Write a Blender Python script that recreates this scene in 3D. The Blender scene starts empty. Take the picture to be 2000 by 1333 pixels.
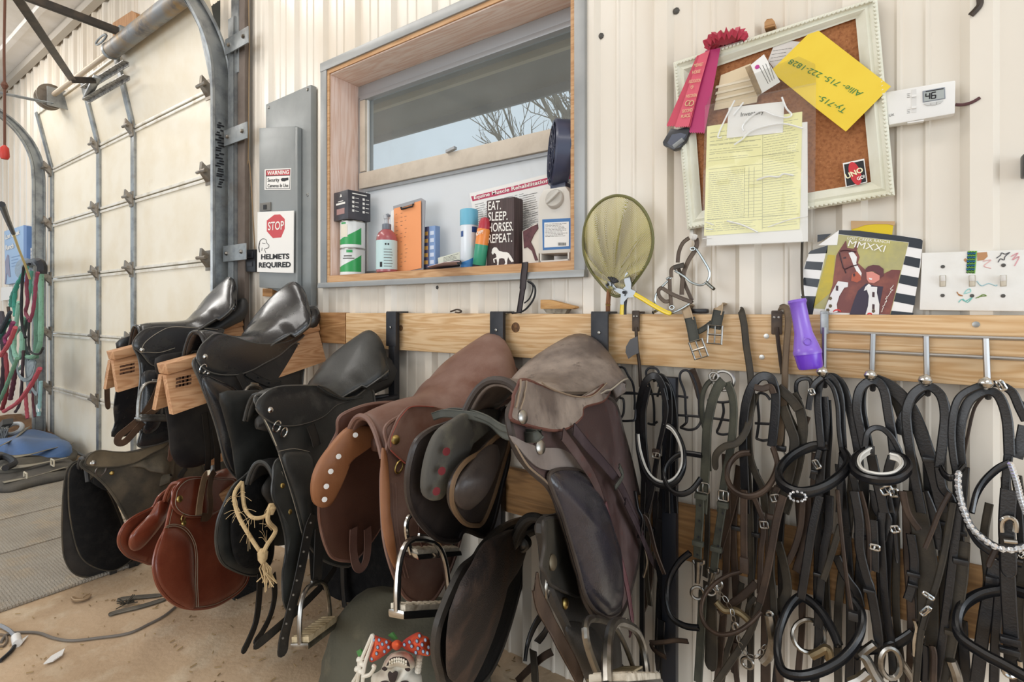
import bpy, bmesh, math, random
from mathutils import Vector as V
random.seed(7)
C = bpy.context.scene.collection
F = 1000.0; HY = 608.0; D = 1.38; H = 1.12; YAW = math.radians(34.6)
SN, CS = math.sin(YAW), math.cos(YAW)
FW = V((-SN, CS, 0)); RT = V((CS, SN, 0)); CAM = V((0, -D, H))
# room frame: the tack wall is the plane y=0, the room lies at y<0, x runs along the wall, z is up
def ray(px, py): return FW + RT*((px-1000)/F) + V((0, 0, (HY-py)/F))
def W(px, py, d=0.0):
    r = ray(px, py); return CAM + r*((D-d)/r.y)
def PX(px, py, X):
    r = ray(px, py); return CAM + r*(X/r.x)
def FL(px, py, z=0.0):
    r = ray(px, py); return CAM + r*((z-H)/r.z)
def depth(p): return (V(p)-CAM).dot(FW)
def pxm(p, w): return w*depth(p)/F          # w pixels at p, in metres
class Zm:
    def __init__(s, x0, y0, k): s.x0, s.y0, s.k = x0, y0, k
    def __call__(s, q): return (s.x0+q[0]/s.k, s.y0+q[1]/s.k)
    def l(s, pts): return [s(q) for q in pts]
ZA = Zm(180, 500, 3.332); ZB = Zm(320, 520, 3.03); ZC = Zm(420, 620, 1.99); ZD = Zm(560, 620, 2.222)
ZE = Zm(780, 620, 3.029); ZF = Zm(840, 980, 3.777); ZG = Zm(100, 840, 3.507); ZH = Zm(1180, 580, 3.174)
ZI = Zm(1500, 580, 3.174); ZJ = Zm(1180, 960, 3.574); ZK = Zm(1560, 960, 3.573); ZN = Zm(1120, 340, 4.444)
ID = Zm(0, 0, 1.0)

# ---------------------------------------------------------------- materials
def lin(c):
    if isinstance(c, str):
        c = c.lstrip('#'); c = [int(c[i:i+2], 16)/255 for i in (0, 2, 4)]
    return tuple(x/12.92 if x <= .04045 else ((x+.055)/1.055)**2.4 for x in c) + (1.0,)
MC = {}
def mat(name, col, rough=.5, metal=0.0, var=None, vscale=6.0, vlo=.45, vhi=.7, vdetail=5.0, bump=0.0, bscale=80.0, coat=0.0, sheen=0.0, spec=.5,
        trans=0.0, stretch=None, emit=None, estr=0.0, alpha=1.0, var2=None, v2scale=30., v2lo=.55, v2hi=.7, rough2=None):
    if name in MC: return MC[name]
    m = bpy.data.materials.new(name); m.use_nodes = True
    nt = m.node_tree; b = nt.nodes['Principled BSDF']; L = nt.links
    b.inputs['Base Color'].default_value = lin(col); b.inputs['Roughness'].default_value = rough
    b.inputs['Metallic'].default_value = metal; b.inputs['Coat Weight'].default_value = coat
    b.inputs['Coat Roughness'].default_value = .15
    b.inputs['Specular IOR Level'].default_value = spec
    if sheen: b.inputs['Sheen Weight'].default_value = sheen
    if trans: b.inputs['Transmission Weight'].default_value = trans
    if alpha < 1: b.inputs['Alpha'].default_value = alpha
    if emit: b.inputs['Emission Color'].default_value = lin(emit); b.inputs['Emission Strength'].default_value = estr
    if var or bump or var2:
        tc = nt.nodes.new('ShaderNodeTexCoord'); mp = nt.nodes.new('ShaderNodeMapping')
        L.new(tc.outputs['Object'], mp.inputs['Vector'])
        if stretch: mp.inputs['Scale'].default_value = stretch
    last = None
    for (vc, sc, lo, hi) in ((var, vscale, vlo, vhi), (var2, v2scale, v2lo, v2hi)):
        if not vc: continue
        n = nt.nodes.new('ShaderNodeTexNoise'); n.inputs['Scale'].default_value = sc; n.inputs['Detail'].default_value = vdetail
        n.inputs['Roughness'].default_value = .6
        L.new(mp.outputs['Vector'], n.inputs['Vector'])
        r = nt.nodes.new('ShaderNodeMapRange'); r.inputs['From Min'].default_value = lo; r.inputs['From Max'].default_value = hi
        L.new(n.outputs['Fac'], r.inputs['Value'])
        x = nt.nodes.new('ShaderNodeMix'); x.data_type = 'RGBA'
        L.new(r.outputs['Result'], x.inputs[0])
        if last: L.new(last, x.inputs[6])
        else: x.inputs[6].default_value = lin(col)
        x.inputs[7].default_value = lin(vc)
        last = x.outputs[2]
        if rough2 is not None and vc is var:
            rr = nt.nodes.new('ShaderNodeMapRange'); rr.inputs['To Min'].default_value = rough; rr.inputs['To Max'].default_value = rough2
            L.new(r.outputs['Result'], rr.inputs['Value']); L.new(rr.outputs['Result'], b.inputs['Roughness'])
    if last: L.new(last, b.inputs['Base Color'])
    if bump:
        n = nt.nodes.new('ShaderNodeTexNoise'); n.inputs['Scale'].default_value = bscale; n.inputs['Detail'].default_value = 3
        L.new(mp.outputs['Vector'], n.inputs['Vector'])
        bp = nt.nodes.new('ShaderNodeBump'); bp.inputs['Strength'].default_value = bump; bp.inputs['Distance'].default_value = .004
        L.new(n.outputs['Fac'], bp.inputs['Height']); L.new(bp.outputs['Normal'], b.inputs['Normal'])
    MC[name] = m
    return m
def wood(name, c1, c2, c3, axis='x', scale=1.0, rough=.6, knots=True):
    if name in MC: return MC[name]
    m = bpy.data.materials.new(name); m.use_nodes = True
    nt = m.node_tree; b = nt.nodes['Principled BSDF']; L = nt.links; N = nt.nodes.new
    b.inputs['Roughness'].default_value = rough
    tc = N('ShaderNodeTexCoord'); mp = N('ShaderNodeMapping')
    s = {'x': (.7, 9, 9), 'y': (9, .7, 9), 'z': (9, 9, .7)}[axis]
    mp.inputs['Scale'].default_value = [q*scale for q in s]
    L.new(tc.outputs['Object'], mp.inputs['Vector'])
    n1 = N('ShaderNodeTexNoise'); n1.inputs['Scale'].default_value = 1.6; n1.inputs['Detail'].default_value = 2; n1.inputs['Distortion'].default_value = .6
    L.new(mp.outputs['Vector'], n1.inputs['Vector'])
    mu = N('ShaderNodeMath'); mu.operation = 'MULTIPLY'; mu.inputs[1].default_value = 9.0; L.new(n1.outputs['Fac'], mu.inputs[0])
    fr = N('ShaderNodeMath'); fr.operation = 'PINGPONG'; fr.inputs[1].default_value = .5; L.new(mu.outputs[0], fr.inputs[0])
    rp = N('ShaderNodeValToRGB'); cr = rp.color_ramp
    cr.elements[0].color = lin(c1); cr.elements[1].color = lin(c2); cr.elements[0].position = .08; cr.elements[1].position = .42
    L.new(fr.outputs[0], rp.inputs['Fac'])
    n2 = N('ShaderNodeTexNoise'); n2.inputs['Scale'].default_value = 14; n2.inputs['Detail'].default_value = 4; L.new(mp.outputs['Vector'], n2.inputs['Vector'])
    mr = N('ShaderNodeMapRange'); mr.inputs['From Min'].default_value = .5; mr.inputs['From Max'].default_value = .8; mr.inputs['To Max'].default_value = .55
    L.new(n2.outputs['Fac'], mr.inputs['Value'])
    mx = N('ShaderNodeMix'); mx.data_type = 'RGBA'; L.new(mr.outputs[0], mx.inputs[0]); L.new(rp.outputs[0], mx.inputs[6]); mx.inputs[7].default_value = lin(c3)
    out = mx.outputs[2]
    if knots:
        m2 = N('ShaderNodeMapping'); m2.inputs['Scale'].default_value = {'x': (2.2, 5, 5), 'y': (5, 2.2, 5), 'z': (5, 5, 2.2)}[axis]
        L.new(tc.outputs['Object'], m2.inputs['Vector'])
        vo = N('ShaderNodeTexVoronoi'); vo.inputs['Scale'].default_value = 1.0; L.new(m2.outputs['Vector'], vo.inputs['Vector'])
        k = N('ShaderNodeMapRange'); k.inputs['From Min'].default_value = .05; k.inputs['From Max'].default_value = .12; k.inputs['To Min'].default_value = .8; k.inputs['To Max'].default_value = 0
        L.new(vo.outputs['Distance'], k.inputs['Value'])
        mk_ = N('ShaderNodeMix'); mk_.data_type = 'RGBA'; L.new(k.outputs[0], mk_.inputs[0]); L.new(out, mk_.inputs[6]); mk_.inputs[7].default_value = lin('#5a3a20')
        out = mk_.outputs[2]
    L.new(out, b.inputs['Base Color'])
    bp = N('ShaderNodeBump'); bp.inputs['Strength'].default_value = .15; bp.inputs['Distance'].default_value = .002
    L.new(n2.outputs['Fac'], bp.inputs['Height']); L.new(bp.outputs['Normal'], b.inputs['Normal'])
    MC[name] = m
    return m
def clearmat(name, tint, fac, rough=.05, diffuse=None, dfac=0.0, gloss=.08):
    """Thin clear sheet: mostly lets straight through, a little gloss, a little milky diffuse."""
    if name in MC: return MC[name]
    m = bpy.data.materials.new(name); m.use_nodes = True; nt = m.node_tree; nt.nodes.clear(); N = nt.nodes.new; L = nt.links
    t = N('ShaderNodeBsdfTransparent'); t.inputs[0].default_value = lin(tint)
    g = N('ShaderNodeBsdfGlossy'); g.inputs['Roughness'].default_value = rough
    lw = N('ShaderNodeLayerWeight'); pw = N('ShaderNodeMath'); pw.operation = 'POWER'; pw.inputs[1].default_value = 5.0; L.new(lw.outputs['Facing'], pw.inputs[0])
    fr = N('ShaderNodeMath'); fr.operation = 'MULTIPLY_ADD'; fr.inputs[1].default_value = .55; fr.inputs[2].default_value = .03; L.new(pw.outputs[0], fr.inputs[0])
    a = N('ShaderNodeMixShader'); L.new(fr.outputs[0], a.inputs[0]); L.new(t.outputs[0], a.inputs[1]); L.new(g.outputs[0], a.inputs[2])
    o = N('ShaderNodeOutputMaterial'); last = a.outputs[0]
    if dfac:
        d = N('ShaderNodeBsdfDiffuse'); d.inputs[0].default_value = lin(diffuse)
        tl = N('ShaderNodeBsdfTranslucent'); tl.inputs[0].default_value = lin(diffuse)
        dd = N('ShaderNodeMixShader'); dd.inputs[0].default_value = .5; L.new(d.outputs[0], dd.inputs[1]); L.new(tl.outputs[0], dd.inputs[2])
        x = N('ShaderNodeMixShader'); x.inputs[0].default_value = dfac; L.new(last, x.inputs[1]); L.new(dd.outputs[0], x.inputs[2]); last = x.outputs[0]
        if dfac < .5:
            tc = N('ShaderNodeTexCoord'); n = N('ShaderNodeTexNoise'); n.inputs['Scale'].default_value = 3.0; n.inputs['Detail'].default_value = 6; L.new(tc.outputs['Object'], n.inputs['Vector'])
            mr = N('ShaderNodeMapRange'); mr.inputs['From Min'].default_value = .3; mr.inputs['From Max'].default_value = .75; mr.inputs['To Min'].default_value = dfac*.7; mr.inputs['To Max'].default_value = dfac*1.4
            L.new(n.outputs['Fac'], mr.inputs['Value']); L.new(mr.outputs[0], x.inputs[0])
    L.new(last, o.inputs[0]); MC[name] = m
    return m

# ---------------------------------------------------------------- objects
ORG = {}
def tag(o, label=None, cat=None, group=None, kind=None):
    if label: o['label'] = label
    if cat: o['category'] = cat
    if group: o['group'] = group
    if kind: o['kind'] = kind
    return o
def thing(name, label, cat, loc, group=None, kind=None):
    o = bpy.data.objects.new(name, None); o.empty_display_size = .05; C.objects.link(o)
    o.location = loc; ORG[o] = V(loc)
    return tag(o, label, cat, group, kind)
def mk(name, verts, faces, m, parent=None, smooth=True, label=None, cat=None, group=None, kind=None, bevel=0.0, angle=None):
    verts = [V(v) for v in verts]
    if parent is None:
        lo = V([min(v[i] for v in verts) for i in range(3)]); hi = V([max(v[i] for v in verts) for i in range(3)])
        org = V(((lo.x+hi.x)/2, (lo.y+hi.y)/2, lo.z))
    else: org = ORG[parent]
    me = bpy.data.meshes.new(name); me.from_pydata([v-org for v in verts], [], faces); 
    bm = bmesh.new(); bm.from_mesh(me); bmesh.ops.recalc_face_normals(bm, faces=bm.faces)
    if bevel:
        es = [e for e in bm.edges if len(e.link_faces) == 2 and e.calc_face_angle(0) > .6]
        bmesh.ops.bevel(bm, geom=es, offset=bevel, segments=2, affect='EDGES', profile=.6, clamp_overlap=True)
    bm.to_mesh(me); bm.free()
    if smooth:
        me.shade_smooth()
        me.set_sharp_from_angle(angle=angle or math.radians(38))
    me.materials.append(m)
    o = bpy.data.objects.new(name, me); C.objects.link(o); ORG[o] = org
    if parent is None: o.location = org
    else: o.parent = parent
    return tag(o, label, cat, group, kind)
class MB:
    """Collects shapes for one mesh."""
    def __init__(s): s.v = []; s.f = []
    def add(s, vf):
        v, f = vf; n = len(s.v); s.v += [V(q) for q in v]; s.f += [tuple(i+n for i in q) for q in f]; return s
    def mk(s, name, m, parent=None, **k): return mk(name, s.v, s.f, m, parent, **k)

def box_vf(x0, x1, y0, y1, z0, z1):
    v = [(x, y, z) for z in (z0, z1) for y in (y0, y1) for x in (x0, x1)]
    return v, [(0, 2, 3, 1), (4, 5, 7, 6), (0, 1, 5, 4), (2, 6, 7, 3), (0, 4, 6, 2), (1, 3, 7, 5)]
def obox_vf(c, ax, ay, az):
    """Box about centre c with half-axis vectors."""
    c, ax, ay, az = map(V, (c, ax, ay, az))
    v = [c+ax*i+ay*j+az*k for k in (-1, 1) for j in (-1, 1) for i in (-1, 1)]
    return v, [(0, 2, 3, 1), (4, 5, 7, 6), (0, 1, 5, 4), (2, 6, 7, 3), (0, 4, 6, 2), (1, 3, 7, 5)]
def beam_vf(p0, p1, w, h, up=(0, 0, 1)):
    p0, p1 = V(p0), V(p1); d = p1-p0; s = d.cross(V(up)).normalized(); u = s.cross(d).normalized()
    return obox_vf((p0+p1)/2, d/2, s*w/2, u*h/2)
def cr(pts, n=8, closed=False):
    """Catmull-Rom through 3-D (or 2-D) points."""
    P = [V(p) for p in pts]; out = []; k = len(P)
    if k < 3 and not closed:
        return [P[0].lerp(P[1], i/n) for i in range(n+1)]
    rng = range(k if closed else k-1)
    for i in rng:
        if closed: a, b, c, d = P[(i-1) % k], P[i], P[(i+1) % k], P[(i+2) % k]
        else: a, b, c, d = P[max(i-1, 0)], P[i], P[i+1], P[min(i+2, k-1)]
        for j in range(n):
            t = j/n
            out.append(.5*((2*b)+(c-a)*t+(2*a-5*b+4*c-d)*t*t+(3*b-3*c+d-a)*t**3))
    if not closed: out.append(P[-1])
    return out
def tube_vf(pts, r, seg=8, closed=False, sm=0, rf=None):
    P = cr(pts, sm, closed) if sm else [V(p) for p in pts]
    n = len(P); v = []; f = []
    N_ = None
    for i in range(n):
        if closed: t = P[(i+1) % n]-P[(i-1) % n]
        else: t = P[min(i+1, n-1)]-P[max(i-1, 0)]
        t = t.normalized() if t.length > 1e-9 else V((0, 0, 1))
        if N_ is None:
            a = V((0, 0, 1)) if abs(t.z) < .9 else V((1, 0, 0)); N_ = t.cross(a).normalized()
        else:
            N_ = (N_-t*N_.dot(t)); N_ = N_.normalized() if N_.length > 1e-6 else t.orthogonal().normalized()
        B_ = t.cross(N_)
        rr = r*(rf(i/(n-1)) if rf else 1)
        for j in range(seg):
            a = 2*math.pi*j/seg; v.append(P[i]+(N_*math.cos(a)+B_*math.sin(a))*rr)
    m = n if closed else n-1
    for i in range(m):
        for j in range(seg):
            a = i*seg+j; b = i*seg+(j+1) % seg; c = ((i+1) % n)*seg+(j+1) % seg; d = ((i+1) % n)*seg+j
            f.append((a, b, c, d))
    if not closed:
        f.append(tuple(range(seg))[::-1]); f.append(tuple((n-1)*seg+j for j in range(seg)))
    return v, f
def strap_vf(pts, w, th=.004, nrm=(0, -1, 0), side=None, sm=6, closed=False, round_end=False, wf=None):
    """Flat leather strap swept along pts. nrm: the way its face looks; side: fixed width direction instead."""
    P = cr(pts, sm, closed) if sm else [V(p) for p in pts]
    n = len(P); v = []; f = []
    prev = None
    for i in range(n):
        if closed: t = P[(i+1) % n]-P[(i-1) % n]
        else: t = P[min(i+1, n-1)]-P[max(i-1, 0)]
        t = t.normalized() if t.length > 1e-9 else V((0, 0, 1))
        if side is not None:
            s = V(side); s = s-t*s.dot(t)
            if s.length < 1e-3: s = prev or t.orthogonal()
            s.normalize()
        else:
            N_ = V(nrm(i/(n-1)) if callable(nrm) else nrm)
            s = t.cross(N_)
            if s.length < .15 and prev is not None: s = prev-t*prev.dot(t)
            if s.length < 1e-4: s = t.orthogonal()
            s.normalize()
        if prev is not None:
            if s.dot(prev) < 0: s = -s
            s = (s*.6+prev*.4).normalized(); s = (s-t*s.dot(t)).normalized()
        prev = s
        b = s.cross(t).normalized()
        ww = w*(wf(i/(n-1)) if wf else 1)
        if round_end and not closed:
            q = min(i, n-1-i) if round_end == 2 else n-1-i
            ww *= (.35, .75, .95)[q] if q < 3 else 1
        e = min(th*.35, ww*.2)
        for (a, c) in ((-.5, -.5), (.5, -.5), (.5, .5), (-.5, .5)):
            # eight points: chamfered rectangle
            v.append(P[i]+s*(a*ww)+b*(c*th)-s*(math.copysign(e, a) if (a*c > 0) else 0)-b*(math.copysign(e, c) if (a*c < 0) else 0))
            v.append(P[i]+s*(a*ww)+b*(c*th)-s*(math.copysign(e, a) if (a*c < 0) else 0)-b*(math.copysign(e, c) if (a*c > 0) else 0))
    k = 8; m = n if closed else n-1
    for i in range(m):
        for j in range(k):
            f.append((i*k+j, i*k+(j+1) % k, ((i+1) % n)*k+(j+1) % k, ((i+1) % n)*k+j))
    if not closed:
        f.append(tuple(range(k))[::-1]); f.append(tuple((n-1)*k+j for j in range(k)))
    return v, f
def ring_pts(c, u, w, n=20):
    c, u, w = V(c), V(u), V(w)
    return [c+u*math.cos(2*math.pi*i/n)+w*math.sin(2*math.pi*i/n) for i in range(n)]
def lathe_vf(prof, c=(0, 0, 0), seg=24, axis=(0, 0, 1), cap=True):
    """prof: (r, h) list along axis from point c."""
    c = V(c); ax = V(axis).normalized(); u = ax.orthogonal().normalized(); w = ax.cross(u); v = []; f = []
    for (r, h) in prof:
        for j in range(seg):
            a = 2*math.pi*j/seg; v.append(c+ax*h+(u*math.cos(a)+w*math.sin(a))*r)
    for i in range(len(prof)-1):
        for j in range(seg):
            f.append((i*seg+j, i*seg+(j+1) % seg, (i+1)*seg+(j+1) % seg, (i+1)*seg+j))
    if cap:
        f.append(tuple(range(seg))[::-1]); f.append(tuple((len(prof)-1)*seg+j for j in range(seg)))
    return v, f
def prism_vf(pts, ext):
    """Polygon of 3-D points (planar), extruded by the vector ext (back)."""
    ext = V(ext); P = [V(p) for p in pts]; n = len(P)
    v = P+[p+ext for p in P]
    f = [tuple(range(n)), tuple(range(n, 2*n))[::-1]]+[(i, (i+1) % n, n+(i+1) % n, n+i) for i in range(n)]
    return v, f
def mkpoly(name, pts, ext, m, parent=None, **k):
    """Extruded polygon, face triangulated so that concave outlines fill well."""
    v, f = prism_vf(pts, ext); o = mk(name, v, f, m, parent, smooth=False, **k)
    bm = bmesh.new(); bm.from_mesh(o.data)
    bmesh.ops.triangulate(bm, faces=[q for q in bm.faces if len(q.verts) > 4], ngon_method='EAR_CLIP'); bm.to_mesh(o.data); bm.free()
    return o
def wpoly(name, pxs, d, th, m, parent=None, **k):
    """A sheet parallel to the wall, its outline given in photo pixels, d in front of the wall, th thick."""
    return mkpoly(name, [W(x, y, d) for x, y in pxs], (0, th, 0), m, parent, **k)
def resample(pts, n, closed=True):
    P = [V((*p, 0)) if len(p) == 2 else V(p) for p in pts]
    if closed: P = P+[P[0]]
    L_ = [0]
    for a, b in zip(P, P[1:]): L_.append(L_[-1]+(b-a).length)
    out = []; j = 0; m = n if closed else n-1
    for i in range(n):
        t = L_[-1]*i/m
        while j < len(P)-2 and L_[j+1] < t: j += 1
        q = L_[j+1]-L_[j]
        out.append(P[j].lerp(P[j+1], (t-L_[j])/q if q > 1e-9 else 0))
    return out
def pad_vf(out2, fn, th, bulge, rings=6, n=64, c=None, power=2.2, smooth=True, back=0.0):
    """A cushion over the closed outline out2 (a, b); fn(a, b, h) puts it in space, h is out from the surface."""
    P = cr([V((*p, 0)) for p in out2], 6, True) if smooth else [V((*p, 0)) for p in out2]
    P = resample(P, n)
    if c is None: c = sum((p for p in P), V((0, 0, 0)))/len(P)
    else: c = V((*c, 0))
    v = []; f = []
    def row(fr, h):
        for p in P:
            q = c+(p-c)*fr; v.append(V(fn(q.x, q.y, h)))
    rows = []
    for r in range(rings):                       # front, from the centre out
        fr = [.12, .35, .55, .72, .86, .95, .985][int(r*6/(rings-1))] if rings > 1 else .95
        row(fr, th+bulge*(1-fr**power)); rows.append(1)
    row(1.0, th*.55)
    row(.985, back); 
    for fr in (.8, .45, .12): row(fr, back)
    R = rings+5
    for i in range(R-1):
        for j in range(n):
            f.append((i*n+j, i*n+(j+1) % n, (i+1)*n+(j+1) % n, (i+1)*n+j))
    f.append(tuple(range(n))[::-1]); f.append(tuple((R-1)*n+j for j in range(n)))
    return v, f
def text(name, s, p0, p1, h, m, parent, bold=0.0, th=.0006, up=(0, 0, 1), lift=(0, -.0008, 0), shear=0.0):
    """Lettering from baseline start p0 to baseline end p1 with capital height h."""
    p0, p1 = V(p0), V(p1)
    cu = bpy.data.curves.new(name, 'FONT'); cu.body = s; cu.size = 1.0; cu.extrude = .0; cu.offset = bold; cu.shear = shear; cu.resolution_u = 3
    o = bpy.data.objects.new(name, cu); C.objects.link(o)
    bpy.context.view_layer.update()
    me = bpy.data.meshes.new_from_object(o.evaluated_get(bpy.context.evaluated_depsgraph_get()))
    C.objects.unlink(o); bpy.data.objects.remove(o)
    xs = [v.co.x for v in me.vertices]; 
    x0, x1 = min(xs), max(xs); ex = (p1-p0)/(x1-x0); ey = V(up).normalized()*(h/.70)
    org = ORG[parent]
    for v in me.vertices: v.co = p0+ex*(v.co.x-x0)+ey*v.co.y+V(lift)-org
    me.materials.append(m); me.name = name
    q = bpy.data.objects.new(name, me); C.objects.link(q); q.parent = parent; ORG[q] = org
    return q
def wtext(name, s, a, b, hpx, d, m, parent, **k):
    """Lettering on a wall-parallel face: baseline pixels a to b, capital height in pixels."""
    p0, p1 = W(*a, d), W(*b, d); ex = (p1-p0).normalized(); up = k.pop('up', None) or V((-ex.z, 0, ex.x))
    return text(name, s, p0, p1, pxm((p0+p1)/2, hpx), m, parent, up=up, **k)
def scr(mb, pxs, d, r, sm=4): mb.add(tube_vf([W(x, y, d) for x, y in pxs], r, 5, sm=sm))

# shared materials
GALV = mat('galvanized_steel', '#a3a6a6', .42, .75, var='#7d8184', vscale=14, var2='#8c7f70', v2scale=5, v2lo=.6, v2hi=.85)
CHROME = mat('chrome', '#d4d4d2', .16, 1.0)
STEEL = mat('worn_steel', '#a9a6a0', .32, 1.0, var='#6f6a62', vscale=20)
BRASS = mat('brass', '#b39a5e', .35, 1.0)
BLACKMETAL = mat('black_metal', '#26272c', .45, .3, var='#3c3a3a', vscale=12)
BROWNMETAL = mat('brown_metal', '#3c322b', .5, .4, var='#5b4a3c', vscale=15)
WHITE = mat('white_plastic', '#e6e4e0', .35)
PAPER = mat('white_paper', '#ebe9e5', .7)
INK = mat('black_ink', '#17171b', .6)
PRINT = mat('grey_print', '#6c6a66', .7)
WHITEINK = mat('white_ink', '#f2efe8', .6)
REDINK = mat('red_print', '#c8484f', .6)
BLACKPL = mat('black_plastic', '#1d1e22', .38)
# ================================================================ SETTING
WALLM = mat('wall_panel', '#e4dccf', .28, var='#d6c6b0', vscale=2.2, vlo=.45, vhi=.8, var2='#c2a98c', v2scale=5.5, v2lo=.68, v2hi=.95, stretch=(1, 1, .35), spec=.5)
CEILM = mat('ceiling_panel', '#ebe7e2', .4, var='#d8d2c8', vscale=3)
RIBX = -0.667; RIBS = 0.214
def wall_vf(x0, x1, z0, z1):
    xs = []
    k = math.floor((x0-RIBX)/RIBS)-1
    while RIBX+k*RIBS < x1+RIBS:
        c = RIBX+k*RIBS
        for dx, dy in ((-.03, 0), (-.017, -.019), (.017, -.019), (.03, 0), (.077, 0), (.081, -.004), (.087, -.004), (.091, 0), (.125, 0), (.129, -.004), (.135, -.004), (.139, 0)):
            xs.append((c+dx, dy))
        k += 1
    def at(x):
        for (a, ya), (b, yb) in zip(xs, xs[1:]):
            if a <= x <= b: return ya+(yb-ya)*(x-a)/(b-a)
        return 0
    cols = [(x0, at(x0))]+[q for q in xs if x0 < q[0] < x1]+[(x1, at(x1))]
    v = []; f = []
    for x, y in cols: v += [(x, y, z0), (x, y, z1)]
    for i in range(len(cols)-1): f.append((2*i, 2*i+2, 2*i+3, 2*i+1))
    return v, f
WX0, WX1, WZ0, WZ1 = -1.88, -.722, 1.272, 2.13          # window opening
DX0, DX1, DZ1 = -5.74, -2.86, 2.80                        # door opening
CZ = 3.41
wb = MB()
for q in ((-9.5, DX0, 0, CZ), (DX0, DX1, DZ1, CZ), (DX1, WX0-.03, 0, CZ), (WX0-.03, WX1+.03, 0, WZ0-.03), (WX0-.03, WX1+.03, WZ1+.03, CZ), (WX1+.03, 3.0, 0, CZ)):
    wb.add(wall_vf(*q))
wb.mk('wall_back', WALLM, kind='structure', angle=.1)
# ceiling with ribs along the wall
cb = MB(); ys = []
y = 0.0; prof = []
while y > -8.5:
    prof += [(y, 0), (y-.19, 0), (y-.2, -.02), (y-.24, -.02), (y-.25, 0)]; y -= .28
v = []; f = []
for yy, dz in prof: v += [(-9.5, yy, CZ+dz), (3.0, yy, CZ+dz)]
for i in range(len(prof)-1): f.append((2*i, 2*i+1, 2*i+3, 2*i+2))
mk('ceiling', v, f, CEILM, kind='structure', smooth=False)
mk('trim_1', *MB().add(box_vf(-9.5, 3.0, -.07, -.02, CZ-.07, CZ-.001)).__dict__.values(), m=mat('ceiling_trim', '#b9b1a5', .5), kind='structure')
FLOORM = mat('dirt_floor', '#cbb193', .9, var='#ac9274', vscale=1.6, vlo=.4, vhi=.7, var2='#d6c6ad', v2scale=7, v2lo=.5, v2hi=.8, bump=.5, bscale=60)
mk('floor', [(-9.5, .12, 0), (3, .12, 0), (3, -8.5, 0), (-9.5, -8.5, 0)], [(0, 1, 2, 3)], FLOORM, kind='structure', smooth=False)
mk('ground', [(-30, .3, -.12), (30, .3, -.12), (30, 40, -.12), (-30, 40, -.12)], [(0, 1, 2, 3)], mat('pale_ground', '#cfc9c0', .9, var='#b9b09f', vscale=.5), kind='structure', smooth=False)

# ---- window
WOODJ = wood('pinkish_jamb', '#f0dfd4', '#e4c8b8', '#f6ebe4', 'x', 1.3, .65, knots=True)
WOODJZ = wood('pinkish_jamb_upright', '#ead0c2', '#ddbba8', '#f2e2d8', 'z', 1.3, .65, knots=True)
WOODE = wood('amber_jamb_edge', '#cba074', '#b98a5c', '#d9b48c', 'x', 1.5, .6, knots=False)
GREYTRIM = mat('grey_metal_trim', '#9a9b9a', .4, .3, var='#8c8e8e', vscale=5)
ALU = mat('window_frame_grey', '#a7a9ab', .4, .3); TANF = mat('window_rail_tan', '#cbbfae', .5, var='#b9ac9b', vscale=9)
win = thing('window_1', None, None, (0, 0, WZ0), kind='structure')
x0, x1, z0, z1 = WX0, WX1, WZ0, WZ1
for nm, q in (('sill_board', (x0, x1, -.02, .17, z0-.035, z0)), ('head_board', (x0, x1, -.02, .17, z1, z1+.03))):
    mk(nm, *box_vf(*q), WOODJ if nm == 'head_board' else wood('sill_wood', '#bd9070', '#a67a5c', '#cda588', 'x', 1.2, .6), win, bevel=.002)
for q in ((x0-.02, x0, -.02, .17, z0-.02, z1+.02), (x1, x1+.02, -.02, .17, z0-.02, z1+.02)):
    mk('side_jamb', *box_vf(*q), WOODJZ, win, bevel=.002)
t = .035
for q in ((x0-.055, x0-.014, z0-.05, z1+.055), (x1+.014, x1+.05, z0-.05, z1+.055)):
    mk('casing', *box_vf(q[0], q[1], -.032, -.001, q[2], q[3]), GREYTRIM, win, bevel=.003)
mk('casing', *box_vf(x0-.055, x1+.05, -.034, -.001, z1+.02, z1+.058), GREYTRIM, win, bevel=.003)
mk('casing', *obox_vf(((x0+x1)/2, -.022, z0-.042), ((x1-x0)/2+.055, 0, 0), (0, .024, 0), (0, .002, .011)), GREYTRIM, win, bevel=.003)
for q in ((x0-.014, x1+.014, z1+.004, z1+.02), (x0-.014, x1+.014, z0-.033, z0-.002), (x0-.014, x0, z0-.0018, z1+.0038), (x1, x1+.014, z0-.0018, z1+.0038)):
    mk('jamb_edge', *box_vf(q[0], q[1], -.026, -.021, q[2], q[3]), WOODE, win)
yf = .125
for q in ((x0, x1, z1-.055, z1), (x0, x0+.045, z0+.026, z1-.056), (x1-.03, x1, z0+.026, z1-.056), (x0, x1, z0, z0+.025)):
    mk('frame_rail', *box_vf(q[0], q[1], yf, yf+.05, q[2], q[3]), ALU, win, bevel=.003)
for q in ((x0+.02, x1, z1-.07, z1-.05), (x0+.02, x0+.055, z0+.47, z1-.071)):
    mk('sash_rail', *box_vf(q[0], q[1], yf-.008, yf+.02, q[2], q[3]), ALU if q[1] > -1 else TANF, win, bevel=.002)
mk('meeting_rail', *box_vf(x0+.02, x1, yf-.012, yf+.03, 1.665, 1.735), TANF, win, bevel=.003)
mk('meeting_rail', *box_vf(x0+.045, x1, yf+.0, yf+.03, 1.652, 1.664), ALU, win)
mk('latch', *MB().add(obox_vf((-1.31, yf-.018, 1.74), (.022, 0, .004), (0, .008, 0), (0, 0, .005))).__dict__.values(), m=ALU, parent=win)
mk('upper_pane', *box_vf(x0+.05, x1-.02, yf+.022, yf+.026, 1.73, z1-.06), clearmat('dusty_glass', '#f4f7f8', 0, diffuse='#cfcdc6', dfac=.16), win, smooth=False)
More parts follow.
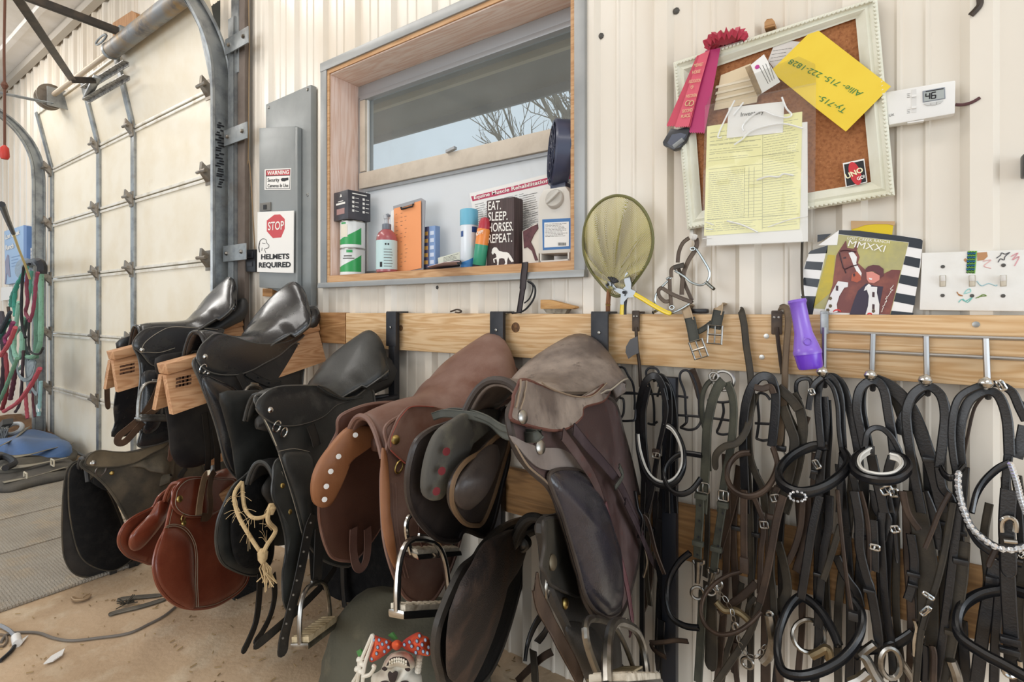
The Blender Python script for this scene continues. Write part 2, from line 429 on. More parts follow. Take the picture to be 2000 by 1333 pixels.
mk('lower_pane', *box_vf(x0+.045, x1-.02, yf+.012, yf+.016, z0+.02, 1.66), clearmat('hazy_glass', '#f2f5f7', 0, rough=.12, diffuse='#fbfbfb', dfac=.8), win, smooth=False)
for q in ((x0+.05, 1.73, z1-.065), (x0+.046, z0+.02, 1.655)):
    mk('glazing_bead', *box_vf(q[0], q[0]+.009, yf+.004, yf+.014, q[1], q[2]), WHITE, win)

# outside: porch roof, tree
pr = thing('porch_roof', None, None, (-1, 1.5, 2.9), kind='structure')
ROOFU = mat('porch_underside', '#77746d', .8, var='#6a665e', vscale=2)
v, f = obox_vf((-1.5, 1.29, 3.33), (5, 0, 0), (0, 1.15, -.27), (0, .006, .025))
mk('roof_deck', v, f, ROOFU, pr)
for yy, zz in ((1.62, 3.2), (1.98, 3.115)):
    mk('purlin', *box_vf(-6.5, 3.5, yy, yy+.045, zz-.03, zz+.03), mat('purlin_wood', '#a79a80', .8), pr)
mk('fascia', *box_vf(-6.5, 3.5, 2.4, 2.43, 2.97, 3.09), mat('porch_fascia', '#77787a', .7), pr)
tb = MB(); tr0 = MB(); rnd = random.Random(11)
def branch(p, d, L_, r, lv):
    pts = [p]; q = V(p); dd = V(d)
    for i in range(4):
        dd = (dd+V((rnd.uniform(-.25, .25), rnd.uniform(-.25, .25), rnd.uniform(-.1, .18)))).normalized(); q = q+dd*L_/4; pts.append(q.copy())
    (tr0 if lv == 0 else tb).add(tube_vf(pts, r, 5 if lv < 2 else 3, rf=lambda t: 1-.5*t))
    if lv < 4:
        for i in range(5 if lv else 9):
            k = rnd.uniform(.25, 1.0); a = pts[min(int(k*4), 3)].lerp(pts[min(int(k*4)+1, 4)], (k*4) % 1)
            e = V((rnd.uniform(-1, 1), rnd.uniform(-1, 1), rnd.uniform(-.15, .9)))
            branch(a, (dd*.55+e*.75).normalized(), L_*rnd.uniform(.42, .62), r*.5, lv+1)
tx = W(1190, 300, -9.0)
BARK = mat('pale_bark', '#8f8676', .9, var='#6f675a', vscale=4)
tree = thing('bare_tree', 'bare branching tree outdoors behind the window glass', 'tree', (tx.x, tx.y, -.12))
branch(V((tx.x, tx.y, -.12)), V((-.05, 0, 1)), 5.4, .16, 0)
branch(V((tx.x, tx.y, 2.2)), V((-.75, .1, .6)), 4.0, .08, 1); branch(V((tx.x, tx.y, 1.7)), V((-.9, 0, .45)), 3.6, .07, 1)
branch(V((tx.x, tx.y, 3.0)), V((-.5, -.2, .8)), 4.0, .07, 1)
tr0.mk('trunk', BARK, tree); tb.mk('branches', BARK, tree)

# ---- overhead door
DOORM = mat('door_skin', '#ece4d2', .5, var='#e0d2b6', vscale=2.5, vlo=.45, vhi=.75, var2='#bfa37c', v2scale=4.5, v2lo=.68, v2hi=1.0, bump=.08, bscale=250)
RAILM = mat('door_joint', '#e4e0d6', .4, var='#c7bda9', vscale=9)
HINGEM = mat('hinge_steel', '#8f877c', .45, .7, var='#6e5f4e', vscale=18)
door = thing('door_1', None, None, ((DX0+DX1)/2, .02, 0), kind='structure')
SEC = .465; YD = -.004
tilt = .10
def dp(x, z, out=0.0):
    """Point on the door's inner face; the top section leans into the room."""
    k = max(0, z-5*SEC)/SEC
    return V((x, YD-out-tilt*k, z))
for i in range(6):
    za, zb = i*SEC+.004, (i+1)*SEC-.004
    pts = [dp(DX0+.02, za), dp(DX1, za), dp(DX1, zb), dp(DX0+.02, zb)]
    v = pts+[p+V((0, .045, 0)) for p in pts]
    mk('panel', v, [(0, 1, 2, 3), (7, 6, 5, 4), (0, 4, 5, 1), (1, 5, 6, 2), (2, 6, 7, 3), (3, 7, 4, 0)], DOORM, door, smooth=False)
    for z, nm in ((za+.006, 'joint_strip'), (zb-.012, 'joint_strip')):
        if (i == 0 and z < .1): continue
        a = dp(DX0+.02, z, .004); b = dp(DX1, z, .004)
        mk(nm, *obox_vf((a+b)/2, (b-a)/2, (0, .005, 0), (0, 0, .0085)), RAILM, door, bevel=.002)
STX = [-4.62, -3.99]
for xx in STX+[DX0+.03, DX1-.03]:
    for i in range(6):
        a = dp(xx, i*SEC+.006, .008); b = dp(xx, (i+1)*SEC-.006, .008)
        mk('stile', *obox_vf((a+b)/2, (.027, 0, 0), (0, .009, 0), (b-a)/2), GALV, door, bevel=.003)
def hinge(xx, z, s=1.0):
    c = dp(xx, z, .02); hb = MB()
    hb.add(obox_vf(c, (.028*s, 0, 0), (0, .003, 0), (0, 0, .05*s)))
    hb.add(prism_vf([c+V((-.025*s, -.002, -.035*s)), c+V((.025*s, -.002, -.035*s)), c+V((.012*s, -.04*s, .008*s)), c+V((-.012*s, -.04*s, .008*s)), c+V((-.025*s, -.002, .045*s)), c+V((.025*s, -.002, .045*s))][:4], (0, .004, .05*s)))
    hb.add(tube_vf([c+V((-.045*s, -.034*s, .012*s)), c+V((.045*s, -.034*s, .012*s))], .009*s, 8))
    hb.mk('hinge', HINGEM, door)
for i in range(1, 6):
    for xx in STX: hinge(xx, i*SEC)
    hinge(DX0+.02, i*SEC, 1.15); hinge(DX1-.08, i*SEC, 1.1)
mk('bottom_seal', *box_vf(DX0, DX1, -.02, .05, 0, .014), mat('seal_grey', '#8a8d90', .6), door)
# tracks
TRR = .42
def track(xx, name, label, w):
    t = thing(name, label, 'door track', (xx, -.08, 0))
    path = [(xx, -.077, z) for z in (.01, .7, 1.4, 1.9, 2.1, 2.2)]+[(xx, -.08, 2.28)]
    for k in range(1, 9):
        a = math.pi/2*k/8*.93; path.append((xx, -.08-TRR*1.25*(1-math.cos(a)), 2.28+TRR*1.3*math.sin(a)))
    path += [(xx, path[-1][1]-k*.15, path[-1][2]+.004*k) for k in (1, 3, 8, 12)]
    for dx, ww, th, nm in ((0, w, .004, 'web'),):
        P = path
        b = MB()
        b.add(strap_vf(P, ww, .005, side=(0, -1, .001), sm=3))
        mk(nm, b.v, b.f, GALV, t, smooth=False)
        b = MB(); b.add(tube_vf([(p[0]+.015, p[1]-ww/2+.0, p[2]) for p in P], .012, 6, sm=3)); b.mk('rolled_lip', GALV, t)
        b = MB(); b.add(tube_vf([(p[0]+.015, p[1]+ww/2, p[2]) for p in P], .009, 6, sm=3)); b.mk('rolled_lip', GALV, t)
    return t
tl = track(DX0-.07, 'door_track', 'dull steel curved door track beside the hanging halters', .07)
tr = track(DX1+.16, 'door_track', 'wide galvanized door track with stamped label beside the electrical box', .09)
# jamb angle steel of the doorway and mounting plates
ang = mk('jamb_angle', *MB().add(box_vf(DX1+.2, DX1+.26, -.06, -.054, 0, 2.6)).add(box_vf(DX1+.255, DX1+.261, -.06, -.02, 0, 2.6)).__dict__.values(), m=GALV, parent=tr, smooth=False)
mk('jamb_post', *box_vf(DX1+.262, DX1+.33, -.045, -.02, 0, 2.9), mat('dark_jamb', '#6e6259', .7, var='#54483f', vscale=5), tr, bevel=.004)
for (x, y) in ((438, 272), (440, 95), (436, 497)):
    p = W(x, y, .07)
    mk('mount_plate', *MB().add(obox_vf(p+V((.12, -.004, 0)), (.11, 0, 0), (0, .003, 0), (0, 0, .04))).__dict__.values(), m=GALV, parent=tr, bevel=.002)
    for dx in (.05, .19):
        mk('bolt', *lathe_vf([(.011, 0), (.011, .006), (.006, .012)], p+V((dx, -.006, 0)), 6, (0, -1, 0)), STEEL, tr)
mk('wall_channel', *MB().add(obox_vf(W(466, 20, .03), (.035, 0, 0), (0, .02, 0), (0, 0, .33))).__dict__.values(), m=GALV, parent=tr, bevel=.003)
lbb = MB()
rr = random.Random(3)
for k in range(26):
    z = 1.75+k*.013+rr.uniform(0, .004)
    lbb.add(obox_vf((DX1+.165, -.085+rr.uniform(-.012, .012), z), (.0005, 0, 0), (0, rr.uniform(.006, .018), 0), (0, 0, .0035)))
lbb.mk('stamped_print', INK, tr)
# torsion tube, shaft, drum
pa, pb = W(219, 98, .16), W(219, 98, .16)+V((1.3, 0, 0))
sp = thing('torsion_spring', 'fat grey spring tube mounted above the overhead door', 'spring', pa)
sp_m = mat('spring_tube', '#8f9193', .5, .5, var='#a08763', vscale=6, var2='#6e6e70', v2scale=11)
mk('tube', *tube_vf([pa, pb], .047, 20), sp_m, sp)
mk('end_cone', *lathe_vf([(.05, 0), (.052, .02), (.04, .05), (.02, .06)], pa, 20, (-1, 0, 0)), GALV, sp)
mk('winding_loop', *tube_vf(ring_pts(pa+V((-.02, -.05, .05)), (.09, 0, .0), (0, 0, .018), 16), .006, 6, closed=True), GALV, sp)
sh = W(97, 195, .16)
mk('shaft', *tube_vf([pa, V((sh.x-.05, pa.y, pa.z))], .017, 12), mat('shaft_pale', '#cbb9a2', .5, .3), sp)
mk('cable_drum', *lathe_vf([(.03, -.05), (.085, -.045), (.085, -.03), (.06, -.02), (.06, .03), (.09, .04), (.09, .055), (.03, .06)], (sh.x, pa.y, pa.z), 24, (1, 0, 0)), mat('drum_metal', '#8d8377', .5, .6, var='#6a5a49', vscale=12), sp)
mk('bearing_plate', *box_vf(sh.x+.1, sh.x+.11, -.2, -.02, pa.z-.09, pa.z+.05), GALV, sp)
mk('support_strip', *beam_vf((sh.x+.1, -.16, pa.z-.07), (sh.x-.1, -.75, pa.z-.05), .05, .006), GALV, sp)
wp = wpoly('mounting_plank', [(220, 45), (257, 21), (265, 26), (266, 100), (222, 116)], .05, .04, wood('plank_brown', '#b98a5f', '#a37448', '#c99c70', 'z', 1, .7, knots=False), label='short brown plank fixed to the wall behind the grey spring tube', cat='plank')
# opener rail and arm
op = thing('door_opener', 'dark steel opener rail and bent arm hung above the garage door', 'door opener', W(240, 62, .1))
RAILD = mat('opener_rail', '#3d3936', .5, .5, var='#5a4f45', vscale=9)
q0 = W(243, 66, .1); q1 = V((q0.x-.02, -1.9, q0.z+.02))
mk('rail', *beam_vf(q0, q1, .03, .045), RAILD, op, bevel=.003)
mk('rail_bracket', *MB().add(obox_vf(q0+V((.0, -.005, -.0)), (.028, 0, 0), (0, .03, 0), (0, 0, .035))).__dict__.values(), m=GALV, parent=op, bevel=.006)
d0, d1, d2 = W(186, 157, .20), W(141, 156, .34), W(28, -12, .82)
mk('arm', *beam_vf(d1, d2, .012, .036, (0, 1, 0.3)), RAILD, op, bevel=.002); mk('arm', *beam_vf(d0, d1, .012, .036, (0, .2, 1)), RAILD, op, bevel=.002)
for k in range(6):
    p = d1.lerp(d2, .15+.07*k); mk('arm_hole', *lathe_vf([(.007, 0), (.007, .002)], p+V((.008, -.004, 0)), 8, (1, -.7, 0)), PAPER, op)
for s, (a, b) in ((0, ((162, 172), (246, 120))), (1, ((166, 195), (248, 147)))):
    aa, bb = W(*a, .16), W(*b, .13)
    mk('perforated_angle', *MB().add(beam_vf(aa, bb, .034, .004)).add(beam_vf(aa+V((0, .015, -.012)), bb+V((0, .015, -.012)), .004, .024)).__dict__.values(), m=mat('perforated_steel', '#a3a19c', .45, .5, var='#6e6c69', vscale=60, vlo=.5, vhi=.55), parent=op)
mk('clevis', *MB().add(beam_vf(W(190, 150, .2), W(168, 195, .15), .04, .02)).__dict__.values(), m=GALV, parent=op, bevel=.004)
rp = thing('release_cord', 'thin brown pull cord with red handle beside the opener arm', 'cord', W(9, 300, .9))
mk('cord', *tube_vf([W(10, -20, .9), W(8, 100, .9), W(9, 165, .9), W(9, 298, .9)], .004, 6, sm=4), mat('brown_cord', '#6b4535', .8), rp)
mk('handle', *lathe_vf([(.004, .03), (.012, .02), (.014, -.01), (.01, -.02)], W(9, 300, .9), 10), mat('red_handle', '#c4372b', .5), rp)
mk('knot', *lathe_vf([(.006, -.012), (.011, 0), (.006, .012)], W(9, 167, .9), 8), mat('brown_cord', '', .8), rp)

# ---- boards on the wall
PINE = wood('pine_board', '#dcba8e', '#c89e6c', '#e4c9a2', 'x', 1.6, .55)
PINED = wood('aged_pine', '#b08253', '#94673b', '#c19a6b', 'x', 1.1, .65)
BX0 = W(693, 640).x
mk('wall_board', *box_vf(BX0, 2.2, -.045, -.019, .974, 1.112), PINE, bevel=.004, label='long pine board screwed along the wall under the window', cat='board')
mk('wall_board', *box_vf(W(619, 640).x, BX0-.004, -.045, -.019, .985, 1.114), PINED, bevel=.004, label='short darker board end behind the wooden saddle racks', cat='board')
mk('wall_board', *box_vf(-1.3, 2.2, -.045, -.019, .478, .618), wood('low_pine', '#9d7548', '#83603a', '#b08a5e', 'x', 1.1, .7), bevel=.004, label='lower pine board low on the wall behind the hanging bridles', cat='board')
for (x, y, r_), lab in (((1007, 640, .016), 'round dark knot'), ((783, 641, .011), 'small dark knot')):
    o_ = bpy.data.objects['wall_board']; p = W(x, y, .0452)
    mk('knot', *lathe_vf([(r_, 0), (r_*.9, .0006), (r_*.2, .0008)], p, 18, (0, -1, 0)), mat('knot_wood', '#5b3d24', .7, var='#8a6237', vscale=70), o_)
scb = [(1497, 657), (1488, 698), (1906, 634), (1007, 640), (780, 640)]
# ---- dirt and debris
dm = MB(); rr = random.Random(5)
for k in range(900):
    x = rr.uniform(-3.4, .2); y = rr.uniform(-1.1, -.02) if rr.random() < .7 else rr.uniform(-.35, -.02)
    a = rr.uniform(0, 6.3); l = rr.uniform(.002, .011); 
    dm.add(obox_vf((x, y, .004), (math.cos(a)*l, math.sin(a)*l, 0), (-math.sin(a)*.0018, math.cos(a)*.001, 0), (0, 0, .001)))
dm.mk('straw_debris', mat('straw_bits', '#a98f66', .9, var='#5e4a33', vscale=3), kind='stuff', label='scattered straw bits on the dirt floor', cat='straw')
# ================================================================ SADDLES
def leather(name, col, dust=None, dlo=.5, dhi=.8, rough=.36, dscale=9, bump=.12, scuff=None, coat=.15, drough=.75):
    return mat(name, col, rough, var=dust, vscale=dscale, vlo=dlo, vhi=dhi, bump=bump, bscale=260, var2=scuff, v2scale=38, v2lo=.6, v2hi=.78, coat=coat, rough2=drough)
BLK = leather('black_leather', '#232326', '#35342f', .45, .8, .24, coat=.45, drough=.4)
BLKM = leather('black_leather_matte', '#272626', '#423e39', .45, .8, .5, coat=0)
BLKS = leather('black_strap_leather', '#23211f', '#3d372f', .45, .75, .5, coat=.05)
FELT = mat('black_wool_panel', '#131314', .95, var='#201f1e', vscale=30, spec=.2, bump=.4, bscale=120)
EDGE = leather('painted_glint_edge', '#474643', '#5c5852', .45, .8, .35, coat=.3, drough=.5)  # lighter than the black leather: edge highlights put into the welt colour
STITCH = mat('pale_stitching', '#a49a8a', .8)
class Sad:
    def __init__(s, name, label, pc, pp, N0=.075, N1=.165, NH=.55, z0=None, group='saddles on the wall racks'):
        """pc / pp: (px, distance from the wall) of the cantle and of the pommel; they fix the saddle's vertical mid plane."""
        a = W(pc[0], 700, pc[1]); b = W(pp[0], 700, pp[1])
        s.A = V((a.x, a.y, 0)); s.dir = V((b.x-a.x, b.y-a.y, 0)); s.L = s.dir.length; s.dir.normalize()
        s.lat = V((0, 0, 1)).cross(s.dir)                 # towards the near side (+x)
        if s.lat.x < 0: s.lat = -s.lat
        s.N0, s.N1, s.NH = N0, N1, NH
        s.z0 = z0
        s.o = thing(name, label, 'saddle', (a.x, (a.y+b.y)/2, 0.0), group)
    def N(s, z):
        h = min(1.3, max(-.3, (s.z0-z)/s.NH)); k = max(0, h); k = k**.75 if k < 1 else 1+.3*(k-1)
        return s.N0+(s.N1-s.N0)*k
    def at(s, a, n, z): return s.A+s.dir*a+s.lat*n+V((0, 0, z))
    def hit(s, px, py, n):
        r = ray(px, py); p0 = s.A+s.lat*n; t = (p0-CAM).dot(s.lat)/r.dot(s.lat)
        p = CAM+r*t; return ((p-s.A).dot(s.dir), p.z)
    def on(s, q, side=1, off=0.0):
        """Pixel -> (along, height) on the flap surface of one side."""
        n = s.N1*.7
        for _ in range(7):
            a, z = s.hit(q[0], q[1], side*n); n = s.N(z)+off
        return (a, z)
    def tr(s, z, pts, side=1, off=0.0): return [s.on(z(q), side, off) for q in pts]
    def surf(s, side, off=0.0): return lambda a, z, h: s.at(a, side*(s.N(z)+off+h), z)
    def p3(s, z, q, off=0.0, side=1):
        a, zz = s.on(z(q), side, off); return s.at(a, side*(s.N(zz)+off), zz)
    def pad(s, name, out, m, side=1, off=0.0, th=.006, bulge=0.0, parent=None, rings=6, n=64, **k):
        v, f = pad_vf(out, s.surf(side, off), th, bulge, rings, n, **k)
        return mk(name, v, f, m, parent or s.o, angle=math.radians(60))
    def welt(s, name, out, m, r=.004, side=1, off=.004, parent=None, closed=True):
        P = cr([V((*q, 0)) for q in out], 6, closed)
        return mk(name, *tube_vf([s.at(q.x, side*(s.N(q.y)+off), q.y) for q in P], r, 6, closed=closed), m, parent or s.o)
    def seat(s, z, prof, m, wf=1.0, W_=None, DR=None, bow=.045, rimdrop=1.0, under=None, name='seat'):
        """Loft the seat through the traced mid line (pommel first)."""
        P = [V((*s.hit(*z(q), 0.0), 0)) for q in prof]
        P = resample(cr(P, 8), 26, closed=False)
        s.prof = P
        W_ = W_ or [(0, .062), (.12, .072), (.32, .082), (.5, .105), (.68, .145), (.82, .165), (.93, .155), (1, .125)]
        DR = DR or [(0, .085), (.12, .075), (.32, .055), (.5, .05), (.68, .066), (.82, .08), (.93, .095), (1, .1)]
        ip = lambda T, t: next((a[1]+(b[1]-a[1])*(t-a[0])/(b[0]-a[0]) for a, b in zip(T, T[1:]) if a[0] <= t <= b[0]), T[-1][1])
        J = 17; v = []; f = []; nst = len(P)
        def row(i, shr=1.0, back=0.0, dz=0.0):
            t = i/(nst-1); w = ip(W_, t)*wf*shr; dr = ip(DR, t)*wf*(rimdrop if t > .6 else 1); c = bow*wf*max(0, (t-.5)/.5)**1.5
            pw = 2.0+.4*(1-t)
            for j in range(J):
                q = 2*j/(J-1)-1; aq = abs(q)
                dish = .016*wf*math.sin(math.pi*min(1, max(0, (t-.35)/.6)))*(math.cos(math.pi*min(1, aq*1.15))*-.5-.0)
                v.append(s.at(P[i].x-back+c*aq**2, q*w, P[i].y-dr*aq**pw+dish+dz))
        for i in range(nst): row(i)
        # rolled cantle rim then the underside
        row(nst-1, 1.03, .010, -.006); row(nst-1, 1.05, .014, -.022); row(nst-1, 1.02, .006, -.045); row(nst-1, .9, -.03, -.055)
        nr = nst+4
        for i in range(nr-1):
            for j in range(J-1):
                f.append((i*J+j, i*J+j+1, (i+1)*J+j+1, (i+1)*J+j))
        o = mk(name, v, f, m, s.o, angle=math.radians(70))
        md = o.modifiers.new('thick', 'SOLIDIFY'); md.thickness = .012; md.offset = -1 if True else 1
        s.seatv = v; s.J = J; s.nst = nst
        return o
    def seat_welt(s, m, frac=.93, r=.0035):
        """Piping where the seat meets the skirts."""
        for side in (1,):
            j = s.J-1
            pts = [s.seatv[i*s.J+j]+V((0, 0, .002)) for i in range(7, s.nst)]
            mk('welt', *tube_vf(pts, r, 6), m, s.o)
    def arch(s, m, r=.006, down=.0, name='pommel_piping'):
        """Rolled front edge of the pommel."""
        pts = [V(p) for p in s.seatv[:s.J]]
        mk(name, *tube_vf(pts, r, 8), m, s.o)
    def panels(s, m, t0=.05, t1=1.0, w=.05, h=.036, drop=.075, spread=.085, tail=.03, rise=0.0):
        """The two stuffed panels under the seat, showing behind the cantle and in the gullet."""
        zp, zc = s.prof[0].y, s.prof[-1].y; n = 22; K = 14
        for sd in (-1, 1):
            v = []; f = []
            for i in range(n+1):
                q = i/n; t = t0+(t1-t0)*q; k = t*(len(s.prof)-1); a = s.prof[min(int(k), len(s.prof)-2)].lerp(s.prof[min(int(k)+1, len(s.prof)-1)], k-min(int(k), len(s.prof)-2))
                zb = zp-drop-.055+(zc-zp-.05)*t; zt = max(a.y-.045-.03*t, zb+.03); e = min(1, q*6+.3, ((1-q)*9)**.5+.12 if q < 1 else .12)
                c = s.at(a.x-tail*t, sd*spread*(.5+.7*t**3), (zt+zb)/2); w_ = w*(.65+.35*t*t)
                for j in range(K):
                    g = 2*math.pi*j/K; v.append(c+s.lat*(math.cos(g)*w_*e)+V((0, 0, math.sin(g)*(zt-zb)/2*e)))
            for i in range(n):
                for j in range(K): f.append((i*K+j, i*K+(j+1) % K, (i+1)*K+(j+1) % K, (i+1)*K+j))
            f.append(tuple(range(K))); f.append(tuple(n*K+j for j in range(K)))
            mk('panel', v, f, m, s.o, angle=math.radians(70))
    def stud(s, z, q, m=CHROME, r=.009, off=.014, name='nail_head'):
        p = s.p3(z, q, off); nn = (s.lat*.9+s.dir*.25+V((0, 0, .2))).normalized()
        mk(name, *lathe_vf([(r, -.004), (r, .001), (r*.8, .003), (r*.3, .0045)], p, 14, nn), m, s.o)
    def dring(s, z, q, m=CHROME, r=.013, off=.012, name='dee_ring'):
        p = s.p3(z, q, off); u = s.dir*.95+V((0, 0, -.3)); mk(name, *tube_vf(ring_pts(p, u*r, V((0, 0, -1))*r*1.1, 16), .0025, 6, closed=True), m, s.o)
    def stitch(s, out, side=1, off=.0075, r=.0011, closed=False, m=None):
        P = cr([V((*q, 0)) for q in out], 5, closed)
        mk('stitching', *tube_vf([s.at(q.x, side*(s.N(q.y)+off), q.y) for q in P], r, 4, closed=closed), m or STITCH, s.o)
    def strap(s, name, z, pts, w, m, off=.02, th=.004, side=1, parent=None, re=False, offs=None):
        P = [s.p3(z, q, (offs[i] if offs else off), side) for i, q in enumerate(pts)]
        nn = s.lat*side
        return mk(name, *strap_vf(P, w, th, nrm=nn, round_end=re), m, parent or s.o)
def shrink(out, k, dx=0, dy=0):
    c = (sum(p[0] for p in out)/len(out), sum(p[1] for p in out)/len(out))
    return [(c[0]+(p[0]-c[0])*k+dx, c[1]+(p[1]-c[1])*k+dy) for p in out]
TREAD = mat('stirrup_tread', '#cdbb98', .8, var='#a08c68', vscale=40); TREADW = mat('stirrup_tread_white', '#e0d6c4', .7, var='#8a7c66', vscale=25)
def stirrup(name, label, apex, half, h, thk=.0065, m=STEEL, tread=TREAD, depthv=None, parent=None, w=.03, tilt=V((0, 0, 0)), cap_th=.012):
    """Stirrup iron. apex: top eye; half: half the tread as a vector; h: vector from the apex to the tread's middle."""
    apex, half, h = V(apex), V(half), V(h)
    fwd = half.cross(h).normalized()
    if parent is None: o = thing(name, label, 'stirrup', apex+h)
    else: o = thing(name, None, None, apex+h); 
    if parent is not None:
        o.parent = parent; o.location = V(ORG[o])-ORG[parent]
    arc = []
    for i in range(21):
        t = -1+2*i/20
        k = abs(t)
        arc.append(apex+h*(k**1.75)*1.0+half*(math.copysign(1, t)*math.sin(min(1, k**.62*1.02)*math.pi/2)))
    mk('bow', *tube_vf(arc, thk, 8), m, o)
    c = apex+h; dw = fwd*w
    mk('foot_plate', *obox_vf(c+h.normalized()*.006, half*1.06, dw, h.normalized()*.009), m, o, bevel=.006)
    b = MB(); b.add(obox_vf(c-h.normalized()*.007, half*.98, dw*.92, h.normalized()*cap_th*.5))
    for i in range(9):
        q = -0.88+1.76*i/8; b.add(obox_vf(c-h.normalized()*(.007+cap_th*.5)+half*q, half*.05, dw*.8, h.normalized()*.002))
    b.mk('tread', tread, o, bevel=.002)
    mk('eye', *obox_vf(apex-h.normalized()*.004, half.normalized()*.017, fwd*.004, h.normalized()*.007), m, o, bevel=.003)
    return o

# ---------------------------------------------------------------- S1: black saddle nearest the garage door
S = Sad('english_saddle', 'glossy black saddle on the wooden rack closest to the garage door', (452, .09), (262, .5), .07, .135, .5)
S.z0 = S.hit(*ZA((290, 452)), 0)[1]
S.seat(ZA, [(285, 455), (350, 438), (450, 430), (560, 425), (640, 405), (710, 350), (780, 275), (840, 195), (890, 135)], BLK, 1.0, rimdrop=1.25)
S.arch(BLK); S.seat_welt(EDGE)
S.panels(BLKM, .04, 1.0, .05, .05, .1, .068, tail=.05, rise=.07)
fl = S.tr(ZA, [(265, 580), (300, 670), (312, 780), (300, 900), (296, 1040), (312, 1140), (296, 1235), (390, 1235), (520, 1190), (640, 1100), (690, 900), (760, 620), (700, 520), (420, 520), (320, 540)])
for sd in (1, -1): S.pad('flap', fl, BLK, sd)
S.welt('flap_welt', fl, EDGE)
sk = S.tr(ZA, [(268, 578), (330, 490), (420, 465), (560, 462), (700, 470), (860, 482), (790, 560), (660, 640), (540, 690), (440, 717), (385, 705), (330, 640)], off=.02)
for sd in (1,): S.pad('skirt', sk, BLK, sd, .010, .005)
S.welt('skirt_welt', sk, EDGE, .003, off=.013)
S.stitch(S.tr(ZA, [(322, 610), (350, 560), (430, 500), (520, 464), (680, 470), (820, 480)], off=.02), off=.018, r=.0012); S.stitch(S.tr(ZA, [(310, 630), (360, 628), (440, 630), (540, 600)], off=.02), off=.018)
blk = S.tr(ZA, [(330, 760), (440, 745), (490, 800), (470, 980), (430, 1120), (340, 1160), (315, 1060), (322, 900)], off=.01)
S.pad('knee_roll', blk, BLK, 1, .006, .006, .012)
S.stud(ZA, (323, 612))
BRSTRAP = leather('brown_strap_leather', '#4a3423', '#6b4f38', .45, .75, .55, coat=0)
S.strap('stirrup_leather', ZA, [(465, 745), (440, 830), (400, 930), (330, 1040), (240, 1120), (175, 1175), (170, 1215), (215, 1210), (290, 1130), (330, 1085)], .026, BRSTRAP, .035)
S.strap('stirrup_leather', ZA, [(480, 770), (470, 880), (430, 980), (360, 1040)], .026, BRSTRAP, .045)
S.strap('stirrup_leather', ZA, [(525, 1075), (522, 1180), (515, 1270), (505, 1340)], .022, leather('tan_strap_leather', '#6b4a3a', '#8a6a55', .45, .75, .6, coat=0), .03, re=True)
S.strap('billet', ZA, [(120, 690), (100, 800), (98, 920), (105, 1000)], .02, BRSTRAP, .0, side=-1, re=True)
p0 = S.p3(ZA, (420, 822), .05); pL = S.p3(ZA, (298, 1055), .05); pR = S.p3(ZA, (540, 1055), .05)
stirrup('stirrup_iron', None, p0, (pR-pL)/2, (pL+pR)/2-p0, parent=S.o, tread=STEEL)

# ---------------------------------------------------------------- S2
S = Sad('english_saddle', 'glossy black dressage saddle with upright shiny cantle in front of the electrical box', (572, .11), (384, .53), .075, .15, .55)
S.z0 = S.hit(*ZB((195, 390)), 0)[1]
S.seat(ZB, [(188, 388), (250, 380), (320, 392), (400, 412), (480, 410), (550, 375), (620, 310), (690, 215), (735, 130), (765, 92)], BLK, 1.05, rimdrop=1.35)
S.arch(BLK); S.seat_welt(EDGE)
S.panels(BLK, .04, 1.0, .05, .05, .1, .068, tail=.06, rise=.08)
fl = S.tr(ZB, [(170, 560), (212, 690), (265, 830), (305, 950), (335, 1070), (358, 1160), (400, 1225), (450, 1255), (560, 1235), (690, 1120), (780, 940), (815, 700), (808, 470), (600, 480), (300, 520)])
for sd in (1, -1): S.pad('flap', fl, BLKM, sd)
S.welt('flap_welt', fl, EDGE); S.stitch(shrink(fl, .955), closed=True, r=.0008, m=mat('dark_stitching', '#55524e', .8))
sk = S.tr(ZB, [(205, 550), (225, 480), (270, 432), (320, 402), (420, 420), (520, 452), (640, 462), (760, 440), (850, 370), (830, 420), (760, 470), (690, 530), (600, 578), (540, 612), (470, 638), (400, 646), (320, 640), (250, 612)], off=.02)
for sd in (1,): S.pad('skirt', sk, BLK, sd, .010, .005)
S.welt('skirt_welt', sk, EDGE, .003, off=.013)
blk = S.tr(ZB, [(225, 665), (340, 688), (430, 735), (472, 810), (465, 1000), (452, 1190), (410, 1225), (355, 1110), (310, 930)], off=.01)
S.pad('knee_roll', blk, BLK, 1, .006, .006, .018); S.welt('knee_welt', blk, BLK, .0025, off=.010)
S.stud(ZB, (243, 536)); S.stud(ZB, (262, 635), r=.006, off=.01); S.dring(ZB, (232, 610))
S.strap('stirrup_leather', ZB, [(445, 640), (480, 710), (510, 780)], .026, BLKS, .03)
S.strap('billet', ZB, [(490, 630), (560, 670), (640, 700), (690, 700)], .026, BLKM, .012)
for q in ((560, 660), (625, 692)): S.stud(ZB, q, BLACKPL, .003, .016, 'strap_hole')
S.strap('girth_strap', ZB, [(240, 870), (255, 1000), (262, 1100), (258, 1210)], .026, BLKS, .0, side=-1)
S.strap('girth_strap', ZB, [(300, 960), (315, 1080), (318, 1210)], .026, BLKS, .0, side=-1)
p0 = S.p3(ZB, (535, 710), .04); pL = S.p3(ZB, (450, 990), .05); pR = S.p3(ZB, (600, 1000), .05)
stirrup('stirrup_iron', None, p0, (pR-pL)/2, (pL+pR)/2-p0, parent=S.o, tread=TREAD)

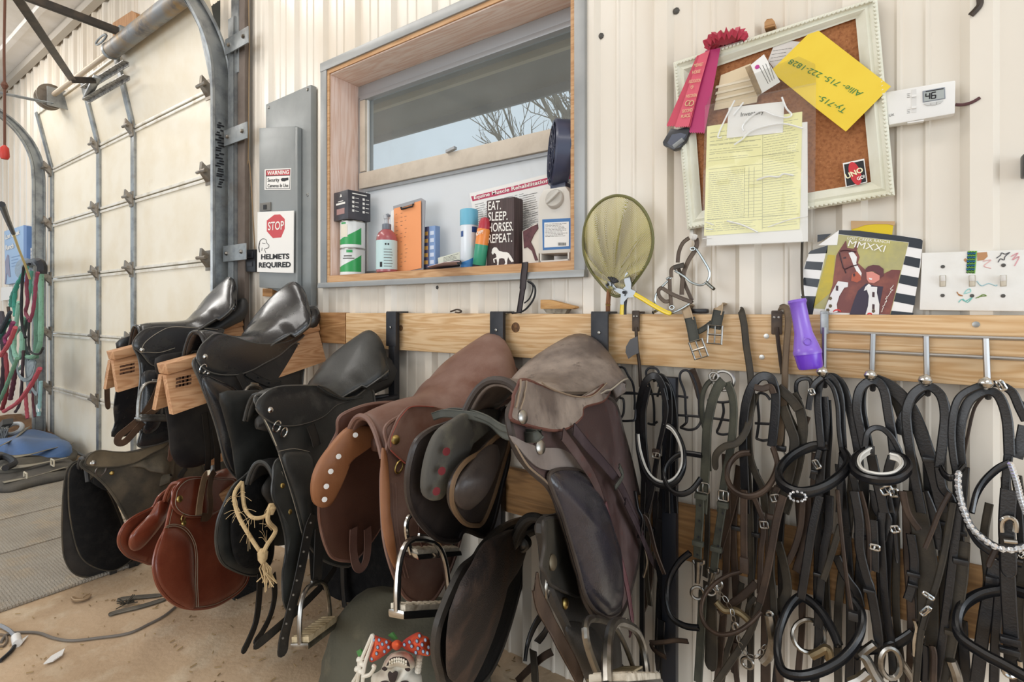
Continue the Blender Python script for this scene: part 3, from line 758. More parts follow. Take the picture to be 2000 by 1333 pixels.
# ---------------------------------------------------------------- S3
BLK3 = leather('black_dusty_leather', '#2a2b2a', '#434340', .4, .8, .38, coat=.1, drough=.6)
S = Sad('english_saddle', 'worn black saddle with pale scuff on its skirt between the glossy black and brown saddles', (706, .14), (528, .52), .075, .15, .55)
S.z0 = S.hit(*ZC((170, 300)), 0)[1]
S.seat(ZC, [(166, 300), (205, 278), (270, 270), (340, 268), (400, 258), (450, 222), (500, 160), (550, 98), (598, 50)], BLK3, .98, rimdrop=1.3)
S.arch(BLK3); S.seat_welt(EDGE, r=.0028)
S.panels(BLKM, .04, 1.0, .05, .05, .1, .068, tail=.05, rise=.06)
fl = S.tr(ZC, [(150, 312), (190, 400), (222, 470), (247, 530), (280, 640), (318, 760), (345, 860), (420, 945), (530, 962), (580, 850), (605, 620), (612, 290), (520, 315), (350, 300), (220, 300)])
for sd in (1, -1): S.pad('flap', fl, BLK3, sd)
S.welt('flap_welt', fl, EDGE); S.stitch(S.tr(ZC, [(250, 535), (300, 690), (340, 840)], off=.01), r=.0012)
S.stitch(S.tr(ZC, [(250, 522), (310, 512), (370, 524)], off=.01), r=.001)
S.stitch(S.tr(ZC, [(190, 390), (215, 440), (240, 500)], off=.01), r=.0014, off=.009, m=mat('cream_stitching', '#b9ae98', .8))
sk = S.tr(ZC, [(166, 348), (195, 302), (250, 272), (350, 266), (430, 272), (500, 312), (540, 322), (480, 342), (430, 385), (370, 411), (300, 424), (240, 416), (190, 386)], off=.02)
for sd in (1,): S.pad('skirt', sk, leather('black_scuffed_leather', '#232424', '#4d4b46', .52, .8, .42, dscale=14, coat=.1, drough=.6), sd, .010, .005)
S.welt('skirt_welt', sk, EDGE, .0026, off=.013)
blk = S.tr(ZC, [(262, 545), (320, 522), (375, 535), (385, 640), (378, 800), (350, 830), (310, 700)], off=.01)
S.pad('knee_roll', blk, BLK3, 1, .006, .006, .012)
S.stud(ZC, (214, 361)); S.dring(ZC, (240, 425)); S.dring(ZC, (268, 448), r=.011)
S.strap('keeper_strap', ZC, [(400, 268), (440, 295), (500, 318), (575, 310)], .008, BLK3, .025)
S.strap('stirrup_leather', ZC, [(370, 420), (385, 460), (395, 500)], .03, BLKS, .02)
S.strap('stirrup_leather', ZC, [(385, 770), (365, 820), (345, 920), (320, 1040), (290, 1160), (268, 1250), (262, 1320)], .034, BLKS, .045, re=True)
for k in range(9):
    a = (372-13.5*k, 800+56*k); S.stud(ZC, a, mat('hole_edge', '#6f6a62', .6), .003, .049, 'strap_hole')
S.strap('stirrup_leather', ZC, [(405, 820), (402, 900), (398, 1000), (392, 1045)], .034, BLKS, .04)
p0 = S.p3(ZC, (385, 1035), .05); pL = S.p3(ZC, (330, 1270), .09); pR = S.p3(ZC, (448, 1185), .02)
stirrup('stirrup_iron', None, p0, (pR-pL)/2, (pL+pR)/2-p0, parent=S.o, tread=TREAD, w=.026, cap_th=.02)

# ---------------------------------------------------------------- S4 brown
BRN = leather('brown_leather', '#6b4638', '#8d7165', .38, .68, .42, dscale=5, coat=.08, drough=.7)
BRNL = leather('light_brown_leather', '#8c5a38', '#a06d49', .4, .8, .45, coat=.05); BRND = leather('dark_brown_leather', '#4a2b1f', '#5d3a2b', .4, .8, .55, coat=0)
S = Sad('english_saddle', 'brown saddle with dusty seat on the rack beside the grey dusty saddle', (940, .12), (715, .54), .085, .175, .6)
S.z0 = S.hit(*ZD((345, 425)), 0)[1]
S.seat(ZD, [(330, 430), (390, 400), (460, 372), (530, 352), (600, 335), (670, 290), (740, 220), (810, 140), (890, 66)], BRN, 1.05, rimdrop=1.3,
       W_=[(0, .075), (.12, .085), (.32, .09), (.5, .115), (.68, .15), (.82, .165), (.93, .158), (1, .13)])
S.arch(BRN, .007); S.seat_welt(BRN, r=.003)
S.panels(BRND, .1, 1.0, .05, .05, .1, .068, tail=.03, rise=.05)
fl = S.tr(ZD, [(428, 470), (432, 560), (412, 640), (406, 720), (410, 860), (420, 970), (445, 1070), (480, 1160), (520, 1218), (585, 1234), (640, 1212), (720, 1050), (800, 760), (840, 560), (720, 420), (560, 410)])
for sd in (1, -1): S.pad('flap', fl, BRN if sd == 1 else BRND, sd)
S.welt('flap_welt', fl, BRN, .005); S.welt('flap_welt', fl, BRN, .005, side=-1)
S.pad('front_roll', S.tr(ZD, [(412, 565), (432, 600), (428, 720), (440, 860), (462, 980), (478, 1100), (455, 1075), (425, 985), (408, 860), (405, 690)], off=.006), BRNL, 1, .006, .004, .01)
sk = S.tr(ZD, [(450, 572), (458, 505), (505, 415), (550, 384), (640, 388), (760, 430), (820, 540), (740, 610), (640, 645), (540, 640)], off=.022)
for sd in (1,): S.pad('skirt', sk, BRN, sd, .012, .006)
S.stitch(S.tr(ZD, [(452, 565), (458, 510), (505, 420), (548, 388), (640, 390)], off=.022), off=.022, r=.0012, m=mat('red_stitching', '#9b4a3c', .7))
S.stitch(S.tr(ZD, [(452, 578), (480, 605), (515, 635)], off=.022), off=.022, r=.0016, m=mat('red_stitching', '', .7))
for k in (0, 14, 28): S.welt('flap_crease', S.tr(ZD, [(445+k, 720), (452+k, 900), (472+k, 1020), (500+k, 1130)], off=.006), BRN, .002, off=.007, closed=False)
S.stud(ZD, (472, 532), BRASS, .011, .02); S.dring(ZD, (488, 650), BRASS, .012, .014)
# far side seen through the gullet: panel with white lacing ovals
pn = S.tr(ZD, [(260, 480), (330, 470), (400, 480), (425, 500), (330, 560), (250, 640), (215, 720), (190, 800), (150, 825), (112, 800), (105, 720), (130, 640), (185, 560)], -1, -.035)
S.pad('far_panel', pn, BRNL, -1, -.035, .004, -.0); v, f = pad_vf(pn, lambda a, z, h: S.at(a, -(S.N(z)-.035-h), z), .012, .022); mk('far_panel', v, f, BRNL, S.o, angle=1.2)
for q in ((300, 512), (227, 605), (193, 670), (174, 735), (166, 792)):
    a, z = S.on(ZD(q), -1, -.072); p = S.at(a, -(S.N(z)-.072), z)
    mk('lacing_hole', *lathe_vf([(.0065, 0), (.0065, .0015), (.003, .002)], p-S.lat*.002, 10, S.lat+V((0, -.5, 0))), PAPER, S.o)
S.strap('girth_loop', ZD, [(290, 915), (288, 1000), (300, 1075), (325, 1090), (345, 1050), (352, 980), (350, 915)], .024, leather('mauve_strap', '#5d4038', '#7a5d54', .4, .8, .6, coat=0), -.02, side=-1)
# stirrup irons hanging below (silver, rubber treads)
S.strap('stirrup_leather', ZD, [(585, 900), (592, 960), (600, 985)], .022, BRND, .05)
p0 = S.p3(ZD, (592, 962), .06); pL = S.p3(ZD, (480, 1275), .08); pR = S.p3(ZD, (705, 1262), .05)
stirrup('stirrup_iron', None, p0, (pR-pL)/2, (pL+pR)/2-p0, .0075, CHROME, TREADW, parent=S.o, w=.022)
p0 = S.p3(ZD, (590, 850), .03); pL = S.p3(ZD, (540, 1025), .03); pR = S.p3(ZD, (725, 1010), .0)
stirrup('stirrup_iron', None, p0, (pR-pL)/2, (pL+pR)/2-p0, .006, CHROME, TREADW, parent=S.o, w=.022)

# ---------------------------------------------------------------- S5 grey-brown dusty, front
DUSTY = leather('dusty_brown_leather', '#625650', '#9d8e82', .40, .64, .42, dscale=6, coat=.05, scuff='#4c4039', drough=.72)
DUSTD = leather('dark_worn_leather', '#2e2725', '#4b4039', .4, .7, .4, dscale=8, coat=.1, drough=.65)
GLOSSK = leather('glossy_knee_leather', '#2b2930', '#3f3b42', .45, .8, .24, dscale=10, bump=.18, coat=.35, drough=.36)
REDB = leather('worn_red_brown', '#4a3836', '#6c5a58', .42, .7, .45, dscale=5, scuff='#61332c', coat=.05)
S = Sad('english_saddle', 'dusty grey brown saddle with big glossy knee block in front of the bridles', (1118, .15), (1000, .53), .085, .185, .62)
S.z0 = S.hit(*ZE((590, 370)), 0)[1]
S.seat(ZE, [(585, 372), (640, 362), (710, 366), (780, 378), (850, 362), (910, 310), (960, 235), (1010, 160), (1068, 96)], DUSTY, 1.0, rimdrop=1.1,
       W_=[(0, .08), (.12, .085), (.32, .09), (.5, .115), (.68, .14), (.82, .15), (.93, .15), (1, .13)], bow=.04)
S.arch(DUSTD, .008); S.seat_welt(STITCH, r=.002)
S.panels(DUSTD, .15, 1.0, .05, .05, .1, .068, tail=.04, rise=.05)
fl = S.tr(ID, [(990, 800), (1000, 868), (1026, 912), (1062, 945), (1079, 972), (1092, 1012), (1105, 1051), (1117, 1095), (1127, 1126), (1136, 1165), (1149, 1192), (1166, 1210), (1184, 1213), (1205, 1203), (1225, 1160), (1244, 1080), (1248, 1000), (1236, 930), (1215, 850), (1190, 780), (1100, 770), (1030, 775)])
S.pad('flap', fl, REDB, 1)
S.welt('flap_welt', fl, DUSTD, .006)
S.stitch(S.tr(ID, [(1008, 870), (1034, 912), (1070, 944), (1088, 975), (1101, 1015), (1115, 1055), (1127, 1097), (1137, 1130), (1146, 1165), (1157, 1188), (1170, 1203)], off=.01), off=.009, r=.0018, m=mat('pale_edge_wear', '#8f7c68', .7))
front = S.tr(ZE, [(650, 700), (740, 740), (840, 770), (960, 780), (1060, 850), (1130, 930), (1060, 930), (960, 905), (870, 905), (800, 880), (720, 800)], off=.008)
S.pad('flap_facing', front, mat('dust_facing', '#857a74', .85, var='#6d625c', vscale=8), 1, .006, .004)
blk = S.tr(ID, [(1072, 928), (1100, 917), (1135, 922), (1160, 948), (1175, 990), (1190, 1035), (1204, 1080), (1210, 1140), (1212, 1186), (1203, 1200), (1184, 1205), (1160, 1190), (1142, 1160), (1130, 1115), (1114, 1060), (1096, 1000), (1080, 960)], off=.012)
S.pad('knee_block', blk, GLOSSK, 1, .006, .008, .04, power=2.2); S.welt('block_welt', blk, DUSTD, .004, off=.012)
sk = S.tr(ZE, [(680, 600), (690, 520), (715, 420), (740, 372), (800, 382), (900, 425), (1050, 472), (1150, 462), (1240, 385), (1265, 420), (1225, 495), (1110, 535), (1095, 590), (1030, 650), (950, 672), (850, 660), (740, 630)], off=.024)
for sd in (1,): S.pad('skirt', sk, DUSTY, sd, .014, .006)
S.welt('skirt_welt', sk, leather('red_brown_edge', '#5a342c', '#6d463b', .4, .7, .5, coat=0), .003, off=.018)
for pts in ([(690, 535), (712, 440), (718, 368)], [(715, 545), (740, 450), (752, 375)], [(840, 385), (920, 432), (1050, 470), (1150, 462), (1245, 370)]):
    S.stitch(S.tr(ZE, pts, off=.024), off=.024, r=.0016, m=mat('pale_edge_wear', '', .7))
S.stud(ZE, (730, 592), STEEL, .011, .023); S.stud(ZE, (835, 770), STEEL, .012, .014)
# far side: flap inside, long panel with red lacing holes, dark knee pad
farf = S.tr(ZE, [(250, 640), (170, 670), (90, 735), (50, 850), (36, 960), (45, 1080), (90, 1180), (160, 1265), (230, 1315), (330, 1320), (380, 1260), (520, 1280), (600, 1000), (640, 780), (560, 600), (400, 590)], -1)
S.pad('far_flap', farf, DUSTD, -1, -.004, .005); S.welt('far_flap_welt', farf, DUSTD, .006, side=-1, off=-.004)
pn = S.tr(ZE, [(300, 610), (390, 560), (520, 540), (600, 570), (480, 680), (370, 760), (310, 840), (270, 960), (230, 1070), (160, 1078), (125, 1020), (135, 890), (170, 760), (220, 670)], -1, -.03)
v, f = pad_vf(pn, lambda a, z, h: S.at(a, -(S.N(z)-.028-h), z), .012, .02); mk('far_panel', v, f, leather('mouldy_panel', '#55524c', '#7b7767', .45, .7, .8, dscale=14, coat=0), S.o, angle=1.2)
for q in ((277, 795), (250, 910), (218, 1030)):
    a, z = S.on(ZE(q), -1, -.062); p = S.at(a, -(S.N(z)-.062), z)
    mk('lacing_hole', *lathe_vf([(.0075, 0), (.0075, .0015), (.003, .002)], p, 10, S.lat+V((0, -.5, 0))), mat('dark_red_felt', '#6e1f24', .8), S.o)
kp = S.tr(ZE, [(430, 790), (480, 740), (540, 690), (600, 700), (560, 860), (500, 1060), (440, 1200), (390, 1220), (320, 1200), (255, 1100), (260, 960), (330, 850)], -1, -.06)
v, f = pad_vf(kp, lambda a, z, h: S.at(a, -(S.N(z)-.07-h), z), .01, .012); mk('far_sweat_flap', v, f, DUSTD, S.o, angle=1.2); S.welt('sweat_flap_welt', kp, leather('tan_edge', '#6a5138', '#7d6347', .4, .8, .6, coat=0), .005, side=-1, off=-.082)
kp2 = S.tr(ZE, [(440, 850), (520, 770), (570, 760), (540, 880), (480, 1020), (420, 1130), (360, 1130), (330, 1060), (360, 950)], -1, -.09)
v, f = pad_vf(kp2, lambda a, z, h: S.at(a, -(S.N(z)-.085-h), z), .01, .03); mk('far_knee_roll', v, f, DUSTD, S.o, angle=1.2)
# breast strap across the gullet
GREYSTR = leather('grey_green_strap', '#45463f', '#5f6058', .4, .7, .6, coat=0)
def cs(z, pts, n, w, nm, m, th=.005, re=False, nrm=None):
    P = []
    for q in pts:
        nn = q[2] if len(q) > 2 else n
        a, zz = S.hit(*z(q), nn); P.append(S.at(a, nn, zz))
    return mk(nm, *strap_vf(P, w, th, nrm=nrm or (0, -1, .15), round_end=re), m, S.o)
cs(ZE, [(195, 590, -.15), (260, 570, -.13), (360, 575, -.08), (460, 590, -.04), (540, 620, 0), (620, 690, .05), (700, 705, .09), (790, 712, .13), (835, 690, .14)], 0, .017, 'breast_strap', GREYSTR)
cs(ZE, [(215, 590, -.15), (300, 555, -.12), (420, 565, -.06), (520, 600, -.01), (600, 650, .04), (700, 678, .09), (840, 690, .14)], 0, .013, 'breast_strap', GREYSTR)
S.strap('stirrup_leather', ZE, [(965, 690), (1060, 820), (1150, 960), (1210, 1120), (1240, 1250)], .024, REDB, .03)
S.strap('stirrup_leather', ZF, [(1290, 20), (1350, 250), (1410, 450), (1455, 640), (1480, 800), (1490, 890), (1470, 975)], .020, leather('plum_strap', '#5d3a3e', '#7b585a', .4, .8, .5, coat=0), .035)
S.strap('billet', ZE, [(1030, 660), (1120, 770), (1220, 880), (1310, 1000), (1400, 1200), (1440, 1300)], .024, leather('plum_dark', '#3f3236', '#5b4d4f', .4, .8, .5, coat=0), .028)
S.strap('billet', ZF, [(1440, 0), (1530, 190), (1600, 350), (1640, 440), (1740, 560)], .020, leather('plum_dark', '', ''), .03, re=True)
S.strap('strap_keeper', ZE, [(1300, 880), (1320, 940), (1275, 1010)], .012, GREYSTR, .04)
rear = S.tr(ZE, [(1260, 700), (1310, 690), (1400, 740), (1450, 850), (1450, 960), (1420, 1060), (1390, 1110), (1340, 960), (1290, 800)], -1)
S.pad('rear_panel', [S.on(ZE(q), 1, -.06) for q in ((1180, 545), (1250, 700), (1330, 700), (1420, 770), (1450, 880), (1448, 980), (1400, 1100), (1340, 1020), (1240, 800))], DUSTD, 1, -.06, .006, .01)
p0 = S.p3(ZF, (1452, 905), .06); pL = S.p3(ZF, (1305, 1345), .1); pR = S.p3(ZF, (1605, 1320), .06)
stirrup('stirrup_iron', None, p0, (pR-pL)/2, (pL+pR)/2-p0, .008, STEEL, TREADW, parent=S.o, w=.03)
p0 = S.p3(ZF, (1255, 870), .03); pL = S.p3(ZF, (1265, 1340), .05); pR = S.p3(ZF, (1500, 1230), -.02)
stirrup('stirrup_iron', None, p0, (pR-pL)/2, (pL+pR)/2-p0, .006, STEEL, TREAD, parent=S.o, w=.026)

# ================================================================ lower row
OLIVE = leather('dusty_olive_suede', '#3b372f', '#6d604c', .42, .7, .85, dscale=5, bump=.2, coat=0)
S = Sad('english_saddle', 'dusty olive black saddle in the low row above the rubber mats', (435, .16), (215, .6), .07, .15, .6)
S.z0 = S.hit(*ZG((230, 185)), 0)[1]
S.seat(ZG, [(215, 195), (260, 160), (340, 145), (450, 150), (560, 145), (660, 118), (740, 85), (800, 62)], OLIVE, .95, rimdrop=1.2)
S.arch(BLKM, .008); S.panels(FELT, .1, 1.0, .032, .04, .08, .045, tail=.02)
fl = S.tr(ZG, [(200, 240), (300, 315), (375, 385), (450, 490), (540, 650), (620, 800), (740, 880), (880, 820), (1000, 560), (1046, 275), (900, 80), (760, 100), (480, 230), (260, 200)])
S.pad('flap', fl, OLIVE, 1); S.welt('flap_welt', fl, OLIVE, .005)
ff = S.tr(ZG, [(195, 215), (120, 260), (92, 380), (80, 560), (78, 700), (92, 870), (150, 975), (240, 1010), (380, 990), (500, 930), (560, 880), (480, 600), (380, 380), (290, 270)], -1)
S.pad('far_flap', ff, BLKM, -1, 0); S.welt('far_flap_welt', ff, OLIVE, .004, side=-1)
pn = S.tr(ZG, [(130, 270), (200, 220), (290, 290), (380, 420), (460, 600), (520, 800), (560, 870), (460, 950), (370, 962), (250, 915), (180, 820), (130, 600), (118, 420)], -1, -.03)
v, f = pad_vf(pn, lambda a, z, h: S.at(a, -(S.N(z)-.025-h), z), .012, .03); mk('far_panel', v, f, FELT, S.o, angle=1.2); S.welt('far_panel_welt', pn, OLIVE, .003, side=-1, off=-.033)
sk = S.tr(ZG, [(240, 235), (262, 180), (330, 145), (450, 155), (600, 150), (720, 100), (800, 85), (770, 125), (690, 165), (590, 220), (480, 250), (360, 258), (280, 252)], off=.02)
S.pad('skirt', sk, leather('tan_dusted_skirt', '#4f4636', '#7d6d54', .35, .65, .8, dscale=4, bump=.2, coat=0), 1, .01, .005); S.welt('skirt_welt', sk, OLIVE, .003, off=.013)
S.stud(ZG, (288, 228), STEEL, .01, .018); S.dring(ZG, (340, 278), STEEL, .018, .008); S.stud(ZG, (415, 297), BRASS, .008, .008)
S.strap('billet', ZG, [(880, 330), (900, 290), (925, 262)], .022, BLKM, .01, re=True)
for pts in ([(430, 950), (425, 1000), (440, 1025), (490, 1015), (515, 960)], [(500, 1005), (550, 960), (555, 900)], [(560, 940), (590, 910), (600, 880)]):
    S.strap('girth_loop', ZG, pts, .025, BLKM, -.02, side=-1)
# L2 red brown
RED = leather('chestnut_leather', '#6f3322', '#8a4a33', .42, .75, .28, dscale=7, bump=.15, coat=.3, drough=.4)
S = Sad('english_saddle', 'small chestnut red saddle with light strap over its seat in the low row', (470, .26), (350, .56), .06, .14, .42)
S.z0 = S.hit(*ZG((880, 350)), 0)[1]
S.seat(ZG, [(860, 362), (910, 332), (980, 318), (1060, 318), (1120, 310), (1165, 290), (1205, 264)], RED, .8, rimdrop=1.2)
S.arch(RED, .006); S.panels(RED, .1, 1.0, .032, .04, .08, .045, tail=.02)
fl = S.tr(ZG, [(845, 390), (825, 470), (800, 570), (775, 675), (725, 780), (698, 880), (696, 970), (725, 1070), (785, 1150), (870, 1208), (980, 1228), (1100, 1212), (1200, 1165), (1295, 1095), (1345, 1000), (1330, 800), (1300, 600), (1250, 470), (1100, 400), (950, 380)])
S.pad('flap', fl, RED, 1); S.welt('flap_welt', fl, RED, .005)
ff = S.tr(ZG, [(850, 385), (790, 420), (740, 465), (705, 530), (650, 560), (590, 590), (520, 640), (478, 710), (470, 770), (490, 820), (545, 872), (640, 905), (690, 920), (790, 900), (860, 700), (870, 480)], -1)
S.pad('far_flap', ff, RED, -1); S.welt('far_flap_welt', ff, RED, .005, side=-1)
pn = S.tr(ZG, [(750, 490), (800, 500), (810, 560), (760, 650), (690, 740), (620, 815), (570, 830), (545, 790), (560, 720), (620, 650), (690, 580)], -1, -.03)
v, f = pad_vf(pn, lambda a, z, h: S.at(a, -(S.N(z)-.02-h), z), .01, .02); mk('far_panel', v, f, RED, S.o, angle=1.2)
kn = S.tr(ZG, [(780, 685), (840, 672), (900, 690), (955, 760), (975, 860), (978, 1000), (985, 1218), (870, 1195), (790, 1130), (735, 1050), (712, 960), (715, 870), (745, 770)], off=.008)
S.pad('knee_roll', kn, RED, 1, .004, .006, .012)
for d_ in (0, 12): S.stitch(S.tr(ZG, [(780+d_, 672-d_), (850, 660-d_), (920+d_, 690-d_), (975+d_, 770), (992+d_, 880), (992+d_, 1040), (1000+d_, 1215)], off=.01), off=.009, r=.0014, m=mat('pale_edge_wear', '', .7))
S.stitch(shrink(fl, .965), closed=True, r=.0011, m=mat('pale_edge_wear', '', .7))
sk = S.tr(ZG, [(842, 515), (850, 440), (890, 370), (960, 330), (1090, 325), (1200, 335), (1275, 345), (1245, 440), (1200, 530), (1110, 585), (1030, 598), (950, 598), (880, 570)], off=.02)
S.pad('skirt', sk, RED, 1, .01, .005); S.welt('skirt_welt', sk, RED, .003, off=.013); S.stitch(shrink(sk, .93), closed=True, off=.017, r=.001)
S.stud(ZG, (880, 474), BRASS, .011, .018); S.stud(ZG, (908, 640), BRASS, .009, .008); S.dring(ZG, (905, 605), BRASS, .01)
S.strap('seat_strap', ZG, [(1070, 310), (1050, 330), (1030, 420), (1015, 520), (1010, 585)], .032, leather('pale_tan_strap', '#9c8062', '#7b5a40', .4, .8, .65, coat=0), .024)
S.strap('seat_strap', ZG, [(1120, 285), (1095, 330), (1085, 420), (1090, 500), (1080, 590), (1030, 600)], .028, BRSTRAP, .03)
# L3 black with twine
S = Sad('english_saddle', 'small black saddle with frayed twine on its pommel in the low row', (640, .26), (545, .50), .065, .125, .42)
S.z0 = S.hit(*ZC((190, 560)), 0)[1]
S.seat(ZC, [(180, 562), (215, 548), (260, 548), (320, 560), (380, 560), (430, 540)], BLKM, .8, rimdrop=1.0)
S.arch(BLK3, .006); S.panels(BLKM, .1, 1.0, .032, .04, .08, .045, tail=.02)
fl = S.tr(ZC, [(232, 560), (222, 620), (218, 690), (245, 760), (268, 850), (270, 930), (258, 1000), (262, 1100), (285, 1140), (320, 1080), (335, 960), (335, 840), (310, 740), (285, 640), (262, 555)])
S.pad('flap', fl, leather('grey_black_leather', '#2c2d2b', '#474843', .4, .8, .5, coat=.05), 1, 0, .006, .006); S.welt('flap_welt', fl, BLK3, .004)
S.stitch(S.tr(ZC, [(262, 600), (290, 700), (318, 800), (322, 900)], off=.01), r=.0012)
ff = S.tr(ZC, [(185, 560), (120, 620), (75, 660), (40, 730), (15, 800), (10, 880), (25, 940), (60, 975), (140, 1003), (200, 985), (230, 900), (215, 700), (215, 600)], -1)
S.pad('far_flap', ff, BLK3, -1); S.welt('far_flap_welt', ff, BLK3, .005, side=-1)
pn = S.tr(ZC, [(180, 610), (210, 660), (215, 800), (210, 950), (140, 980), (90, 950), (70, 850), (80, 760), (120, 670)], -1, -.03)
v, f = pad_vf(pn, lambda a, z, h: S.at(a, -(S.N(z)-.02-h), z), .01, .02); mk('far_panel', v, f, FELT, S.o, angle=1.2)
S.stud(ZC, (262, 655), BRASS, .008, .01); S.stud(ZC, (290, 757), BRASS, .008, .01)
S.strap('girth_billet', ZC, [(175, 990), (172, 1080), (160, 1180), (130, 1260), (105, 1308)], .028, BLKS, -.01, side=-1, re=True)
S.strap('girth_billet', ZC, [(225, 1000), (232, 1080), (215, 1160), (180, 1230), (150, 1270)], .026, BLKS, .0, side=-1, re=True)
S.strap('girth_strap', ZC, [(470, 970), (420, 1040), (330, 1130), (230, 1220), (150, 1285)], .026, BLKS, .0, re=True)
TW = mat('sisal_twine', '#c6ab80', .9, var='#a58a60', vscale=60)
tw = thing('twine_loop', 'frayed sisal twine loop tied over the pommel of the small black saddle', 'twine', S.p3(ZC, (190, 930), .06))
def n3(q, n):
    a, z = S.hit(*ZC(q), n); return S.at(a, n, z)
mk('strand', *tube_vf([n3((105, 640), -.06), n3((75, 690), -.06), n3((90, 770), -.03), n3((140, 860), .03), n3((180, 920), .07)], .0055, 7, sm=5), TW, tw)
mk('strand', *tube_vf([n3((105, 640), -.06), n3((115, 740), -.03), n3((150, 780), .02), n3((200, 770), .05), n3((215, 730), .08)], .0055, 7, sm=5), TW, tw)
mk('strand', *tube_vf([n3((215, 730), .09), n3((205, 790), .09), n3((235, 830), .09), n3((200, 890), .09), n3((185, 930), .08)], .006, 7, sm=5), TW, tw)
mk('knot', *lathe_vf([(.006, -.02), (.014, -.01), (.012, .008), (.005, .018)], n3((185, 930), .08), 10, (.3, -.2, -1)), TW, tw)
mk('knot', *lathe_vf([(.006, -.014), (.013, 0), (.006, .016)], n3((218, 745), .09), 10, (.3, -.2, -1)), TW, tw)
fb = MB(); rr = random.Random(2)
for k in range(22):
    a = n3((190, 945), .08); fb.add(tube_vf([a, a+V((rr.uniform(-.006, .02), rr.uniform(-.01, .01), -.02)), a+V((rr.uniform(-.01, .06), rr.uniform(-.02, .02), rr.uniform(-.07, -.05)))], .0016, 4))
fb.mk('twine_fringe', TW, tw); fb = MB()
for k in range(40):
    q = rr.choice([(80, 700), (100, 760), (130, 840), (150, 780), (190, 770), (215, 760), (220, 830), (200, 880)]); a = n3(q, .04)
    e = V((rr.uniform(-1, 1), rr.uniform(-.6, .3), rr.uniform(-1, .6))).normalized()*rr.uniform(.02, .055)
    fb.add(tube_vf([a, a+e*.5+V((0, 0, .008)), a+e], .0006, 3, sm=3))
fb.mk('twine_thread', TW, tw)
# black pad hanging in the shade behind
t = thing('saddle_pad', 'black saddle pad hanging in the shade between the brown saddle and the small black saddle', 'saddle pad', W(700, 1215, .12))
mk('pad', *pad_vf([(606, 1010), (606, 1120), (620, 1214), (680, 1218), (730, 1188), (790, 1152), (850, 1112), (872, 1040), (850, 960), (740, 930), (640, 950)], lambda a, b_, h: W(a, b_, .10+h+.012*math.sin(a*.06)), .012, .012, 6, 64), FELT, t, angle=1.2)
for pts, w_ in (([(668, 1090), (670, 1160), (677, 1220), (676, 1330)], .026), ([(641, 1180), (642, 1250), (648, 1345)], .028)):
    mk('billet', *strap_vf([W(x, y, .15) for x, y in pts], w_, .005), BLKS, t)
# L4 front low dark saddle
DK = leather('dark_dusty_saddle', '#2b2825', '#453e37', .42, .72, .5, dscale=7, bump=.2, coat=.03, scuff='#39302b', drough=.75)
S = Sad('english_saddle', 'dark worn saddle with round concho stud low under the dusty grey brown saddle', (1090, .12), (1020, .50), .075, .165, .5)
S.z0 = S.hit(*ZF((780, 110)), 0)[1]
S.seat(ZF, [(770, 115), (830, 98), (900, 95), (980, 110), (1060, 110), (1130, 90), (1190, 60)], DK, .9)
S.arch(DK, .010); S.panels(DK, .15, 1.0, .032, .04, .08, .045)
fl = S.tr(ZF, [(800, 160), (815, 330), (830, 500), (880, 640), (940, 780), (990, 900), (1030, 1020), (1070, 1130), (1110, 1240), (1160, 1360), (1260, 1360), (1300, 1100), (1300, 700), (1250, 300), (1100, 150), (950, 120)])
S.pad('flap', fl, DK, 1); S.welt('flap_welt', fl, DK, .009)
sk = S.tr(ZF, [(850, 170), (880, 130), (960, 128), (1060, 140), (1150, 300), (1170, 520), (1120, 690), (1040, 680), (940, 620), (860, 520), (838, 480), (860, 330)], off=.02)
S.pad('skirt', sk, leather('olive_dark_skirt', '#2b2822', '#3f392d', .4, .7, .6, dscale=6, coat=0), 1, .012, .006); S.welt('skirt_welt', sk, DK, .003, off=.016)
S.stud(ZF, (905, 450), mat('tarnished', '#6d6352', .5, .8), .013, .022, 'concho'); S.stud(ZF, (1010, 755), BRASS, .010, .01); S.dring(ZF, (890, 610), STEEL, .019, .012)
kn = S.tr(ZF, [(1010, 900), (1090, 890), (1170, 930), (1200, 1020), (1210, 1200), (1200, 1350), (1130, 1340), (1080, 1180), (1030, 1020)], off=.008)
S.pad('knee_roll', kn, DK, 1, .004, .006, .02)
S.strap('front_billet', ZF, [(775, 590), (800, 720), (880, 850), (930, 980), (980, 1120), (1020, 1240), (1040, 1345)], .03, leather('brown_worn_strap', '#45352b', '#5f4b3c', .4, .7, .6, coat=0), .03)
ff = S.tr(ZF, [(780, 130), (680, 140), (560, 190), (470, 260), (390, 350), (340, 430), (250, 510), (190, 620), (120, 780), (70, 930), (55, 1080), (80, 1220), (140, 1340), (380, 1350), (560, 1000), (700, 500), (760, 250)], -1)
S.pad('far_flap', ff, FELT, -1); S.welt('far_flap_welt', ff, DK, .010, side=-1)
pn = S.tr(ZF, [(720, 230), (620, 210), (480, 280), (400, 380), (350, 480), (270, 620), (215, 760), (180, 950), (170, 1100), (190, 1330), (340, 1330), (400, 1000), (480, 720), (620, 480), (720, 350)], -1, -.035)
v, f = pad_vf(pn, lambda a, z, h: S.at(a, -(S.N(z)-.02-h), z), .012, .03); mk('far_panel', v, f, leather('worn_panel', '#2a2321', '#5b463a', .46, .7, .6, dscale=9, bump=.6, coat=0), S.o, angle=1.2)
cp = S.at(*[S.hit(*ZF((680, 320)), -.05)[0], -.05, S.hit(*ZF((680, 320)), -.05)[1]])
mk('tree_rivet', *lathe_vf([(.018, -.02), (.018, .004), (.012, .008), (.012, .005), (.004, .009)], cp, 20, (.25, -1, .1)), mat('rivet_grey', '#565450', .45, .5), S.o)

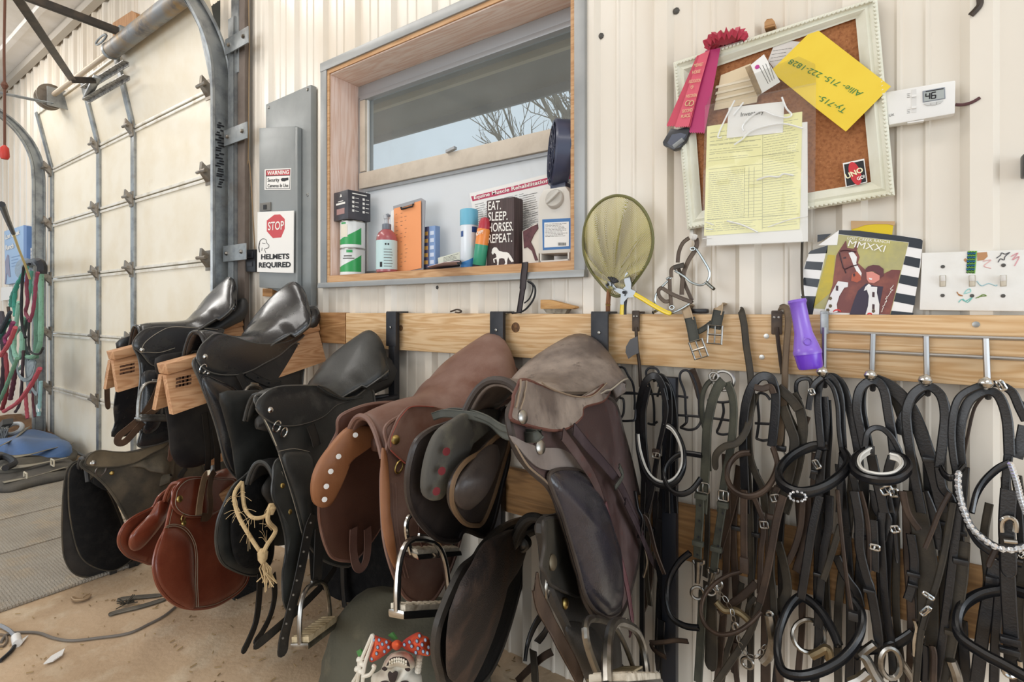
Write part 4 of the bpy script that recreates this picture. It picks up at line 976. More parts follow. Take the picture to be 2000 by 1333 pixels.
# ---------------------------------------------------------------- racks
RACKW = wood('rack_wood', '#c99a70', '#b27f55', '#d6ad86', 'y', 1.2, .6, knots=False); RACKE = wood('rack_end', '#dcb88f', '#cda678', '#e4c7a4', 'x', 3, .65, knots=False)
def wood_rack(front, zf, X, label, zb, lean=.42):
    """Wooden saddle rack: cap board over two leaning boards."""
    t = thing('saddle_rack', label, 'saddle rack', (X, -.3, zf-.12))
    y0, y1 = front, -.05
    a, b = V((X, y0, zf)), V((X, y1, zb))
    mk('cap_board', *beam_vf(a, b, .075, .036), RACKW, t, bevel=.003)
    for sgn in (-1, 1):
        d = (b-a); s_ = d.cross(V((0, 0, 1))).normalized()
        nrm = (s_*.95+V((0, 0, .22*sgn))).normalized() if False else s_
        c0 = a+s_*sgn*.03+V((0, 0, -.02)); c1 = b+s_*sgn*.03+V((0, 0, -.02)); dn = (V((0, 0, -1))+s_*sgn*lean)*.125; th = s_*sgn*-.03
        v = [c0, c1, c1+dn, c0+dn, c0+th, c1+th, c1+dn+th, c0+dn+th]
        mk('side_board', v, [(0, 1, 2, 3), (7, 6, 5, 4), (0, 4, 5, 1), (1, 5, 6, 2), (2, 6, 7, 3), (3, 7, 4, 0)], RACKW, t, smooth=False)
    return t
e2 = PX(322, 722, -1.93); r2 = wood_rack(e2.y, e2.z, -1.95, 'wooden saddle rack holding up the glossy dressage saddle', e2.z+.13)
e1 = PX(216, 695, -2.57); r1 = wood_rack(e1.y, e1.z, -2.57, 'wooden saddle rack end closest to the garage door', e1.z+.13)
STAMP = mat('stamp_ink', '#5b3c28', .8)
for (rk, X, c, s_) in ((r2, -1.91, (348, 740), '2'), (r1, -2.53, (238, 716), 'KD')):
    b = MB(); rr = random.Random(4)
    for k in range(4):
        for j in range(3):
            p = PX(c[0]+k*7, c[1]+j*7-k*1.5, X+.035)
            b.add(obox_vf(p, (.0006, 0, 0), (0, .006+rr.uniform(0, .004), .0015), (0, 0, .004)))
    b.mk('stamp_mark', STAMP, rk)
def metal_rack(px, z_arm, label, X2, y2, z2, low=None):
    p = W(px, 640, .045)
    t = thing('saddle_rack', label, 'saddle rack', (p.x, -.05, .3))
    mk('upright', *box_vf(p.x-.016, p.x+.016, -.075, -.048, .12, 1.116), BLACKMETAL, t, bevel=.003)
    mk('hook_plate', *box_vf(p.x-.026, p.x+.026, -.076, -.012, 1.113, 1.119), BLACKMETAL, t, bevel=.002)
    mk('hook_plate', *box_vf(p.x-.026, p.x+.026, -.078, -.070, .99, 1.117), BLACKMETAL, t, bevel=.003)
    for dx in (-.05, .05):
        mk('arm', *tube_vf([(p.x+dx*.3, -.06, z_arm), (X2+dx, -.2, z_arm-.01), (X2+dx, y2, z2)], .012, 8), BLACKMETAL, t)
    if low:
        for dx in (-.045, .045):
            mk('arm', *tube_vf([(p.x+dx*.3, -.06, low[0]), (low[1]+dx, -.18, low[0]-.01), (low[1]+dx, low[2], low[3])], .012, 8), BLACKMETAL, t)
    mk('screw', *lathe_vf([(.005, 0), (.005, .002), (.002, .003)], (p.x, -.0785, 1.06), 8, (0, -1, 0)), STEEL, t)
metal_rack(776, .80, 'black metal saddle rack hooked on the board beside the worn black saddle', -1.51, -.42, .73, (.60, -1.46, -.40, .58))
metal_rack(981, .78, 'black metal saddle rack hooked on the board behind the brown saddle', -1.03, -.42, .72, (.56, -1.03, -.36, .5))
metal_rack(1180, .86, 'black metal saddle rack hooked on the board behind the dusty grey brown saddle', -.645, -.40, .80, (.58, -.63, -.38, .6))
for (X, Y, zf, lab) in ((-2.52, .56, .50, 'low wooden saddle rack under the dusty olive black saddle'), (-1.98, .52, .42, 'low wooden saddle rack under the chestnut red saddle')):
    wood_rack(-Y, zf, X, lab, zf+.08, .08)
# ================================================================ BRIDLES AND STRAPS
SB = leather('bridle_black', '#17171a', '#2d2a27', .48, .8, .38, dscale=12, coat=.2, drough=.65)
SG = leather('bridle_green_grey', '#3b3c34', '#565648', .4, .7, .65, dscale=14, coat=0)
SBR = leather('bridle_brown', '#392b22', '#5a4738', .42, .75, .55, dscale=12, coat=0)
SO = leather('bridle_olive', '#2f2a22', '#4e4537', .4, .72, .6, dscale=14, coat=0)
SLIN = mat('white_lining', '#e7e4dd', .5)
BLING = mat('crystal', '#e9ebee', .08, .6, coat=1.0)
class Br:
    def __init__(s, label, cat, z, c, d=.1, name='bridle', group='bridles and straps hung under the board'):
        s.z = z; s.d = d; s.o = thing(name, label, cat, W(*z(c), d), group)
    def P(s, pts, d=None, z=None):
        z = z or s.z; d = s.d if d is None else d
        return [W(*z(q[:2]), q[2] if len(q) > 2 else d) for q in pts]
    def st(s, part, pts, w, m=SB, d=None, z=None, th=.005, nrm=(-.25, -1, .1), re=False, side=None, closed=False, parent=None):
        P = s.P(pts, d, z); zz = z or s.z; mid = P[len(P)//2]
        return mk(part, *strap_vf(P, pxm(mid, w/zz.k), th, nrm=nrm, side=side, round_end=re, closed=closed), m, parent or s.o, angle=math.radians(50))
    def rope(s, part, pts, w, m=SB, d=None, z=None, closed=False):
        P = s.P(pts, d, z); zz = z or s.z
        return mk(part, *tube_vf(P, pxm(P[len(P)//2], w/zz.k)/2, 8, closed=closed, sm=6), m, s.o)
    def band(s, part, pts, w, m=SB, z=None, d0=None, d1=None, th=.011, lining=None, closed=False):
        """Padded loop standing off the wall: low in the picture is far from the wall."""
        zz = z or s.z; ys = [q[1] for q in pts]; lo, hi = min(ys), max(ys)
        d0 = s.d-.02 if d0 is None else d0; d1 = s.d+.08 if d1 is None else d1
        P = [W(*zz(q), d0+(d1-d0)*((q[1]-lo)/(hi-lo))) for q in pts]
        mid = P[len(P)//2]; w = pxm(mid, w/zz.k)
        o = mk(part, *strap_vf(P, w, th, side=(.05, -.25, 1), sm=8, closed=closed), m, s.o, angle=math.radians(60))
        if lining:
            c = sum(P, V((0, 0, 0)))/len(P)
            Q = [p+(c-p).normalized()*th*.75 for p in P]
            mk('lining', *strap_vf([q+V((0, 0, w*.18)) for q in Q], w*.8, .006, side=(.05, -.25, 1), sm=8, closed=closed), lining, o)
        return o
    def ring(s, part, c, r, m=STEEL, d=None, z=None, thk=.0035, tilt=(0, 0, 0), sq=1.0):
        zz = z or s.z; d = s.d if d is None else d; p = W(*zz(c), d); r = pxm(p, r/zz.k)
        return mk(part, *tube_vf(ring_pts(p, V((1, tilt[0], 0)).normalized()*r*sq, V((0, tilt[1], 1)).normalized()*r, 20), thk, 7, closed=True), m, s.o)
    def buckle(s, c, w, h, ang=0, m=STEEL, d=None, z=None, thk=.0022):
        zz = z or s.z; d = (s.d if d is None else d)+.006; p = W(*zz(c), d); a = math.radians(ang)
        u = V((math.cos(a), 0, math.sin(a)))*pxm(p, w/zz.k)/2; v = V((-math.sin(a), 0, math.cos(a)))*pxm(p, h/zz.k)/2
        P = [p+u*.8+v, p+u+v*.8, p+u-v*.8, p+u*.8-v, p-u*.8-v, p-u-v*.8, p-u+v*.8, p-u*.8+v]
        b = MB(); b.add(tube_vf(P, thk, 6, closed=True)); b.add(tube_vf([p+u*0+v, p+V((0, -.004, 0)), p-v], thk*.7, 5))
        return b.mk('buckle', m, s.o)
    def rod(s, part, pts, r, m=STEEL, d=None, z=None, sm=6):
        return mk(part, *tube_vf(s.P(pts, d, z), r, 8, sm=sm), m, s.o)
    def keeper(s, c, w, h, m=SB, d=None, z=None):
        zz = z or s.z; p = W(*zz(c), (s.d if d is None else d)+.001)
        mk('keeper', *obox_vf(p, (pxm(p, w/zz.k)/2, 0, 0), (0, .006, 0), (0, 0, pxm(p, h/zz.k)/2)), m, s.o, bevel=.002)
    def chain(s, pts, lr, m=STEEL, d=None, z=None):
        P = cr(s.P(pts, d, z), 12); L_ = sum((b-a).length for a, b in zip(P, P[1:])); n = max(3, int(L_/(lr*2.9))); Q = resample(P, n, closed=False)
        b = MB()
        for i in range(n):
            t = (Q[min(i+1, n-1)]-Q[max(i-1, 0)]).normalized(); sd = t.cross(V((0, -1, 0)) if i % 2 else V((.7, -.7, .2)))
            sd = sd.normalized() if sd.length > .1 else t.orthogonal().normalized()
            b.add(tube_vf(ring_pts(Q[i], t*lr*1.7, sd*lr, 10), lr*.28, 5, closed=True))
        return b.mk('chain', m, s.o)

# ---- hooks and wire hangers
def wire_hanger(pieces, label, z, d=.05):
    p = W(*z(pieces[0][1][0]), d); t = thing('wire_hanger', label, 'bridle hanger', p, 'wire bridle hangers on the wall')
    for nm, pts in pieces: mk(nm, *tube_vf([W(*z(q[:2]), q[2] if len(q) > 2 else d) for q in pts], .0032, 7, sm=6), BLACKMETAL, t)
wire_hanger([('loop', [(105, 590), (75, 480), (80, 445), (120, 440), (150, 490), (180, 545), (190, 640), (188, 700)]), ('loop', [(95, 765), (120, 720), (120, 640), (95, 625), (110, 598), (160, 595), (200, 600)]),
             ('hook', [(85, 760, .05), (110, 770, .08), (160, 770, .1), (190, 760, .1), (195, 700, .09)])], 'bare bent wire bridle hanger next to the dusty grey saddle', ZH)
wire_hanger([('loop', [(310, 800), (305, 640), (262, 490), (270, 450), (300, 440), (335, 460), (350, 540), (330, 620)]), ('bar', [(95, 600), (360, 605), (520, 625)]), ('hook', [(270, 785), (300, 792), (330, 775)])], 'bent wire bridle hanger holding the bridle with white browband lining', ZH)
wire_hanger([('loop', [(510, 780), (505, 700), (500, 600), (470, 510), (480, 465), (520, 460), (560, 520), (585, 620), (590, 730)]), ('hook', [(475, 810, .05), (510, 780, .06), (515, 740, .05)]), ('hook', [(475, 812, .06), (520, 825, .09), (570, 815, .1), (600, 770, .09), (590, 730, .06)])], 'rusty ended wire bridle hanger beside the grey green halter straps', ZH)
wire_hanger([('loop', [(735, 660), (740, 720), (715, 800), (700, 840), (730, 855), (780, 850)]), ('bar', [(460, 735), (600, 745), (780, 768)]), ('bar', [(640, 640), (720, 655), (780, 650)])], 'wire bridle hanger mostly covered by the grey green halter straps', ZH)
wire_hanger([('loop', [(945, 880), (960, 760), (950, 640), (960, 600), (1000, 605), (1030, 640)]), ('bar', [(935, 785), (1040, 790)]), ('hook', [(945, 880, .05), (980, 892, .08), (1015, 888, .08)])], 'wire bridle hanger behind the brown bridle with round noseband', ZH)
for (c, lab, rod, wd) in (((197, 150), 'brown metal tack hook over the board next to the saddle upright', [(197, 190, .06), (205, 320, .06), (218, 420, .055), (225, 560, .06)], 48), ((1070, 160), 'brown metal tack hook over the board next to the purple flashlight', [(1068, 190, .06), (1085, 330, .06), (1105, 480, .06)], 62)):
    p = W(*ZH(c), .055); t = thing('tack_hook', lab, 'hook', p)
    hw = pxm(p, wd/ZH.k)/2
    mk('plate', *obox_vf(p, (hw, 0, 0), (0, .003, 0), (0, 0, .028)), BROWNMETAL, t, bevel=.004)
    mk('plate', *box_vf(p.x-hw, p.x+hw, -.058, -.012, 1.113, 1.119), BROWNMETAL, t, bevel=.002)
    mk('rod', *tube_vf([W(*ZH(q[:2]), q[2]) for q in rod], .0045, 7, sm=5), BROWNMETAL, t)
    for dx in (-.4, .4): mk('rivet', *lathe_vf([(.003, 0), (.003, .002), (.001, .003)], p+V((dx*hw, -.003, .012)), 8, (0, -1, 0)), STEEL, t)
lf = mkpoly('leather_flap', [W(*ZH(q), .075) for q in ((205, 245), (160, 265), (135, 310), (132, 345), (150, 385), (175, 365), (212, 350))], (0, .004, 0), mat('grey_leather_flap', '#565557', .7), label='small grey leather scrap hung on the tack hook rod', cat='leather scrap')
# ---- chrome rack with ball ends
ck = thing('chrome_rack', 'chrome wire bridle rack with ball tipped hooks over the board', 'rack', W(*ZI((340, 215)), .06))
SAT = mat('satin_chrome', '#b4b3b2', .28, .95)
mk('bar', *tube_vf([W(*ZI((335, 215)), .056), W(*ZI((960, 243)), .056), W(*ZI((1600, 262)), .056), W(2120, 668, .056)], .0042, 8), SAT, ck)
mk('bar', *tube_vf([W(*ZI((335, 325)), .056), W(*ZI((960, 358)), .056), W(*ZI((1600, 388)), .056), W(2120, 708, .056)], .0042, 8), SAT, ck)
for i, (xt, yt, xb, yb) in enumerate(((350, 190, 348, 470), (652, 230, 645, 490), (980, 245, 985, 520), (1350, 258, 1360, 540))):
    mk('hook_rod', *tube_vf([W(*ZI((xt, yt)), .061), W(*ZI((xb, yb-30)), .061), W(*ZI((xb, yb)), .10), W(*ZI((xb, yb-14)), .13)], .0055, 8), SAT, ck)
    mk('ball_end', *lathe_vf([(.002, -.011), (.009, -.0065), (.0115, 0), (.009, .0065), (.002, .011)], W(*ZI((xb-10, yb-4)), .14), 14), CHROME, ck)
    mk('hook_tip', *tube_vf([W(*ZI((xb, yb+10)), .10), W(*ZI((xb+4, yb+60)), .09), W(*ZI((xb+4, yb+85)), .075)], .0055, 8), BLACKMETAL, ck)
p = W(*ZI((350, 160)), .06)
mk('over_hook', *obox_vf(p, (.008, 0, 0), (0, .003, 0), (0, 0, .026)), GALV, ck, bevel=.003); mk('over_hook', *box_vf(p.x-.008, p.x+.008, -.063, -.015, 1.113, 1.118), GALV, ck, bevel=.001)

# ---- B1
b = Br('black bridle with white lined browband on the bent wire hanger', 'bridle', ZH, (300, 1200), .09)
b.st('crown_strap', [(255, 1150), (220, 950), (210, 760), (222, 640), (250, 540), (290, 495), (330, 500), (365, 560), (380, 640)], 46)
b.st('rein', [(300, 510), (360, 500), (415, 600), (438, 760), (432, 900), (428, 1100), (440, 1340)], 44, d=.075)
b.st('rein', [(330, 540), (395, 560), (410, 700), (400, 900), (390, 1100), (395, 1340)], 36, d=.085)
b.st('cheek_strap', [(275, 560), (245, 700), (246, 850), (258, 1000), (280, 1150), (270, 1340)], 42, d=.1)
b.st('cheek_strap', [(360, 570), (385, 690), (365, 820), (340, 930), (318, 1060), (300, 1200), (265, 1340)], 34, d=.105)
b.keeper((322, 965), 46, 40, SBR, .107); b.buckle((322, 985), 44, 30, 0, STEEL, .107)
b.band('browband', [(200, 850), (210, 960), (250, 1085), (310, 1155), (385, 1175), (450, 1145), (492, 1070), (498, 970), (470, 880), (425, 815), (370, 785)], 34, SB, lining=SLIN, d0=.1, d1=.15, th=.008)
b.band('noseband', [(605, 985), (500, 972), (430, 1000), (380, 1062), (375, 1130), (410, 1195), (470, 1225), (540, 1200), (600, 1125)], 34, SB, d0=.12, d1=.17, th=.009)
b.band('noseband', [(600, 430), (520, 500), (455, 620), (437, 760), (470, 880), (560, 940), (660, 955)], 42, SB, z=ZJ, d0=.12, d1=.16)
b.st('rein', [(300, 100), (310, 330), (295, 560), (320, 800)], 40, SO, .06, ZJ); b.st('rein', [(360, 0), (365, 300), (400, 600), (380, 900), (395, 1160)], 48, SB, .06, ZJ)
b.st('rein', [(240, 180), (300, 200), (360, 420), (420, 580)], 34, SBR, .13, ZJ)
b.band('curb_strap', [(430, 1160), (350, 1110), (322, 1060), (350, 1060), (430, 1052), (500, 1042), (585, 1050)], 38, SBR, z=ZJ, d0=.1, d1=.13, th=.005)
b.st('rein_end', [(400, 900), (395, 1080), (420, 1165)], 60, SB, .09, ZJ, re=True)
b.rod('buckle_arc', [(285, 400), (300, 500), (275, 600)], .004, STEEL, .1, ZJ); b.st('rein', [(215, 0), (235, 120), (265, 200), (240, 330)], 26, SB, .16, ZJ)
# dark upright post behind
mk('rack_post', *box_vf(W(1312, 1000, .05).x-.018, W(1312, 1000, .05).x+.018, -.075, -.05, 0.0, .95), mat('navy_black_steel', '#23262e', .45, .3), bevel=.003, label='dark steel post standing on the floor behind the bridles', cat='post')
B1_ = b
# ---- B2 grey green
b = Br('grey green leather straps with snap hooks hung from a steel ring', 'martingale', ZH, (700, 1000), .12, name='breast_collar')
b.ring('ring', (740, 520), 60, STEEL, .11, thk=.004); b.ring('ring', (680, 495), 26, STEEL, .115, thk=.003)
b.st('strap', [(740, 520), (705, 560), (670, 650), (640, 800), (632, 950), (625, 1100), (610, 1340)], 60, SG); b.st('strap', [(665, 0), (668, 150), (655, 350), (652, 470)], 62, SG, z=ZJ)
b.st('strap', [(760, 530), (795, 620), (802, 750), (785, 930), (760, 1060), (738, 1200), (722, 1340)], 50, SG); b.st('strap', [(835, 60), (812, 200), (785, 380), (765, 560)], 56, SG, z=ZJ)
b.st('strap', [(700, 500), (640, 540), (608, 620), (610, 750), (640, 900), (650, 1080)], 32, SG, .1)
b.buckle((612, 1185), 70, 60); b.keeper((600, 1235), 75, 24, SG, .124); b.buckle((738, 1235), 56, 60); b.keeper((735, 1285), 66, 24, SG, .124)
b.keeper((655, 365), 76, 34, SG, .124, ZJ); b.keeper((782, 405), 76, 34, SG, .124, ZJ); b.keeper((672, 42), 80, 26, SG, .124, ZJ); b.keeper((832, 105), 66, 26, SG, .124, ZJ)
for q in ((670, 100), (664, 210), (658, 320), (650, 445), (828, 155), (812, 270), (795, 385)):
    p = W(*ZJ(q), .1235); mk('strap_hole', *lathe_vf([(.0028, 0), (.0028, .0012)], p, 8, (0, -1, 0)), INK, b.o)
for a in (((655, 485), (655, 560), (650, 640)), ((760, 560), (750, 610), (735, 690))):
    P = b.P(a, .125, ZJ)
    mk('snap_hook', *tube_vf(P, .009, 10, sm=4, rf=lambda t: 1.0-.35*t), STEEL, b.o)
b.rod('snap_loop', [(620, 480), (640, 505), (690, 505), (695, 480)], .004, STEEL, .126, ZJ); b.rod('snap_loop', [(725, 540), (735, 570), (790, 570), (795, 540)], .004, STEEL, .126, ZJ)
b.ring('ring', (650, 710), 42, STEEL, .12, ZJ, tilt=(.5, 0)); b.ring('ring', (745, 690), 34, STEEL, .12, ZJ, tilt=(.4, 0))
b.st('hanging_strap', [(690, 700), (680, 900), (668, 1120), (655, 1340)], 62, SG, .1, ZJ); b.st('hanging_strap', [(735, 640), (742, 900), (748, 1100), (742, 1250)], 95, SO, .09, ZJ, re=True)
b.st('hanging_strap', [(720, 0), (720, 300), (705, 600)], 40, SO, .07, ZJ); b.st('hanging_strap', [(915, 0), (870, 180), (820, 340), (790, 460)], 60, SBR, .07, ZJ)
# ---- B3 brown
b = Br('brown bridle with round leather noseband and braided reins behind the draped straps', 'bridle', ZH, (950, 1200), .11)
b.st('crown_strap', [(880, 1340), (868, 1050), (860, 880), (872, 700), (900, 590), (940, 520), (985, 492), (1035, 510), (1062, 600), (1060, 720), (1048, 850), (1038, 930)], 55, SB)
b.st('crown_strap', [(930, 560), (980, 570), (1030, 560), (1050, 600)], 40, SBR, .12)
b.st('cheek_strap', [(940, 600), (905, 720), (895, 880), (905, 1000), (940, 1100), (985, 1200), (1000, 1340)], 46, SO, .09)
b.band('noseband', [(905, 968), (835, 978), (778, 1035), (762, 1115), (790, 1185), (850, 1228), (925, 1235), (1000, 1195), (1050, 1120), (1072, 1030), (1045, 935)], 38, SBR, d0=.12, d1=.19, th=.010)
b.st('cheek_strap', [(975, -10), (975, 250), (977, 450), (980, 570)], 50, SBR, .13, ZJ); b.keeper((978, 515), 56, 110, SBR, .131, ZJ)
b.band('noseband', [(955, 562), (865, 588), (765, 650), (695, 740), (676, 850), (715, 945), (805, 1000), (920, 985), (1020, 920), (1095, 840)], 26, SBR, z=ZJ, d0=.13, d1=.2, th=.008)
b.st('cheek_strap', [(1045, 40), (1100, 180), (1110, 300), (1095, 420), (1085, 720)], 38, SBR, .12, ZJ); b.buckle((1115, 235), 50, 44, 10, STEEL, .12, ZJ)
b.st('cheek_strap', [(1180, 0), (1165, 150), (1170, 350), (1165, 560), (1180, 700), (1185, 860)], 48, SO, .12, ZJ); b.keeper((1170, 180), 56, 34, SBR, .122, ZJ)
b.st('rein', [(1250, 30), (1205, 200), (1165, 420), (1130, 600), (1085, 780)], 52, SBR, .15, ZJ); b.st('rein', [(1085, 780), (1020, 980), (905, 1160), (780, 1345)], 46, SO, .14, ZJ)
b.st('rein', [(1210, 350), (1245, 470), (1275, 620), (1270, 720), (1205, 820)], 62, SO, .1, ZJ)
b.st('rein', [(1385, 60), (1370, 250), (1320, 420), (1265, 520)], 40, SBR, .1, ZJ)
b.st('rein', [(1060, 640), (980, 720), (900, 780), (800, 850)], 50, SBR, .09, ZJ); b.st('rein', [(1055, 740), (1010, 800), (1000, 880)], 36, SO, .1, ZJ)
b.rod('curb_bar', [(780, 770), (840, 830), (920, 835), (985, 880), (1015, 915)], .008, mat('tarnished_brass_bit', '#8b7a5c', .45, .8), .12, ZJ)
b.chain([(775, 680), (850, 760), (895, 850), (910, 930), (945, 1050), (985, 1130), (1060, 1160), (1115, 1090)], .0045, STEEL, .14, ZJ)
b.ring('bit_ring', (1000, 1200), 36, STEEL, .13, ZJ); b.ring('bit_ring', (915, 945), 24, STEEL, .14, ZJ, sq=.7); b.ring('bit_ring', (800, 650), 26, STEEL, .12, ZJ, sq=.8)
b.rod('bit_shank', [(1150, 860), (1165, 940), (1175, 1040), (1150, 1140), (1105, 1190)], .011, STEEL, .13, ZJ); b.ring('shank_ring', (1155, 860), 18, STEEL, .13, ZJ)
b.st('rein', [(960, 640), (935, 800), (900, 980), (850, 1150), (820, 1345)], 40, SO, .07, ZJ); b.st('rein', [(1190, 850), (1200, 1000), (1215, 1200), (1230, 1345)], 52, SBR, .08, ZJ)
b.st('rein', [(920, 1060), (915, 1200), (930, 1345)], 40, SBR, .06, ZJ)
B3_ = b
# ---- straps draped over the board
for (pts, w, lab) in (([(838, 92, .0), (848, 86, .05), (868, 180, .062), (880, 300, .065), (900, 430, .07), (912, 560, .09), (908, 700, .10), (885, 820, .12), (825, 905, .13), (745, 930, .13), (692, 985, .13), (690, 1075, .13)], 42, 'dark strap draped over the board and curling behind the brown bridle'),
                      ([(1085, 70, .0), (1110, 62, .03), (1132, 80, .055), (1140, 160, .062), (1130, 300, .066), (1122, 440, .07), (1118, 600, .08), (1100, 780, .09), (1085, 930, .09)], 38, 'tan brown strap draped over the board beside the brown tack hook')):
    P = [W(*ZH(q[:2]), q[2]) for q in pts]
    t = thing('leather_strap', lab, 'strap', P[3])
    m = SO if w == 42 else leather('tan_drape_strap', '#6a5844', '#836f58', .4, .75, .6, coat=0)
    mk('strap', *strap_vf(P, pxm(P[3], w/ZH.k), .004, nrm=(-.2, -1, .25), round_end=True), m, t)
    if w != 42:
        mk('keeper', *obox_vf(W(*ZH((1092, 940)), .09), (.012, 0, 0), (0, .007, 0), (0, 0, .006)), SB, t, bevel=.002); mk('buckle', *tube_vf(ring_pts(W(*ZH((1088, 985)), .095), (.012, 0, 0), (0, 0, .012), 8), .002, 5, closed=True), STEEL, t)
# extra brown bridle tangle between
b = Br('olive brown braided bridle crowded between the draped strap and the oversized black noseband', 'bridle', ZH, (1140, 700), .09)
b.st('rein', [(1075, 560), (1120, 600), (1170, 650), (1206, 700)], 60, SO, .1); b.st('rein', [(1105, 680), (1150, 800), (1180, 900), (1160, 1050), (1120, 1200), (1060, 1340)], 58, SO, .1)
b.st('rein', [(1090, 680), (1100, 800), (1095, 930)], 42, SO, .085); b.st('cheek_strap', [(1045, 1340), (1050, 1240), (1075, 1180)], 40, SBR, .12); b.buckle((1060, 1250), 50, 40, 20, STEEL, .13)
b.st('crown_strap', [(200, 640), (175, 590), (180, 530), (220, 508), (262, 520), (268, 600), (250, 700)], 24, SB, .07, ZI); b.st('rein', [(150, 600), (190, 680), (215, 800), (200, 950), (170, 1100), (100, 1340)], 60, SO, .09, ZI)
b.st('rein', [(240, 740), (200, 850), (140, 1010), (70, 1180), (30, 1340)], 46, SBR, .085, ZI); b.st('rein', [(80, 560), (110, 700), (160, 820), (190, 960)], 50, SO, .08, ZI)
b.st('rein', [(190, 0), (200, 300), (195, 600), (210, 900)], 36, SO, .06, ZK); b.st('rein', [(60, 0), (50, 300), (-20, 560)], 50, SBR, .08, ZK)
# ---- B4
b = Br('black bridle with oversized plain black noseband on the end ball hook', 'bridle', ZI, (340, 800), .10)
b.st('crown_strap', [(330, 930), (318, 800), (308, 650), (316, 560), (345, 500), (385, 500), (425, 550), (450, 640), (456, 790), (466, 960)], 44); b.st('crown_strap', [(352, 500), (410, 500), (465, 560), (505, 690), (535, 830), (558, 960), (570, 1130)], 50, d=.085)
b.st('crown_strap', [(360, 515), (405, 570), (432, 680), (440, 830), (455, 950)], 26, d=.11)
b.st('throat_lash', [(335, 500), (285, 545), (262, 620), (250, 700)], 34, d=.11); b.buckle((270, 590), 26, 34, 20, STEEL, .115)
b.band('noseband', [(370, 925), (255, 935), (135, 998), (68, 1085), (92, 1165), (195, 1215), (325, 1190), (445, 1112), (497, 1030), (462, 955)], 70, SB, d0=.09, d1=.24, th=.014)
b.st('cheek_strap', [(345, 620), (355, 760), (345, 900), (330, 1000), (320, 1180), (310, 1340)], 52, d=.09); b.st('cheek_strap', [(370, 640), (378, 850), (365, 1050), (362, 1340)], 38, d=.075); b.st('cheek_strap', [(462, 960), (450, 1100), (440, 1340)], 36, d=.09)
b.st('throat_lash', [(320, 950), (290, 1060), (275, 1130)], 34, d=.1); b.keeper((288, 1085), 40, 24, SB, .102); b.buckle((300, 1040), 30, 50, 30, STEEL, .11)
p = W(*ZI((183, 1240)), .245); bb = MB()
for q in ring_pts(p, (.014, 0, .002), (0, -.002, .010), 12): bb.add(lathe_vf([(.0005, -.003), (.003, 0), (.0005, .003)], q, 6, (0, -1, 0)))
bb.mk('crystal_ornament', BLING, b.o)
b.st('rein', [(270, -10), (285, 150), (310, 400), (340, 650), (372, 850)], 26, SBR, .14, ZK); b.st('rein', [(145, 30), (95, 250), (55, 500), (15, 750)], 56, SB, .13, ZK)
b.st('rein', [(215, 30), (205, 250), (170, 430), (150, 700), (130, 950)], 52, SB, .1, ZK); b.st('rein', [(120, 150), (135, 420), (130, 700), (140, 1000), (110, 1345)], 54, SB, .09, ZK); b.keeper((137, 580), 64, 24, SB, .1, ZK)
b.st('rein', [(290, 240), (235, 420), (170, 620)], 42, SO, .12, ZK)
b.band('noseband', [(372, 760), (432, 840), (440, 950), (390, 1070), (290, 1180), (150, 1258), (0, 1290), (-120, 1240), (-150, 1050), (-90, 850), (0, 745), (80, 770), (170, 860), (240, 980), (280, 1080)], 72, SB, z=ZK, d0=.1, d1=.2, th=.014)
b.keeper((380, 870), 60, 60, SB, .15, ZK)
b.ring('bit_ring', (70, 1010), 105, STEEL, .1, ZK, thk=.005, tilt=(.5, .2)); b.rod('bit_mouthpiece', [(90, 1150), (150, 1120), (200, 1100), (215, 1180)], .009, mat('tarnished_brass_bit', ''), .11, ZK)
b.st('rein', [(260, 450), (330, 600), (400, 700), (430, 800)], 60, SB, .08, ZK)
B4_ = b
# ---- B5
b = Br('black bridle with white padded noseband on the next ball hook', 'bridle', ZI, (650, 900), .105)
b.st('crown_strap', [(600, 950), (572, 820), (550, 690), (568, 580), (625, 525), (680, 528), (722, 590), (748, 740), (770, 870), (782, 980)], 52); b.st('crown_strap', [(640, 520), (592, 570), (585, 690), (610, 830), (632, 940)], 40, d=.09)
b.st('rein', [(660, 515), (760, 560), (860, 660), (930, 800), (985, 960), (1040, 1130), (1090, 1340)], 78, d=.085); b.st('rein', [(690, 530), (775, 620), (830, 760), (870, 920), (910, 1060), (960, 1340)], 46, SO, .075); b.keeper((1000, 1010), 72, 30, SB, .09)
b.st('throat_lash', [(600, 930), (615, 850), (655, 815), (710, 820), (765, 870), (810, 950), (825, 1000)], 34, d=.12)
b.band('noseband', [(630, 945), (548, 995), (528, 1060), (580, 1115), (690, 1140), (800, 1128), (868, 1070), (845, 1010), (775, 985)], 60, SB, d0=.11, d1=.22, th=.013, lining=SLIN)
b.keeper((632, 955), 50, 60, SB, .115); b.keeper((780, 985), 44, 50, SB, .115)
b.st('cheek_strap', [(640, 980), (665, 1100), (690, 1200), (720, 1340)], 56, d=.11); b.st('cheek_strap', [(770, 990), (745, 1080), (735, 1190), (760, 1340)], 48, d=.1); b.buckle((735, 1200), 60, 44, 30, CHROME, .12); b.buckle((780, 1215), 40, 44, 10, CHROME, .12)
b.st('cheek_strap', [(520, 1100), (545, 1200), (560, 1340)], 44, d=.09); b.keeper((535, 1110), 50, 24, SB, .1)
b.st('cheek_strap', [(385, 0), (420, 200), (425, 400), (470, 590), (500, 680), (540, 900), (562, 1090)], 60, SB, .12, ZK, re=True); b.keeper((490, 695), 70, 26, SB, .125, ZK)
b.st('cheek_strap', [(430, 0), (470, 150), (490, 330), (490, 560)], 30, SBR, .11, ZK); b.st('cheek_strap', [(520, 200), (530, 420), (530, 560)], 52, SB, .11, ZK); b.buckle((530, 392), 52, 34, 0, CHROME, .115, ZK)
